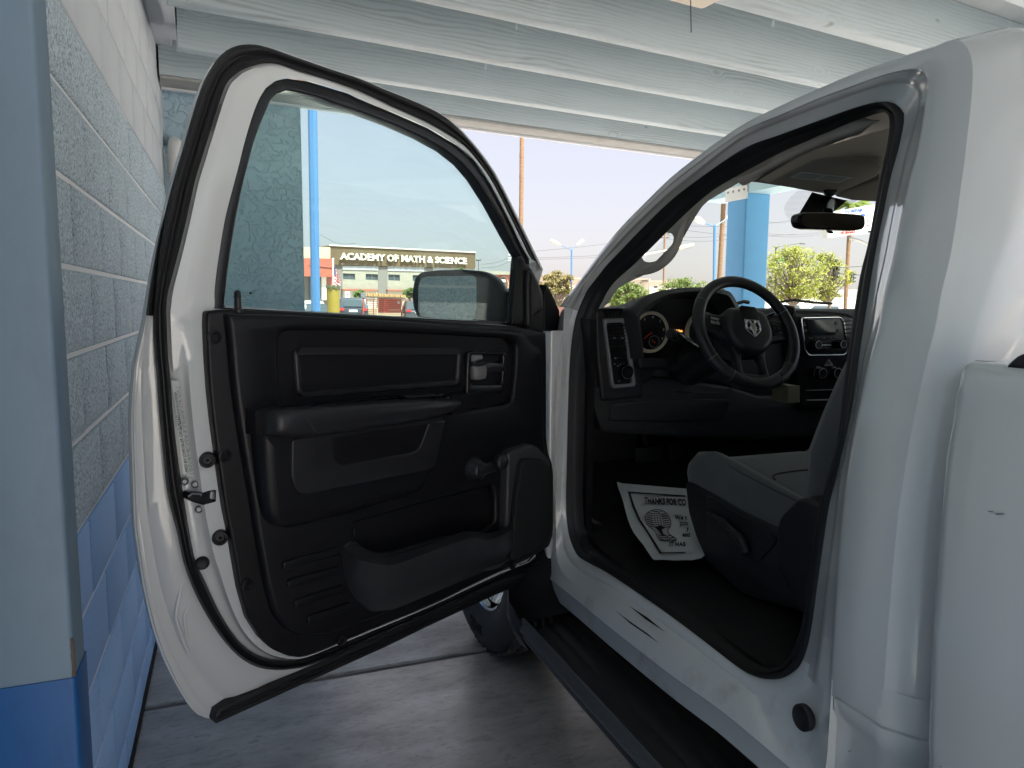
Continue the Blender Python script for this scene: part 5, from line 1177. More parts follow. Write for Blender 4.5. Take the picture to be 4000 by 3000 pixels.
ob(ypl([(3013, 1260), (3018, 1260), (3033, 1325), (3028, 1325)], CY+.02, -.01, .014, .001), 'vent_trim_bar', SATIN)
# upper glovebox ledge line
ob(ypl([(2932, 1216), (2950, 1208), (3010, 1208), (3330, 1222), (3345, 1235), (3100, 1230), (2940, 1235)], CY+.02, -.04, .020, .006, r=.006), 'dash_ledge', DTOP)
ob(MB().tube(crs([onY(3100, 1216, CY-.01), onY(3200, 1218, CY-.01), onY(3300, 1226, CY-.01), onY(3332, 1240, CY-.01)], 12), .0035, 6), 'ledge_bead', PLAST2)
# small box hanging under the dash
bx0 = onY(3082, 1540, 2.05)
MB().plate(y2([(3077, 1506), (3125, 1507), (3125, 1573), (3077, 1574)], 2.02), FY(2.05), -.05, .03, .002).obj('small_tan_box', mat('tan_cardboard', (.24, .22, .14), .7), None, label='small tan box tucked under the dashboard beside the centre console', cat='box')
# ---- brake pedals
for (u, v) in ((2550, 1790), (2640, 1800)): pass
MB().plate(rpoly([(1.44, .84), (1.56, .84), (1.56, .90), (1.44, .90)], .01), FY(2.42), 0, .02, .006).obj('brake_pedal', RUBBER, truck)
MB().tube([Vector((1.50, 2.42, .87)), Vector((1.50, 2.50, 1.05))], .010, 8).obj('pedal_arm', RUBBER, truck)
MB().plate(rpoly([(1.62, .76), (1.68, .76), (1.68, .90), (1.62, .90)], .01), FY(2.46), 0, .015, .005).obj('accelerator', RUBBER, truck)
# ---- seat: cushion and back with raised bolsters
SX = 1.545
def cushion(y, z, hw, th, bol, kk=26):
    """cross section: flat middle, bolsters at the sides"""
    P = []
    for k in range(kk+1):
        s = -1+2*k/kk; e = max(0, (abs(s)-.62)/.38)
        zz = z+bol*math.sin(min(1, e*1.35)*math.pi*.5)*(1 if e < .74 else 1-((e-.74)/.26)**2*.8)
        x = s*hw*(1 if abs(s) < .9 else 1)
        P.append(Vector((SX+x, y, zz-(.004 if abs(abs(s)-.62) < .05 else 0))))
    P += [Vector((SX+hw*1.02, y, z-th*.25)), Vector((SX+hw*.98, y, z-th*.7)), Vector((SX+hw*.9, y, z-th))]
    P += [Vector((SX-hw*.9, y, z-th)), Vector((SX-hw*.98, y, z-th*.7)), Vector((SX-hw*1.02, y, z-th*.25))]
    return P
cs = []
for (y, z, hw, th, bo) in ((1.855, .905, .20, .03, .0), (1.852, .935, .245, .07, .003), (1.84, .965, .258, .10, .012), (1.81, .985, .265, .12, .024), (1.75, .990, .268, .13, .032), (1.65, .975, .270, .13, .036), (1.55, .958, .272, .13, .038), (1.45, .942, .272, .13, .040), (1.35, .930, .272, .13, .040), (1.22, .92, .27, .12, .036)):
    cs.append(cushion(y, z, hw, th, bo))
cm = MB().loft(cs, True); cm.cap(cs[0]); cm.cap(cs[-1])
seat = cm.obj('seat_cushion', FABRIC, truck, ang=80)
for s_ in (-1, 1):
    MB().tube(crs([Vector((SX+s_*c_[0], c_[1], c_[2])) for c_ in ((.225, 1.845, .960), (.238, 1.80, 1.004), (.252, 1.70, 1.004), (.258, 1.55, .988), (.258, 1.40, .972), (.256, 1.25, .958))], 24), .0022, 6).obj('seat_piping', mat('seat_thread', (.07, .072, .075), .8), seat)
for (y0, dz) in ((1.62, .972), (1.44, .945)):
    MB().tube(crs([Vector((SX-.165, y0-.05, dz+.002)), Vector((SX-.12, y0, dz+.001)), Vector((SX, y0+.012, dz+.002)), Vector((SX+.12, y0, dz+.001)), Vector((SX+.165, y0-.05, dz+.002))], 16), .0025, 6).obj('seat_seam', INK, seat)
bs = []
for (z, y, hw, th, bo) in ((.965, 1.33, .24, .10, .01), (1.0, 1.335, .262, .13, .03), (1.1, 1.315, .27, .14, .05), (1.2, 1.275, .27, .14, .05), (1.3, 1.235, .262, .14, .05), (1.42, 1.19, .245, .13, .04), (1.50, 1.165, .215, .12, .02), (1.535, 1.15, .16, .09, .0)):
    P = []
    for k in range(27):
        s = -1+2*k/26; e = max(0, (abs(s)-.6)/.4); P.append(Vector((SX+s*hw, y+bo*math.sin(min(1, e*1.3)*math.pi/2)*(1 if e < .77 else 1-((e-.77)/.23)**2*.7), z)))
    P += [Vector((SX+hw*1.02, y-th*.4, z)), Vector((SX+hw*.9, y-th, z)), Vector((SX-hw*.9, y-th, z)), Vector((SX-hw*1.02, y-th*.4, z))]
    bs.append(P)
bm_ = MB().loft(bs, True); bm_.cap(bs[0]); bm_.cap(bs[-1]); bm_.obj('seat_back', FABRIC, truck, ang=80)
MB().plate(rrect(-.12, 0, .12, .17, .05), frame((SX, 1.10, 1.55), (1, 0, 0), (0, -.15, 1)), -.05, .05, .035).obj('head_rest', FABRIC, truck)
# seat base with its side shield and adjusting lever
def x2(px, X): return [Vector((onX(u, v, X).y, onX(u, v, X).z)) for u, v in px]
sd_ = rpoly(x2([(2672, 1880), (2695, 1890), (2793, 1940), (2889, 1993), (2966, 2027), (3048, 2063), (3058, 2120), (3200, 2280), (3150, 2400), (2900, 2330), (2760, 2200), (2715, 2100), (2685, 2000)], 1.265), .012)
FXp = lambda x0: (lambda p, t: Vector((x0-t, p[0], p[1])))
shd = MB().plate(sd_, FXp(1.30), -.02, .035, .012).obj('seat_side_shield', DPL, truck)
MB().plate(rpoly(x2([(2755, 1930), (2760, 2090), (2960, 2200), (3040, 2110), (2960, 2050), (2850, 1990)], 1.26), .02), FXp(1.265), -.004, .004, .003).obj('shield_panel', PLAST2, shd)
MB().tube(crs([Vector((1.258, 1.70, .86)), Vector((1.250, 1.62, .855)), Vector((1.248, 1.54, .83)), Vector((1.252, 1.52, .80))], 12), [.006]*4+[.010]*4+[.014]*4, 10).obj('seat_lever', PLAST2, shd)
MB().bb(1.32, 1.78, 1.22, 1.82, .68, .90).obj('seat_frame', CARPET, truck)
MB().plate(rpoly(x2([(3048, 2063), (3060, 2020), (3106, 1974), (3125, 1950), (3160, 1940), (3232, 1975), (3400, 2080), (3400, 2500), (3150, 2400), (3050, 2200)], 1.235), .012), FXp(1.24), -.05, .02, .012).obj('recliner_cover', DPL, truck)
bk_ = onX(3218, 2055, 1.2); MB().tube([bk_+Vector((0, .01, 0)), bk_+Vector((0, -.02, -.01))], .011, 12).obj('belt_buckle', SATIN, truck)
MB().plate(rpoly([(1.84, .84), (1.5, .84), (1.0, .84), (1.0, 1.0), (1.5, 1.0), (1.84, .98)], .03), FXp(2.30), -.20, .25, .04).obj('centre_seat_cushion', FABRIC, truck)
# ---- paper floor mat
MZ = .715
pmz = lambda u, v: onP(u, v, (1.25, 1.6, .70), (0, -.13, 1))
pts = [(2408, 1895), (2450, 1897), (2600, 1908), (2672, 1916), (2760, 1930), (2760, 2200), (2624, 2197), (2545, 2198), (2520, 2150), (2475, 2090), (2450, 2030), (2430, 1960)]
mo = pmz(2408, 1895); mx1 = (pmz(2680, 1917)-mo); mdy = (pmz(2547, 2198)-mo)
pm = thing('paper_floor_mat', 'white paper floor mat printed with a shoe sole and thanks, lying before the seat', 'floor mat', mo)
wv = MB(); 
fl_ = [pmz(*p) for p in pts]
mn = Vector((0, -.13, 1)).normalized()
wv.add([p+mn*(.0045+.004*math.sin(i*1.9)) for i, p in enumerate(fl_)], [tuple(range(len(fl_)))])
G_ = []
L_ = crs([pmz(*p) for p in [(2408, 1895), (2430, 1960), (2450, 2030), (2475, 2090), (2520, 2150), (2547, 2198)]], 14); R_2 = crs([pmz(*p) for p in [(2760, 1925), (2760, 2000), (2760, 2080), (2760, 2130), (2760, 2170), (2700, 2200)]], 14)
for i, (a, b) in enumerate(zip(L_, R_2)):
    G_.append([a.lerp(b, k/16)+mn*(.003+.0035*math.sin(k*.7+i*.35)*math.sin(i*.5)+(.006 if i in (0, 13) else 0)+(.004 if k == 0 else 0)) for k in range(17)])
sheet = MB().loft(G_).obj('paper_sheet', PAPER, pm, ang=80)
def mp_(u, v, t=.009): return pmz(u, v)+mn*t
bd = MB(); bl = [(2672, 1944), (2452, 1929), (2470, 1990), (2492, 2040), (2530, 2098), (2574, 2173), (2670, 2172)]
bd.loft([[mp_(*p) for p in bl], [mp_(p[0]+9, p[1]+(6 if i < 2 else (0 if i < 5 else -5))) for i, p in enumerate(bl)]]); bd.obj('printed_border', INK, pm, smooth=False)
def mtext(s, u, v, u2, v2, px_h, name='printed_words', bold=.02):
    a = mp_(u, v); b = mp_(u2, v2); X_ = (b-a).normalized(); up_ = mp_(u+px_h*.0, v-px_h)-a
    q = text(s, 1.0, lambda p, t: Vector((p[0], p[1], t)), 0, 1, align='LEFT', bold=bold); w_ = max(v_.x for v_ in q.v); k = (b-a).length/w_
    m2 = MB(); m2.f = q.f; m2.v = [a+X_*v_.x*k+up_*(v_.y/.73)+mn*.0008*v_.z for v_ in q.v]
    m2.obj(name, INK, pm, smooth=False)
mtext('THANKS FOR CO', 2516, 1976, 2680, 1984, 25, bold=.03)
mtext('We t', 2635, 2037, 2682, 2040, 17, bold=.02)
mtext('pric', 2656, 2060, 2688, 2062, 17, bold=.02)
mtext('y', 2681, 2082, 2689, 2083, 17, bold=.02)
mtext('sati', 2664, 2106, 2694, 2107, 17, bold=.02)
mtext('IT HAS', 2612, 2144, 2676, 2144, 16, bold=.02)
# shoe print: outlined sole with tread bars
def solep(a, r): return (2560+(a)*.0, 0)
sole = [(2520, 2040), (2524, 2018), (2545, 2003), (2575, 2001), (2602, 2014), (2618, 2042), (2618, 2062), (2608, 2080), (2612, 2095), (2636, 2112), (2640, 2122), (2620, 2124), (2580, 2122), (2566, 2108), (2558, 2086), (2530, 2062)]
so2 = crs([mp_(*p) for p in sole], 60, True); pr = MB().tube(so2, .0012, 4, True)
def inside(u, v):
    c = False
    for i in range(len(sole)):
        (x1, y1), (x2, y2_) = sole[i-1], sole[i]
        if (y1 > v) != (y2_ > v) and u < (x2-x1)*(v-y1)/(y2_-y1)+x1: c = not c
    return c
for r_ in range(14):
    v = 2006+r_*8.6
    if 2070 < v < 2094: continue
    us = [u for u in range(2515, 2645) if inside(u, v)]
    if len(us) < 14: continue
    a, b = us[0]+2, us[-1]-2; w3 = (b-a)*.30
    for (x0, x1, sl_) in ((a, a+w3, 4), (b-w3, b, -4)):
        pr.add([mp_(x0, v-sl_), mp_(x1, v+sl_*.3), mp_(x1, v+3.6+sl_*.3), mp_(x0, v+3.8-sl_)], [(0, 1, 2, 3)])
    for q_ in (.38, .5, .62):
        c_ = a+(b-a)*q_; pr.add([mp_(c_-3, v), mp_(c_+3, v-1), mp_(c_+2, v+4), mp_(c_-3, v+4)], [(0, 1, 2, 3)])
pr.add([mp_(2556, 2068), mp_(2580, 2062), mp_(2598, 2070), mp_(2584, 2080), mp_(2590, 2096), mp_(2606, 2104), mp_(2584, 2104), mp_(2572, 2084)], [tuple(range(8))])
pr.obj('printed_shoe_sole', INK, pm, smooth=False)
# ---- pillar trim with grab handle
ap_in = [(2359, 1202), (2388, 1164), (2417, 1124), (2453, 1103), (2526, 1070), (2580, 1034), (2634, 976), (2670, 929), (2706, 864), (2743, 806), (2768, 783), (2833, 745), (2900, 706), (3000, 650)]
ap_out = [(3000, 585), (2860, 650), (2743, 735), (2634, 833), (2500, 960), (2430, 1030), (2345, 1120), (2300, 1212)]
hh_ = [(2507, 994), (2583, 915), (2598, 909), (2623, 911), (2632, 925), (2629, 951), (2598, 983), (2562, 1020), (2536, 1025), (2515, 1020), (2506, 1001)]
def Sx(u, v): p = S(u, v, .15); return p
def apr(P, off): return [S(u, v, off) for u, v in P]
def SF(off0):
    # 2D = photo position on the pillar; lies on the leaning flank, 'off' deeper
    return lambda p, t: S(p[0], -p[1], off0-t)
ap = MB().plate([(u, -v) for u, v in rpoly(ap_in+ap_out, 12, 2)], SF(.15), -.03, 0, 0, [[(u, -v) for u, v in rpoly(hh_, 6, 3)]])
apo = ap.obj('pillar_trim', TRIMB, truck, ang=60)
MB().tube(crs([S(u, v, .135) for u, v in ((2480, 1075), (2560, 1045), (2615, 1000), (2650, 940), (2665, 890), (2690, 850))], 24), [.004+.010*math.sin(math.pi*k/23) for k in range(24)], 12).obj('grab_handle', TRIMB, truck, ang=80)
MB().tube(crs([S(u, v, .145) for u, v in ((2900, 698), (3000, 640), (3149, 570), (3298, 508), (3400, 478), (3435, 470))], 30), [.019]*26+[.014, .008, .003, .001], 10).obj('roof_edge_trim', TRIMB, truck, ang=80)
# ---- sun visor with warning label
vp0, vn = (1.4, 1.60, 1.772), (0.02, .20, 1)
def V(u, v, t=0): n_ = Vector(vn).normalized(); return onP(u, v, tuple(Vector(vp0)-n_*t), vn)
vx = (V(3200, 700)-V(3000, 700)).normalized(); vnn = Vector(vn).normalized(); vy = vnn.cross(vx)
v0 = V(3150, 690)
def v2(px, t=0): return [Vector(((V(u, v, t)-v0).dot(vx), (V(u, v, t)-v0).dot(vy))) for u, v in px]
FV = lambda p, t: v0+vx*p[0]+vy*p[1]-vnn*t
vis = rpoly(v2([(2866, 706), (2965, 718), (3171, 749), (3215, 755), (3268, 757), (3330, 733), (3430, 690), (3452, 655), (3440, 640), (3250, 618), (3117, 603), (3060, 612), (2930, 668)], .012), .012, 4)
viso = MB().plate(vis, FV, -.012, .012, .009, seg=4).obj('sun_visor', HEADL, truck, ang=60)
MB().plate(v2([(3083, 694), (3131, 672), (3329, 694), (3277, 715)], .013), FV, .012, .0135, 0).obj('visor_label', mat('grey_label', (.58, .59, .57), .5), viso)
vl = MB()
for k in range(6):
    f = .16+.13*k; A0, A1 = (3083+48*f, 694-22*f), (3277+52*f, 715-21*f)
    for (s0, s1) in ((.04, .46), (.54, .95)):
        P0_, P1_ = [(A0[0]*(1-s)+A1[0]*s, A0[1]*(1-s)+A1[1]*s) for s in (s0, s1)]
        q = v2([P0_, P1_, (P1_[0]+2, P1_[1]-1.2), (P0_[0]+2, P0_[1]-1.2)], .014); vl.add([FV(p, .0142) for p in q], [(0, 1, 2, 3)])
vl.obj('label_print', mat('grey_print2', (.20, .21, .2), .6), viso, smooth=False, kind='stuff')
MB().tube(crs([V(3222, 745, .014), V(3240, 752, .016), V(3270, 744, .014)], 8), [.004, .008, .011, .012, .012, .011, .008, .004], 10).obj('visor_clip', DPL, viso)
MB().plate(rpoly(v2([(3260, 770), (3300, 745), (3440, 700), (3450, 800), (3420, 790), (3330, 785)], -.01), .01), FV, -.05, -.01, .008).obj('overhead_trim', HEADL, truck)
# ---- rear-view mirror
rmy = 1.78
rmo = ypl([(3122, 860), (3126, 838), (3145, 829), (3250, 828), (3370, 837), (3384, 846), (3385, 880), (3376, 896), (3340, 901), (3160, 893), (3130, 884)], rmy, -.025, .012, .010, r=.012, rn=5).obj('rear_view_mirror', PLASTG, truck)
ypl([(3130, 860), (3133, 842), (3147, 834), (3250, 833), (3368, 841), (3378, 848), (3379, 878), (3372, 891), (3340, 896), (3162, 888), (3136, 880)], rmy, .008, .0125, .0, r=.010, rn=5).obj('mirror_glass', mat('dim_mirror', (.12, .12, .12), .08, metal=1), rmo)
MB().tube([onY(3238, 790, 1.90), onY(3236, 812, 1.85), onY(3236, 830, 1.80)], [.020, .016, .014], 12).obj('mirror_stem', PLASTG, rmo)
ypl([(3236, 898), (3252, 900), (3260, 912), (3250, 912), (3240, 906)], rmy, 0, .01, .002).obj('mirror_tab', PLASTG, rmo)
# ================================================================== BEYOND THE CARPORT
def onYp(u, v, y): return onY(u, v, y)
def vplane(P0, P1):
    """vertical facade plane through two ground points"""
    P0 = Vector((P0[0], P0[1], 0)); P1 = Vector((P1[0], P1[1], 0)); x = (P1-P0).normalized(); n = x.cross(Vector((0, 0, 1)))
    if n.y > 0: n = -n
    def to2(px, t=0):
        out = []
        for u, v in px: q = onP(u, v, tuple(P0+n*t), tuple(n)); out.append(Vector(((q-P0).dot(x), q.z)))
        return out
    F = lambda p, t: P0+x*p[0]+Vector((0, 0, 1))*p[1]+n*t
    return to2, F
ZT = 8.2
A_s, B_s = onZ(1288, 957, ZT), onZ(1857, 986, ZT)
to2, FS = vplane(A_s, B_s)
sch = thing('school_building', 'tan and cream two storey school building with large raised lettering', 'building', (A_s.x, A_s.y, 0))
TAN = mat('tan_ribbed_cladding', (.15, .105, .055), .7); CREAM = mat('cream_stone', (.27, .25, .20), .85, var=.10, vscale=1.2, bump=.6, bscale=3, bdist=.08)
GREYW = mat('warm_grey_render', (.16, .145, .13), .8); REDP = mat('terracotta_panel', (.30, .085, .05), .7); GLD = mat('dark_window', (.06, .08, .09), .1)
def spl(px, t0, t1, name, m, b=0, parent=sch, F=FS, tt=to2, holes=(), kind=None): return MB().plate(tt(px, t1), F, t0, t1, b, [tt(h, t1) for h in holes]).obj(name, m, parent, smooth=False, kind=kind)
p = to2([(1288, 957), (1857, 986)], 0); L = p[1].x; ztp = p[0].y
MB().plate([(0, 0), (L, 0), (L, ZT-.5), (0, ZT-.5)], FS, -26, -.3, 0).obj('building_core', GREYW, sch, smooth=False)
fas = to2([(1288, 960), (1857, 988), (1857, 1050), (1288, 1033)], .3)
MB().plate(fas, FS, -26, .3, 0).obj('sign_fascia', TAN, sch, smooth=False)
rbm = MB(); n_r = 150
for k in range(n_r):
    f = (k+.5)/n_r; xx = fas[0].x+(fas[1].x-fas[0].x)*f; z1 = fas[0].y+(fas[1].y-fas[0].y)*f; z0_ = fas[3].y+(fas[2].y-fas[3].y)*f
    rbm.bb(0, 0, 0, 0, 0, 0); rbm.v = rbm.v[:-8]; rbm.f = rbm.f[:-6]
    rbm.add([FS((xx-.05, z0_), .3), FS((xx+.05, z0_), .3), FS((xx+.05, z1), .3), FS((xx-.05, z1), .3), FS((xx-.04, z0_), .37), FS((xx+.04, z0_), .37), FS((xx+.04, z1), .37), FS((xx-.04, z1), .37)], [(4, 5, 6, 7), (0, 4, 7, 3), (1, 2, 6, 5)])
rbm.obj('cladding_ribs', TAN, sch, smooth=False, kind='stuff')
MB().plate(to2([(1286, 955), (1859, 983), (1859, 988), (1286, 960)], .5), FS, -26, .5, 0).obj('parapet_cap', mat('pale_coping', (.50, .46, .40), .7), sch, smooth=False)
LET = mat('cream_letters', (.80, .76, .62), .5)
ca, cb = to2([(1331, 1012)], .6)[0], to2([(1823, 1031)], .6)[0]
word = 'ACADEMY OF MATH & SCIENCE'
_k = text(word, 1.0, lambda p, t: Vector((p[0], p[1], t)), 0, 1, align='LEFT', bold=.018); wdt = max(v.x for v in _k.v)
fx_ = (cb.x-ca.x)/wdt; slp = (cb.y-ca.y)/(cb.x-ca.x); hgt_ = (to2([(1331, 985)], .6)[0].y-to2([(1331, 1011)], .6)[0].y)/.73
# each letter a part; small serif feet are added to the strokes
xcur = 0
for ch in word:
    if ch != ' ':
        m_ = text(ch, 1.0, lambda p, t: Vector((p[0], p[1], t)), 0, 1, align='LEFT', bold=.018)
        x0_ = min(v.x for v in m_.v)
        pre = text(word[:xcur+1], 1.0, lambda p, t: Vector((p[0], p[1], t)), 0, 1, align='LEFT', bold=.018)
        xr = max(v.x for v in pre.v); wch = max(v.x for v in m_.v); ox = xr-wch
        q = MB(); q.f = m_.f; q.v = [FS((ca.x+(v.x+ox)*fx_, ca.y+(v.x+ox)*fx_*slp+v.y*hgt_), .45+.22*v.z) for v in m_.v]
        if ch in 'AFMTHIENDY':
            feet = {'A': ((0, x0_+.03), (0, wch-.03)), 'F': ((0, x0_+.06), (.72, x0_+.04)), 'M': ((0, x0_+.05), (0, wch-.05), (.72, x0_+.05), (.72, wch-.05)), 'T': ((0, (x0_+wch)/2),), 'H': ((0, x0_+.05), (0, wch-.05), (.72, x0_+.05), (.72, wch-.05)), 'I': ((0, (x0_+wch)/2), (.72, (x0_+wch)/2)), 'E': ((0, x0_+.04), (.72, x0_+.04)), 'N': ((0, x0_+.05), (.72, wch-.05), (.72, x0_+.03)), 'D': ((0, x0_+.04), (.72, x0_+.04)), 'Y': ((0, (x0_+wch)/2), (.72, x0_+.06), (.72, wch-.06))}[ch]
            for (fy, fxx) in feet:
                fy = fy if fy == 0 else .70
                for sx0, sx1 in ((-.10, .10),):
                    c4 = [(fxx+sx0+ox, fy-.02), (fxx+sx1+ox, fy-.02), (fxx+sx1+ox, fy+.035), (fxx+sx0+ox, fy+.035)]
                    q.add([FS((ca.x+a*fx_, ca.y+a*fx_*slp+b*hgt_), t) for t in (.45, .68) for a, b in c4], [(0, 1, 2, 3), (4, 5, 6, 7), (0, 1, 5, 4), (1, 2, 6, 5), (2, 3, 7, 6), (3, 0, 4, 7)])
        q.obj('letter', LET, sch, smooth=False)
    xcur += 1
spl([(1288, 1033), (1338, 1035), (1338, 1250), (1288, 1250)], -.3, .1, 'grey_bay', GREYW)
spl([(1477, 1041), (1514, 1042), (1514, 1150), (1477, 1150)], -.3, .15, 'grey_bay', GREYW)
spl([(1657, 1047), (1692, 1048), (1692, 1160), (1657, 1160)], -.3, .15, 'grey_bay', GREYW)
for (a, b) in ((1338, 1477), (1514, 1657), (1692, 1857)):
    sk = lambda u: (u-1288)*.024
    wins = {1338: ((1340, 1387), (1429, 1476)), 1514: ((1517, 1562), (1612, 1656)), 1692: ((1700, 1745), (1790, 1835))}[a]
    hs = [[(x0, 1066+sk(x0)), (x1, 1067+sk(x1)), (x1, 1090+sk(x1)), (x0, 1089+sk(x0))] for x0, x1 in wins]
    spl([(a, 1052+sk(a)), (b, 1052+sk(b)), (b, 1130+sk(b)*.6), (a, 1130+sk(a)*.6)], -.3, .12, 'stone_panel', CREAM, holes=[h for h in hs])
    spl([(a, 1037+sk(a)*.6), (b, 1037+sk(b)*.6), (b, 1052+sk(b)), (a, 1052+sk(a))], -.3, .2, 'white_band', mat('white_render', (.32, .33, .34), .8))
    for h in hs:
        wo = spl(h, -.25, -.05, 'window', GLD)
        (x0, y0), (x1, y1) = h[0], h[1]; mm_ = (x0+x1)/2
        MB().plate(to2([(mm_-1, y0), (mm_+1, y0), (mm_+1, y0+23), (mm_-1, y0+23)], .02), FS, -.05, .02, 0).obj('mullion', GREYW, wo, smooth=False)
    spl([(a, 1128+sk(a)*.6), (b, 1128+sk(b)*.6), (b, 1134+sk(b)*.6), (a, 1133+sk(a)*.6)], -.2, .6, 'red_ledge', REDP)
    spl([(a, 1134+sk(a)*.6), (b, 1134+sk(b)*.6), (b, 1250), (a, 1250)], -.3, -.02, 'ground_floor_wall', mat('beige_render', (.46, .42, .34), .85, var=.08, vscale=.4))
# lower wing on the left with the red canopy
A2 = A_s+Vector((-14, -2, 0)); to3, FW = vplane((A_s.x-16, A_s.y-3.5), (A_s.x, A_s.y-2))
wing = thing('school_entrance_wing', 'lower tan entrance wing with terracotta red panel left of the big lettering', 'building', (A_s.x-6, A_s.y-2, 0))
def wpl(px, t0, t1, name, m):
    t0 = max(t0, -1.5); return MB().plate(to3(px, t1), FW, t0, t1, 0).obj(name, m, wing, smooth=False)
wpl([(900, 962), (1290, 966), (1290, 1010), (900, 1005)], -14, 0, 'upper_wall', mat('sand_render', (.50, .40, .27), .8))
wpl([(900, 1003), (1302, 1010), (1302, 1082), (900, 1070)], -2, 1.0, 'red_panel', REDP)
wpl([(900, 1068), (1290, 1080), (1290, 1250), (900, 1250)], -10, -.6, 'lower_wall', GREYW)
wpl([(1207, 1076), (1225, 1077), (1225, 1168), (1207, 1168)], -.6, -.3, 'glazed_door', GLD)
wpl([(1240, 1079), (1256, 1079), (1256, 1170), (1240, 1170)], -.6, -.3, 'glazed_door', GLD)
wpl([(1258, 1080), (1275, 1080), (1275, 1172), (1258, 1172)], -.6, .4, 'pale_pillar', mat('pale_pillar_render', (.62, .58, .50), .8))
wpl([(1276, 1081), (1301, 1082), (1301, 1172), (1276, 1172)], -.6, .2, 'red_door', mat('brick_red', (.30, .09, .07), .7))
MB().tube([FW(q, 1.02) for q in to3([(1207, 1035), (1298, 1045)], 1.02)], .08, 5).obj('panel_joint', mat('dark_red', (.25, .06, .04), .7), wing)
# red annex with the round emblem, right
A4, B4 = onY(1865, 1060, 78), onY(2150, 1075, 92); to4, FA = vplane(A4, B4)
anx = thing('red_annex', 'brick red building with a round crest seen beside the door mirror', 'building', (A4.x, A4.y, 0))
def apl(px, t0, t1, name, m, b=0, sm=False):
    t0 = max(t0, -1.2); return MB().plate(to4(px, t1), FA, t0, t1, b).obj(name, m, anx, smooth=sm)
apl([(1864, 1057), (2030, 1062), (2030, 1074), (1864, 1071)], -12, .4, 'stone_cornice', CREAM)
apl([(1864, 1070), (2030, 1074), (2030, 1155), (1864, 1152)], -12, 0, 'red_wall', mat('crest_wall_red', (.38, .10, .07), .75, var=.05))
apl([(1864, 1150), (2030, 1153), (2030, 1250), (1864, 1250)], -12, -.4, 'base_wall', GREYW)
cc_ = [(1967+21*math.cos(a), 1112+34*math.sin(a)) for a in (k*math.pi/12 for k in range(24))]
cr_ = apl(cc_, 0, .12, 'crest', mat('crest_tan', (.40, .26, .16), .7))
MB().plate(to4([(1967+17*math.cos(a), 1112+29*math.sin(a)) for a in (k*math.pi/12 for k in range(24))], .16), FA, .1, .16, 0).obj('crest_field', mat('crest_brown', (.10, .04, .03), .7), cr_, smooth=False)
MB().plate(to4([(1958, 1091), (1974, 1092), (1974, 1102), (1958, 1101)], .2), FA, .1, .2, 0).plate(to4([(1961, 1118), (1966, 1112), (1971, 1118), (1976, 1113), (1975, 1128), (1968, 1124), (1963, 1131)], .2), FA, .1, .2, 0).obj('crest_emblem', LET, cr_, smooth=False, kind='stuff')
# far buildings to the right
def far_building(name, label, Y, px, base, m, wins=(), cap=None):
    X0 = onY(px[0][0], 1100, Y).x; b = thing(name, label, 'building', (X0, Y, 0))
    MB().plate(y2(px+[(px[-1][0], base), (px[0][0], base)], Y), FY(Y), -12, 0, 0).obj('wall', m, b, smooth=False)
    if cap: MB().plate(y2([(px[0][0]-1, px[0][1]-2), (px[-1][0]+1, px[-1][1]-2), (px[-1][0]+1, px[-1][1]+3), (px[0][0]-1, px[0][1]+3)], Y-.5), FY(Y), -12, .5, 0).obj('parapet', cap, b, smooth=False)
    for (u0, v0_, u1, v1) in wins: MB().plate(y2([(u0, v0_), (u1, v0_), (u1, v1), (u0, v1)], Y-.06), FY(Y), 0, .06, 0).obj('window', GLD, b, smooth=False)
    return b
BEI = mat('beige_store_wall', (.52, .43, .33), .8, var=.05, vscale=.1); BRN = mat('brown_store_parapet', (.33, .27, .22), .8)
far_building('store_building', 'low beige store with brown parapet behind the olive tree, left of the blue lamp post', 115, [(2122, 1076), (2270, 1088)], 1215, BEI, [(2145, 1104, 2150, 1110), (2212, 1102, 2222, 1108)], BRN)
far_building('long_store_building', 'long pale store building seen above the bushes through the windshield', 120, [(2440, 1090), (2540, 1090)], 1215, mat('pale_store', (.58, .53, .44), .8), [(2470, 1102, 2478, 1106), (2500, 1103, 2505, 1107)], BRN)
far_building('low_store_wing', 'pale store wing with small windows beside the brown utility pole', 118, [(2535, 1098), (2680, 1098)], 1215, mat('pale_store2', (.60, .55, .47), .8), [(2555, 1118, 2568, 1125), (2600, 1118, 2612, 1125), (2640, 1119, 2650, 1125)], BRN)
far_building('white_warehouse', 'long white low building behind the yellow green tree', 95, [(3010, 1140), (3460, 1132)], 1230, mat('white_wall_paint', (.66, .64, .60), .8, var=.04), [(3060, 1152, 3090, 1156), (3190, 1150, 3240, 1154), (3360, 1150, 3400, 1155)], mat('grey_parapet', (.40, .40, .42), .8))
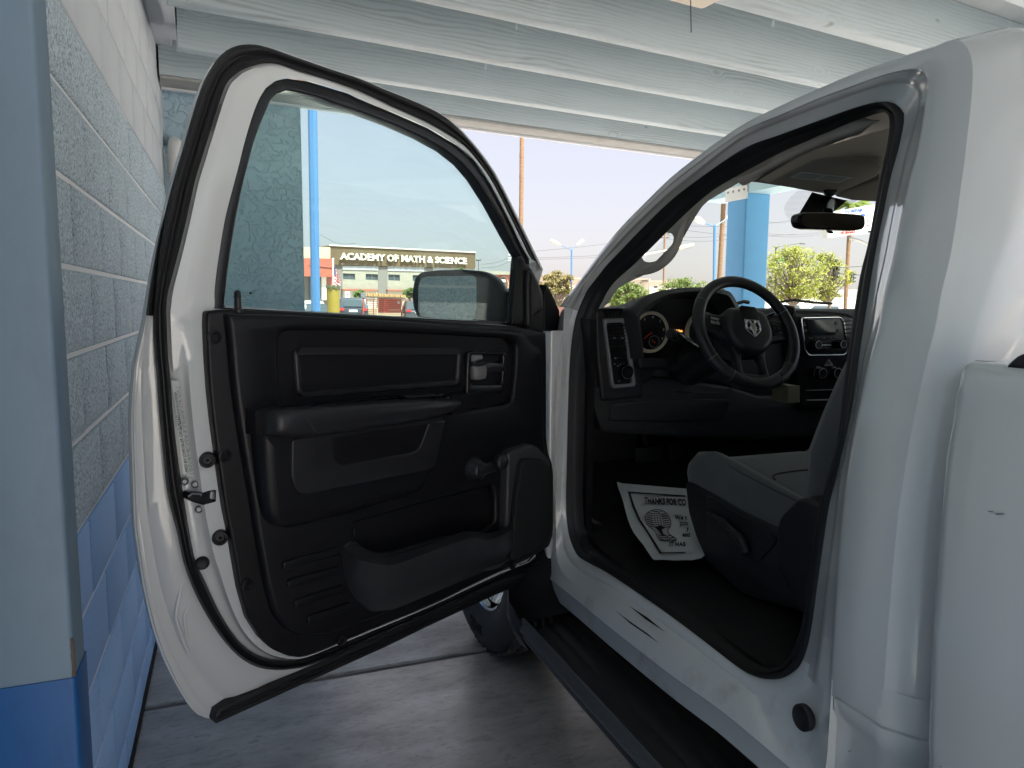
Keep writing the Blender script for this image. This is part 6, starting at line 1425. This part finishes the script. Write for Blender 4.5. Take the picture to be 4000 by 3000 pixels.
# --- trees
def foliage(m, spots, n_, size, rnd):
    for (c, r) in spots:
        for k in range(n_):
            d = Vector((rnd.gauss(0, 1), rnd.gauss(0, 1), rnd.gauss(0, 1))).normalized()*rnd.random()**.45
            p = c+Vector((d.x*r.x, d.y*r.y, d.z*r.z)); s = size*rnd.uniform(.6, 1.4)
            a = Vector((rnd.gauss(0, 1), rnd.gauss(0, 1), rnd.gauss(0, 1))).normalized(); b = a.orthogonal().normalized()
            m.add([p-a*s-b*s*.5, p+a*s*.2-b*s*.7, p+a*s+b*s*.3, p-a*s*.1+b*s*.8], [(0, 1, 2, 3)])
def leafm(name, c1, c2):
    m = mat(name, c1, .6, col2=c2, vscale=.9, mask=(.35, .65)); p = m.node_tree.nodes['Principled BSDF']; p.inputs['Subsurface Weight'].default_value = 0
    t = m.node_tree; tr = N(t, 'ShaderNodeBsdfTranslucent'); tr.inputs[0].default_value = (*[x*1.6 for x in c1], 1); mx = N(t, 'ShaderNodeMixShader'); mx.inputs[0].default_value = .35
    t.links.new(p.outputs[0], mx.inputs[1]); t.links.new(tr.outputs[0], mx.inputs[2]); t.links.new(mx.outputs[0], t.nodes['Material Output'].inputs[0]); return m
OLIVE = leafm('olive_leaves', (.12, .13, .04), (.19, .14, .05)); GREEN = leafm('mid_green_leaves', (.13, .18, .035), (.08, .12, .025)); YEL = leafm('yellow_green_leaves', (.24, .25, .035), (.14, .18, .025))
BARK = mat('grey_brown_bark', (.16, .13, .10), .9, var=.2, vscale=6)
def tree(label, Y, ub, vt, u0, u1, vb, clumps, m, seed, dens=70, lf=.14, name='tree', group=None):
    rnd = random.Random(seed); base = onY(ub, 1250, Y); base.z = 0
    t = thing(name, label, 'tree', base, group)
    X0, X1 = onY(u0, vt, Y).x, onY(u1, vt, Y).x; zt = onY(ub, vt, Y).z; z_b = onY(ub, vb, Y).z
    tr = MB(); tr.tube([base, base+Vector((.05, 0, (z_b)*.6)), base+Vector((0, 0, z_b+.3*(zt-z_b)))], [.16, .12, .07], 8)
    cr = MB(); spots = []
    for k in range(clumps):
        a = rnd.uniform(-1, 1); zz = rnd.random(); wdt_ = math.sqrt(max(.05, 1-(2*zz-.9)**2*.9))
        c = Vector(((X0+X1)/2+a*(X1-X0)/2*wdt_*.86, Y+rnd.uniform(-1, 1)*(X1-X0)*.35*wdt_, z_b+(zt-z_b)*(.10+.85*zz)))
        s = (X1-X0)*rnd.uniform(.045, .12); spots.append((c, Vector((s*1.5, s*1.5, s*.9))))
        st_ = base+Vector((0, 0, z_b*.9+.2*(c.z-z_b))); tr.tube([st_, st_.lerp(c, .5)+Vector((0, 0, .15)), c], [.05, .03, .015], 5)
    foliage(cr, spots, dens, lf, rnd)
    tr.obj('trunk', BARK, t, smooth=True, orient=False, merge=1e-6)
    cr.obj('crown', m, t, smooth=False, orient=False, merge=1e-7)
    return t
tree('olive brown tree behind the door hinge below the blue lamp post', 30, 2165, 1058, 2095, 2250, 1215, 75, OLIVE, 1, 60, .055)
tree('round green bush seen just above the left end of the dashboard', 32, 2450, 1105, 2375, 2530, 1210, 75, GREEN, 2, 60, .06)
tree('wide dark green tree beyond the steering wheel, left of the blue post', 48, 2660, 1090, 2575, 2760, 1205, 75, GREEN, 3, 55, .08)
tree('small green tree showing through the rim of the steering wheel', 50, 2850, 1105, 2790, 2870, 1205, 35, GREEN, 4, 50, .08)
tree('large airy yellow green tree in the middle of the windshield', 34, 3095, 960, 2965, 3215, 1195, 105, YEL, 5, 60, .066)
tree('slender yellow green tree next to the traffic lights', 40, 3235, 985, 3150, 3310, 1190, 100, YEL, 6, 50, .065)
tree('young street tree left of the orange roofed shelter', 60, 1408, 1133, 1378, 1432, 1165, 30, GREEN, 7, 40, .08)
tree('young street tree right of the orange roofed shelter, beside the mirror', 60, 1600, 1125, 1572, 1640, 1165, 30, GREEN, 8, 40, .08)
tree('small green treetop poking above the door mirror', 62, 1795, 1043, 1780, 1815, 1070, 8, GREEN, 9, 60, .12)
# --- palm trunks and poles
PB = mat('orange_brown_palm_bark', (.22, .135, .075), .9, var=.25, vscale=2, bump=.8, bscale=6, bdist=.05, stretch=(1, 1, 6)); PW = mat('brown_pole_wood', (.24, .15, .09), .85, var=.15, vscale=3)
def palm(label, Y, u_t, v_t, u_b, wpx, m=PB, top=None):
    r = wpx/2/FPX*Y*1.0; rnd = random.Random(int(u_t)); a = onY(u_t, v_t, Y); b = onY(u_b, 1180, Y); d = (a-b); tp = a+d*(top or .2); g = b-d*(b.z/d.z)
    t = thing('palm_tree', label, 'palm', g); n_ = 46
    MB().tube([g.lerp(tp, k/n_) for k in range(n_+1)], [r*(1.06 if k % 2 else .97)*(1+.1*rnd.random()) for k in range(n_+1)], 10, orient=None) if False else MB().tube([g.lerp(tp, k/n_) for k in range(n_+1)], [r*(1.05 if k % 2 else .97)*(1+.08*rnd.random()) for k in range(n_+1)], 10).obj('trunk', m, t, ang=10)
    fr_ = MB()
    for k in range(16):
        an = 2*math.pi*k/16+rnd.random()*.3; L_ = rnd.uniform(1.6, 2.4); dr = rnd.uniform(.2, 1.2); pts_ = []
        for j in range(9):
            f = j/8; pts_.append(tp+Vector((math.cos(an)*L_*f, math.sin(an)*L_*f, .9*f-dr*2.2*f*f)))
        for j in range(8):
            wv_ = .28*math.sin(math.pi*(j+.5)/8.5)+.05; sd_2 = Vector((-math.sin(an), math.cos(an), 0))
            fr_.add([pts_[j]-sd_2*wv_+Vector((0, 0, -.15)), pts_[j+1]-sd_2*wv_+Vector((0, 0, -.15)), pts_[j+1], pts_[j]], [(0, 1, 2, 3)]); fr_.add([pts_[j]+sd_2*wv_+Vector((0, 0, -.15)), pts_[j+1]+sd_2*wv_+Vector((0, 0, -.15)), pts_[j+1], pts_[j]], [(0, 1, 2, 3)])
    fr_.obj('fronds', GREEN, t, smooth=False, orient=False)
palm('tall bare palm trunk rising past the eaves right of the open door', 52, 2039, 520, 2032, 17, top=.35)
palm('palm trunk just left of the blue carport post', 48, 2829, 745, 2805, 20, top=.35)
palm('palm trunk under the repair sign at the right of the windshield', 46, 3316, 930, 3303, 19, top=.5)
BLU = mat('blue_lamp_paint', (.06, .17, .35), .5); LMP = mat('cream_lamp_head', (.66, .60, .48), .5)
def lamp(label, Y, u, v, wpx, heads, vb=1180):
    c = onY(u, v, Y); b = onY(u, vb, Y); g = Vector((b.x, b.y, 0)); r = wpx/2/FPX*Y; t = thing('lamp_post', label, 'street lamp', g)
    MB().tube([g, c], r, 10).obj('pole', BLU, t)
    for (hu, hv, tu, tv) in heads:
        h0 = onY(hu, hv, Y); h1 = onY(tu, tv, Y); MB().tube([c+Vector((0, 0, -r)), h0], r*.38, 6).obj('arm', BLU, t)
        d = h1-h0; MB().tube([h0, h0+d*.25, h0+d*.6, h0+d*.9, h1], [r*.7, r*1.6, r*2.3, r*1.9, r*.7], 10).obj('lamp_head', LMP, t)
lamp('blue double headed lamp post standing free between door and windshield pillar', 45, 2233, 975, 7, [(2191, 958, 2151, 938), (2253, 958, 2280, 937)])
lamp('nearer blue double headed lamp post left of the blue carport post', 30, 2792, 880, 13, [(2752, 872, 2716, 852), (2838, 855, 2876, 815)])
def mast(name, label, cat, Y, u, vt, wpx, m, vb=1180, extra=None, u2=None):
    c = onY(u, vt, Y); b = onY(u2 or u, vb, Y); g = Vector((b.x, Y, 0)); t = thing(name, label, cat, g); MB().tube([g, c], wpx/2/FPX*Y, 8).obj('pole', m, t)
    return t, c
DK = mat('dark_green_grey_pole', (.07, .085, .085), .6); GRY = mat('galvanised_grey', (.35, .36, .36), .5, metal=.4)
t, c = mast('light_pole', 'dark square light pole just right of the blue carport post', 'light pole', 38, 2992, 805, 9, DK, u2=2982); MB().box(c+Vector((.03, 0, .02)), (.10, .12, .05)).obj('light_head', DK, t, smooth=False)
t, c = mast('blue_pole', 'slim bright blue pole standing beside the end of the stucco wall', 'pole', 7.0, 1219, 330, 34, BLU, vb=1235, u2=1231)
t, c = mast('utility_pole', 'brown utility pole seen through the grab handle opening', 'utility pole', 60, 2597, 905, 9, PW, u2=2591)
for (v, m_) in ((914, DK), (928, DK)): MB().tube([onY(2575, v, 60), onY(2614, v-2, 60)], .07, 5).obj('crossarm', m_, t)
t, c = mast('street_light_mast', 'long cream lamp arm reaching across behind the windshield pillar', 'street light', 42, 2460, 1010, 5, GRY)
MB().tube([onY(2460, 1010, 42), onY(2506, 997, 42), onY(2620, 975, 42)], [.05, .05, .06], 8).obj('arm', LMP, t); MB().tube([onY(2620, 977, 42), onY(2660, 968, 42), onY(2709, 955, 42)], [.06, .13, .08], 8).obj('lamp_head', LMP, t)
t, c = mast('utility_pole', 'grey utility pole with crossarms behind the right end of the school', 'utility pole', 110, 1996, 975, 4, GRY)
for v in (996, 1008, 1018): MB().tube([onY(1985, v, 110), onY(2009, v+1, 110)], .10, 5).obj('crossarm', GRY, t)
t, c = mast('light_pole', 'thin dark light pole at the right corner of the school', 'light pole', 100, 1869, 1016, 3, DK); MB().tube([onY(1860, 1016, 100), onY(1879, 1015, 100)], .14, 6).obj('light_head', DK, t)
t, c = mast('light_pole', 'thin pole between the bushes and the low store wing', 'light pole', 70, 2534, 1070, 3, GRY)
t, c = mast('street_light_pole', 'dark pole with bracket arm rising out of the large yellow green tree', 'street light', 36, 3032, 965, 9, DK, u2=3030)
MB().tube(crs([onY(3032, 966, 36), onY(3060, 960, 36), onY(3105, 953, 36), onY(3142, 951, 36)], 8), .025, 6).obj('arm', DK, t); MB().tube([onY(3125, 951, 36), onY(3144, 952, 36)], .05, 6).obj('lamp_head', DK, t)
SG = mat('green_sign_face', (.02, .25, .10), .5); MB().plate(y2([(3038, 1008), (3066, 1010), (3066, 1022), (3038, 1020)], 35.9), FY(36), .06, .10, 0).obj('street_name_sign', SG, t, smooth=False)
# traffic lights on their mast arms
YT = 40
t, c = mast('traffic_mast', 'dark mast carrying two span arms behind the windshield edge', 'traffic mast', YT, 3500, 1000, 10, DK)
for (a, b) in (((3250, 1047), (3500, 1030)), ((3265, 1068), (3500, 1082))): MB().tube([onY(*a, YT), onY(*b, YT)], .04, 6).obj('span_arm', DK, t)
YB = mat('yellow_backplate', (.65, .42, .04), .5); OFFL = mat('unlit_lens', (.05, .03, .02), .3)
def signal(label, u, v, front):
    c = onY(u, v, YT-.2); s = thing('traffic_light', label, 'traffic light', c-Vector((0, 0, .45)), 'traffic lights over the junction')
    MB().box(c, (.10, .12, .38)).obj('housing', DK, s, smooth=False)
    if front: MB().box(c+Vector((-.10, .14, 0)), (.14, .012, .48)).obj('backplate', YB, s, smooth=False)
    for k in (-1, 0, 1): MB().tube([c+Vector((.06, -.10, .24*k)), c+Vector((.20, -.16, .24*k-.02))], [.09, .09], 10).obj('lens_hood', DK, s)
signal('traffic light with yellow backplate right of the palm trunk', 3327, 1083, True); signal('dark traffic light half hidden by the slender tree', 3264, 1066, False); signal('topmost traffic light above the slender tree', 3265, 1035, False)
# --- repair shop sign
YS = 24
sgn = thing('repair_sign', 'large white auto repair sign with blue and red lettering behind the rear-view mirror', 'sign', onY(3380, 920, YS))
s_o = [(3234, 830), (3500, 785), (3500, 900), (3234, 929)]
MB().plate(y2(s_o, YS), FY(YS), -.4, 0, 0).obj('sign_cabinet', mat('grey_sign_edge', (.4, .42, .42), .6), sgn, smooth=False)
MB().plate(y2([(3238, 834), (3500, 790), (3500, 895), (3238, 924)], YS-.01), FY(YS), 0, .01, 0).obj('sign_face', mat('white_sign_face', (.74, .76, .76), .5), sgn, smooth=False)
BLT = mat('sign_blue', (.04, .10, .36), .5); RDT = mat('sign_red', (.55, .03, .03), .5)
def stext(s, u, v, px_h, m, slope=-.17, bold=.02):
    a = onY(u, v, YS-.03); k = px_h/FPX*YS/.73; text(s, k, lambda p, t: a+Vector((p[0], -t, p[1]-p[0]*slope)), 0, .02, align='LEFT', bold=bold).obj('sign_words', m, sgn, smooth=False)
stext('TO REPAIR', 3300, 833, 17, BLT, -.12); stext('886', 3362, 846, 14, BLT, -.10, .03); stext('LI', 3384, 868, 15, RDT); stext('TO', 3384, 886, 12, RDT); stext('WE FINANCE', 3281, 915, 12, RDT, -.10, .03)
gq = onY(3330, 915, YS+.3); MB().tube([onY(3331, 925, YS+.3), onY(3332, 942, YS+.3)], .05, 8).tube(crs([onY(3320, 932, YS+.3), onY(3350, 938, YS+.3), onY(3375, 948, YS+.3), onY(3420, 975, YS+.3)], 8), .06, 8).obj('sign_bracket', GRY, sgn)
MB().tube([Vector((onY(3420, 975, YS+.3).x, YS+.3, 0)), onY(3420, 975, YS+.3)], .08, 8).obj('sign_pole', GRY, sgn)
# --- wires
WIRE = mat('black_wire', (.03, .03, .03), .6); wr = MB()
wires = [((1250, 915, 60), (1390, 950, 60)), ((2080, 982, 70), (2620, 905, 90)), ((2080, 1008, 70), (2700, 960, 95)), ((2085, 1014, 70), (2700, 968, 95)), ((1880, 1032, 90), (1996, 1000, 110)), ((1880, 1046, 90), (1996, 1018, 110)), ((2640, 880, 50), (3100, 858, 60)), ((2620, 892, 50), (3110, 915, 60)), ((2990, 912, 60), (3240, 898, 70)), ((2990, 920, 60), (3240, 906, 70)), ((2990, 865, 60), (3120, 850, 70)), ((2600, 918, 60), (2900, 908, 62)), ((2600, 932, 60), (2900, 925, 62))]
wl_ = thing('power_lines', 'thin power lines crossing the hazy sky behind the truck', 'power lines', (8, 60, 6))
for (a, b) in [(w_[0], w_[1]) for w_ in wires]:
    A, B = onY(*a), onY(*b); MB().tube([A.lerp(B, k/8)-Vector((0, 0, .35*math.sin(math.pi*k/8))) for k in range(9)], .016*A.y/60, 4).obj('wire', WIRE, wl_)
# --- bollard
by = 10.5; b0 = onY(1303, 1235, by); bt = onY(1303, 1117, by); r_ = 22.5/FPX*by*1.03
YEL2 = mat('yellow_bollard_paint', (.20, .145, .012), .6, var=.12, vscale=5, bump=.4, bscale=30, bdist=.003); bd_ = thing('bollard', 'fat yellow bollard seen through the door window beside the blue pole', 'bollard', (b0.x, by, 0))
MB().cyl((b0.x, by, 0), (0, 0, 1), 1, 1, 32, prof=[(r_, 0), (r_, bt.z-.03), (r_*.96, bt.z-.01), (r_*.8, bt.z), (0, bt.z)]).obj('bollard_tube', YEL2, bd_)
bb_ = MB()
for k in range(22):
    a = 2*math.pi*k/22; bb_.box(Vector((b0.x+r_*.97*math.cos(a), by+r_*.97*math.sin(a), bt.z-.012-.02*(k % 3 == 0))), (.013, .013, .016+.008*(k % 2)))
bb_.obj('worn_rim', mat('dark_olive_grime', (.07, .08, .04), .8), bd_, smooth=False, kind='stuff')
# --- flag
fy = 14.; fp0 = onY(1301, 1012, fy); fg = thing('us_flag', 'american flag hanging limp from a thin pole above the yellow bollard', 'flag', (onY(1303, 1180, fy).x, fy, 0))
MB().tube([Vector((onY(1303, 1180, fy).x, fy, 0)), fp0], .013, 8).cyl(fp0-Vector((0, 0, .01)), (0, 0, 1), 1, 1, 10, prof=[(0, 0), (.022, .008), (.022, .02), (0, .03)]).obj('flagpole', mat('white_pole', (.75, .75, .73), .4), fg)
WHT = mat('flag_white', (.75, .74, .74), .7); FR = mat('flag_red', (.60, .04, .06), .7); FB = mat('flag_blue', (.04, .06, .22), .7)
def flagp(i, j):
    """i along the fly 0..1, j down the hoist 0..1: cloth hanging down from the top"""
    u0_, u1_ = 1304+0*j, 1304
    L_ = (1304, 1034+82*j); R = (1304+8+18*(1-abs(j-.62)*1.2), 1038+22+74*j)
    u = L_[0]*(1-i)+R[0]*i; v = L_[1]*(1-i)+R[1]*i
    p = onY(u, min(v, 1140), fy); p.y += .05*math.sin(i*9+j*4); return p
strip_ = {0: MB(), 1: MB()}
for k in range(13):
    g_ = [[flagp(i/8, (k+q)/13) for i in range(9)] for q in (0, 1)]; i0_ = 3 if k < 6 else 0
    MB().loft([r[i0_:] for r in g_]).obj('flag_stripe', FR if k % 2 == 0 else WHT, fg, orient=False)
MB().loft([[flagp(i/8, j/13) for i in range(4)] for j in range(7)]).obj('flag_canton', FB, fg, orient=False)
sr_ = MB()
for i in range(4):
    for j in range(4): c = flagp(.04+.08*i, .03+.12*j)+Vector((0, -.004, 0)); sr_.add([c+Vector((.004*math.cos(a), 0, .004*math.sin(a))) for a in (0, 1.26, 2.5, 3.8, 5)], [(0, 1, 2, 3, 4)])
sr_.obj('flag_stars', WHT, fg, smooth=False, kind='stuff', orient=False)
# --- orange roofed shelter
ys = 52; RS_ = mat('shelter_red_screen', (.60, .06, .03), .5); OR = mat('cream_orange_tile', (.45, .27, .12), .7); PK = mat('rust_red_post', (.33, .08, .05), .6)
shl = thing('bus_shelter', 'red walled shelter with a cream and orange tiled roof in front of the school', 'shelter', onY(1530, 1230, ys))
def ssp(px, t0, t1, name, m, parent=shl, Y=ys): return MB().plate(y2(px, Y-t1), FY(Y), t0, t1, 0).obj(name, m, parent, smooth=False)
for k in range(15):
    f = k/15; ssp([(1425+160*f, 1143+9*f), (1425+160*(f+1/15)-1, 1143+9*(f+1/15)), (1428+160*(f+1/15)-1, 1157+6*f), (1428+160*f, 1157+6*f)], -1.5, .3+.05*(k % 2), 'roof_tile', OR)
ssp([(1424, 1157), (1587, 1164), (1587, 1168), (1424, 1161)], -1.4, .2, 'eave', mat('pale_eave', (.55, .52, .40), .7))
ssp([(1478, 1164), (1512, 1165), (1512, 1222), (1478, 1222)], -1.3, -1.2, 'red_screen', RS_); ssp([(1516, 1166), (1568, 1166), (1568, 1222), (1516, 1222)], -1.3, -1.1, 'red_screen', RS_)
ssp([(1503, 1170), (1517, 1168), (1517, 1222), (1503, 1222)], -.4, -.2, 'red_machine', mat('bright_red', (.75, .05, .03), .4))
ssp([(1553, 1176), (1562, 1176), (1562, 1188), (1553, 1188)], -1.1, -1.05, 'notice', WHT)
for u in (1474, 1570): ssp([(u-2, 1160), (u+2, 1160), (u+2, 1245), (u-2, 1245)], -.1, 0, 'shelter_post', mat('cream_post', (.62, .55, .42), .6))
ssp([(1518, 1208), (1566, 1209), (1566, 1215), (1518, 1214)], -.8, -.3, 'bench_seat', mat('peach_bench', (.6, .36, .24), .6))
# --- red posts and mesh fence
fn = thing('mesh_fence', 'thin brown mesh fence with rust red posts along the street', 'fence', onY(1450, 1235, 50))
for (u, vt, w_) in ((1345, 1168, 3), (1358, 1166, 4), (1406, 1169, 5), (1433, 1168, 4), (1460, 1168, 3), (1595, 1170, 5), (1620, 1160, 4)): ssp([(u-w_/2, vt), (u+w_/2, vt), (u+w_/2, 1245), (u-w_/2, 1245)], -.05, .05, 'fence_post', PK, fn, 50)
fm = MB()
for k in range(9): fm.tube([onY(1320, 1168+8*k, 50), onY(1660, 1172+8*k, 50)], .020, 3)
for k in range(70): fm.tube([onY(1322+4.8*k, 1168, 50), onY(1322+4.8*k, 1240, 50)], .006, 3)
fm.obj('fence_mesh', mat('fence_wire_brown', (.26, .09, .06), .6), fn, smooth=False, kind='stuff')
t, c = mast('sign_post', 'short rust red post with a grey disc sign by the shelter roof', 'sign post', 46, 1419, 1160, 6, PK, vb=1250); MB().cyl(c+Vector((0, -.05, .12)), (0, -1, 0), 1, 1, 18, prof=[(0, 0), (.17, 0), (.17, .03), (0, .03)]).obj('disc', mat('disc_grey', (.14, .14, .15), .6), t)
t, c = mast('parking_sign', 'small white parking sign on a red post in front of the school wall', 'sign', 62, 1357, 1160, 3, PK, vb=1250); MB().box(c+Vector((0, -.06, .18)), (.20, .01, .28)).obj('sign_plate', WHT, t, smooth=False)
text('P', .32, lambda p, q: c+Vector((p[0], -.075-q, p[1]+.06)), 0, .01).obj('sign_letter', INK, t, smooth=False)
ssp_ = thing('low_wall', 'low cream wall at the foot of the fence behind the parked cars', 'wall', onY(1450, 1235, 56)); ssp([(1330, 1202), (1690, 1210), (1690, 1245), (1330, 1245)], -.2, 0, 'wall_face', mat('cream_low_wall', (.42, .34, .22), .8), ssp_, 56)
tr_ = onY(1379, 1235, 49); tcn = thing('trash_can', 'pale grey green bin in front of the parked dark car', 'bin', (tr_.x, 49, 0)); MB().cyl((tr_.x, 49, 0), (0, 0, 1), 1, 1, 18, prof=[(.17, 0), (.21, .95), (.23, 1.0), (.15, 1.08), (0, 1.08)]).obj('bin_body', mat('bin_green', (.36, .40, .32), .6), tcn)
# --- cars
def car(label, x, y, yaw, Lc, H, Wc, colr, suv=True, group=None):
    c = thing('parked_car', label, 'car', (x, y, 0), group); R = Matrix.Rotation(yaw, 3, 'Z'); o = Vector((x, y, 0))
    def T(a, b, c_): return o+R@Vector((a, b, c_))
    pr_ = [(-Lc/2, .45), (-Lc/2+.02, .95), (-Lc/2+.06, H*.62), (-Lc/2+.30, H*.97), (-Lc*.2, H), (Lc*.12, H*.97), (Lc*.26, H*.64), (Lc/2-.15, H*.55), (Lc/2, .70), (Lc/2, .35), (-Lc/2, .32)] if suv else [(-Lc/2, .42), (-Lc/2, .85), (-Lc/2+.5, .95), (-Lc*.26, H), (Lc*.06, H), (Lc*.22, .95), (Lc/2-.1, .82), (Lc/2, .6), (Lc/2, .32), (-Lc/2, .3)]
    pr_ = rpoly(pr_, .12, 3); secs = []
    for (yy, ins_) in ((-Wc/2, .10), (-Wc/2+.06, .02), (-Wc/2+.14, 0), (0, -.01), (Wc/2-.14, 0), (Wc/2-.06, .02), (Wc/2, .10)):
        secs.append([T(p[0]*(1-ins_*.1), (yy*(1 if p[1] < H*.6 else 1-.16*(p[1]/H-.6)/.4)), p[1]-ins_*.2*(p[1] > H*.5)) for p in pr_])
    m_ = MB().loft(secs, True); m_.cap(secs[0]); m_.cap(secs[-1]); m_.obj('body', colr, c, ang=40)
    zz0, zz1 = H*.66, H*.92
    MB().add([T(-Lc/2+.02, -.58, zz0), T(-Lc/2+.02, .58, zz0), T(-Lc/2+.20, .52, zz1), T(-Lc/2+.20, -.52, zz1)], [(0, 1, 2, 3)]).obj('rear_window', GLD, c, smooth=False)
    for s_ in (-1, 1):
        MB().add([T(-Lc/2+.45, s_*(Wc/2+.005), zz0), T(Lc*.2, s_*(Wc/2+.005), zz0), T(Lc*.08, s_*(Wc/2-.10), zz1), T(-Lc/2+.55, s_*(Wc/2-.10), zz1)], [(0, 1, 2, 3)]).obj('side_window', GLD, c, smooth=False)
        MB().box(T(-Lc/2-.0, s_*(Wc/2-.22), H*.55), (.04, .15, .07), (R@Vector((1, 0, 0)), R@Vector((0, 1, 0)), Vector((0, 0, 1)))).obj('tail_light', mat('tail_light_red', (.65, .03, .03), .3), c, smooth=False)
        for lx in (-Lc*.31, Lc*.31): MB().cyl(T(lx, s_*(Wc/2-.20), .34), R@Vector((0, s_, 0)), 1, 1, 20, prof=[(.0, .0), (.34, 0), (.34, .20), (.22, .22), (.20, .19), (0, .19)]).obj('wheel', TYRE, c)
    MB().box(T(-Lc/2-.015, 0, H*.50), (.012, .26, .07), (R@Vector((1, 0, 0)), R@Vector((0, 1, 0)), Vector((0, 0, 1)))).obj('number_plate', WHT, c, smooth=False)
    return c
q = onY(1405, 1200, 46.5)
car('dark grey suv parked behind the bin with its tail towards us', q.x, 48.8, math.radians(80), 4.5, 1.68, 1.85, mat('dark_grey_paint', (.045, .05, .06), .25, coat=.5))
q = onY(1625, 1210, 48); car('dark car half hidden behind the door mirror near the shelter', q.x+.6, 50.5, math.radians(82), 4.4, 1.5, 1.8, mat('charcoal_paint', (.06, .06, .065), .25, coat=.5), False)
q = onY(1262, 1205, 30); car('white car between the blue pole and the yellow bollard', q.x-.4, 33.5, math.radians(60), 4.3, 1.45, 1.8, mat('white_car_paint', (.72, .70, .62), .25, coat=.5), False)
q = onY(3170, 1185, 40); car('white car parked behind the yellow green tree', q.x, 44, math.radians(170), 4.6, 1.55, 1.8, mat('silver_white_paint', (.66, .68, .70), .25, coat=.5))
q = onY(3390, 1180, 40); car('pale grey car at the right edge of the windshield', q.x+.5, 46, math.radians(175), 4.6, 1.5, 1.8, mat('pale_grey_paint', (.5, .53, .55), .25, coat=.5), False)
# street
structure(MB().bb(-80, 160, 40, 70, -.04, -.022), 'street', mat('street_asphalt', (.17, .165, .16), .9, var=.1, vscale=.5), smooth=False)
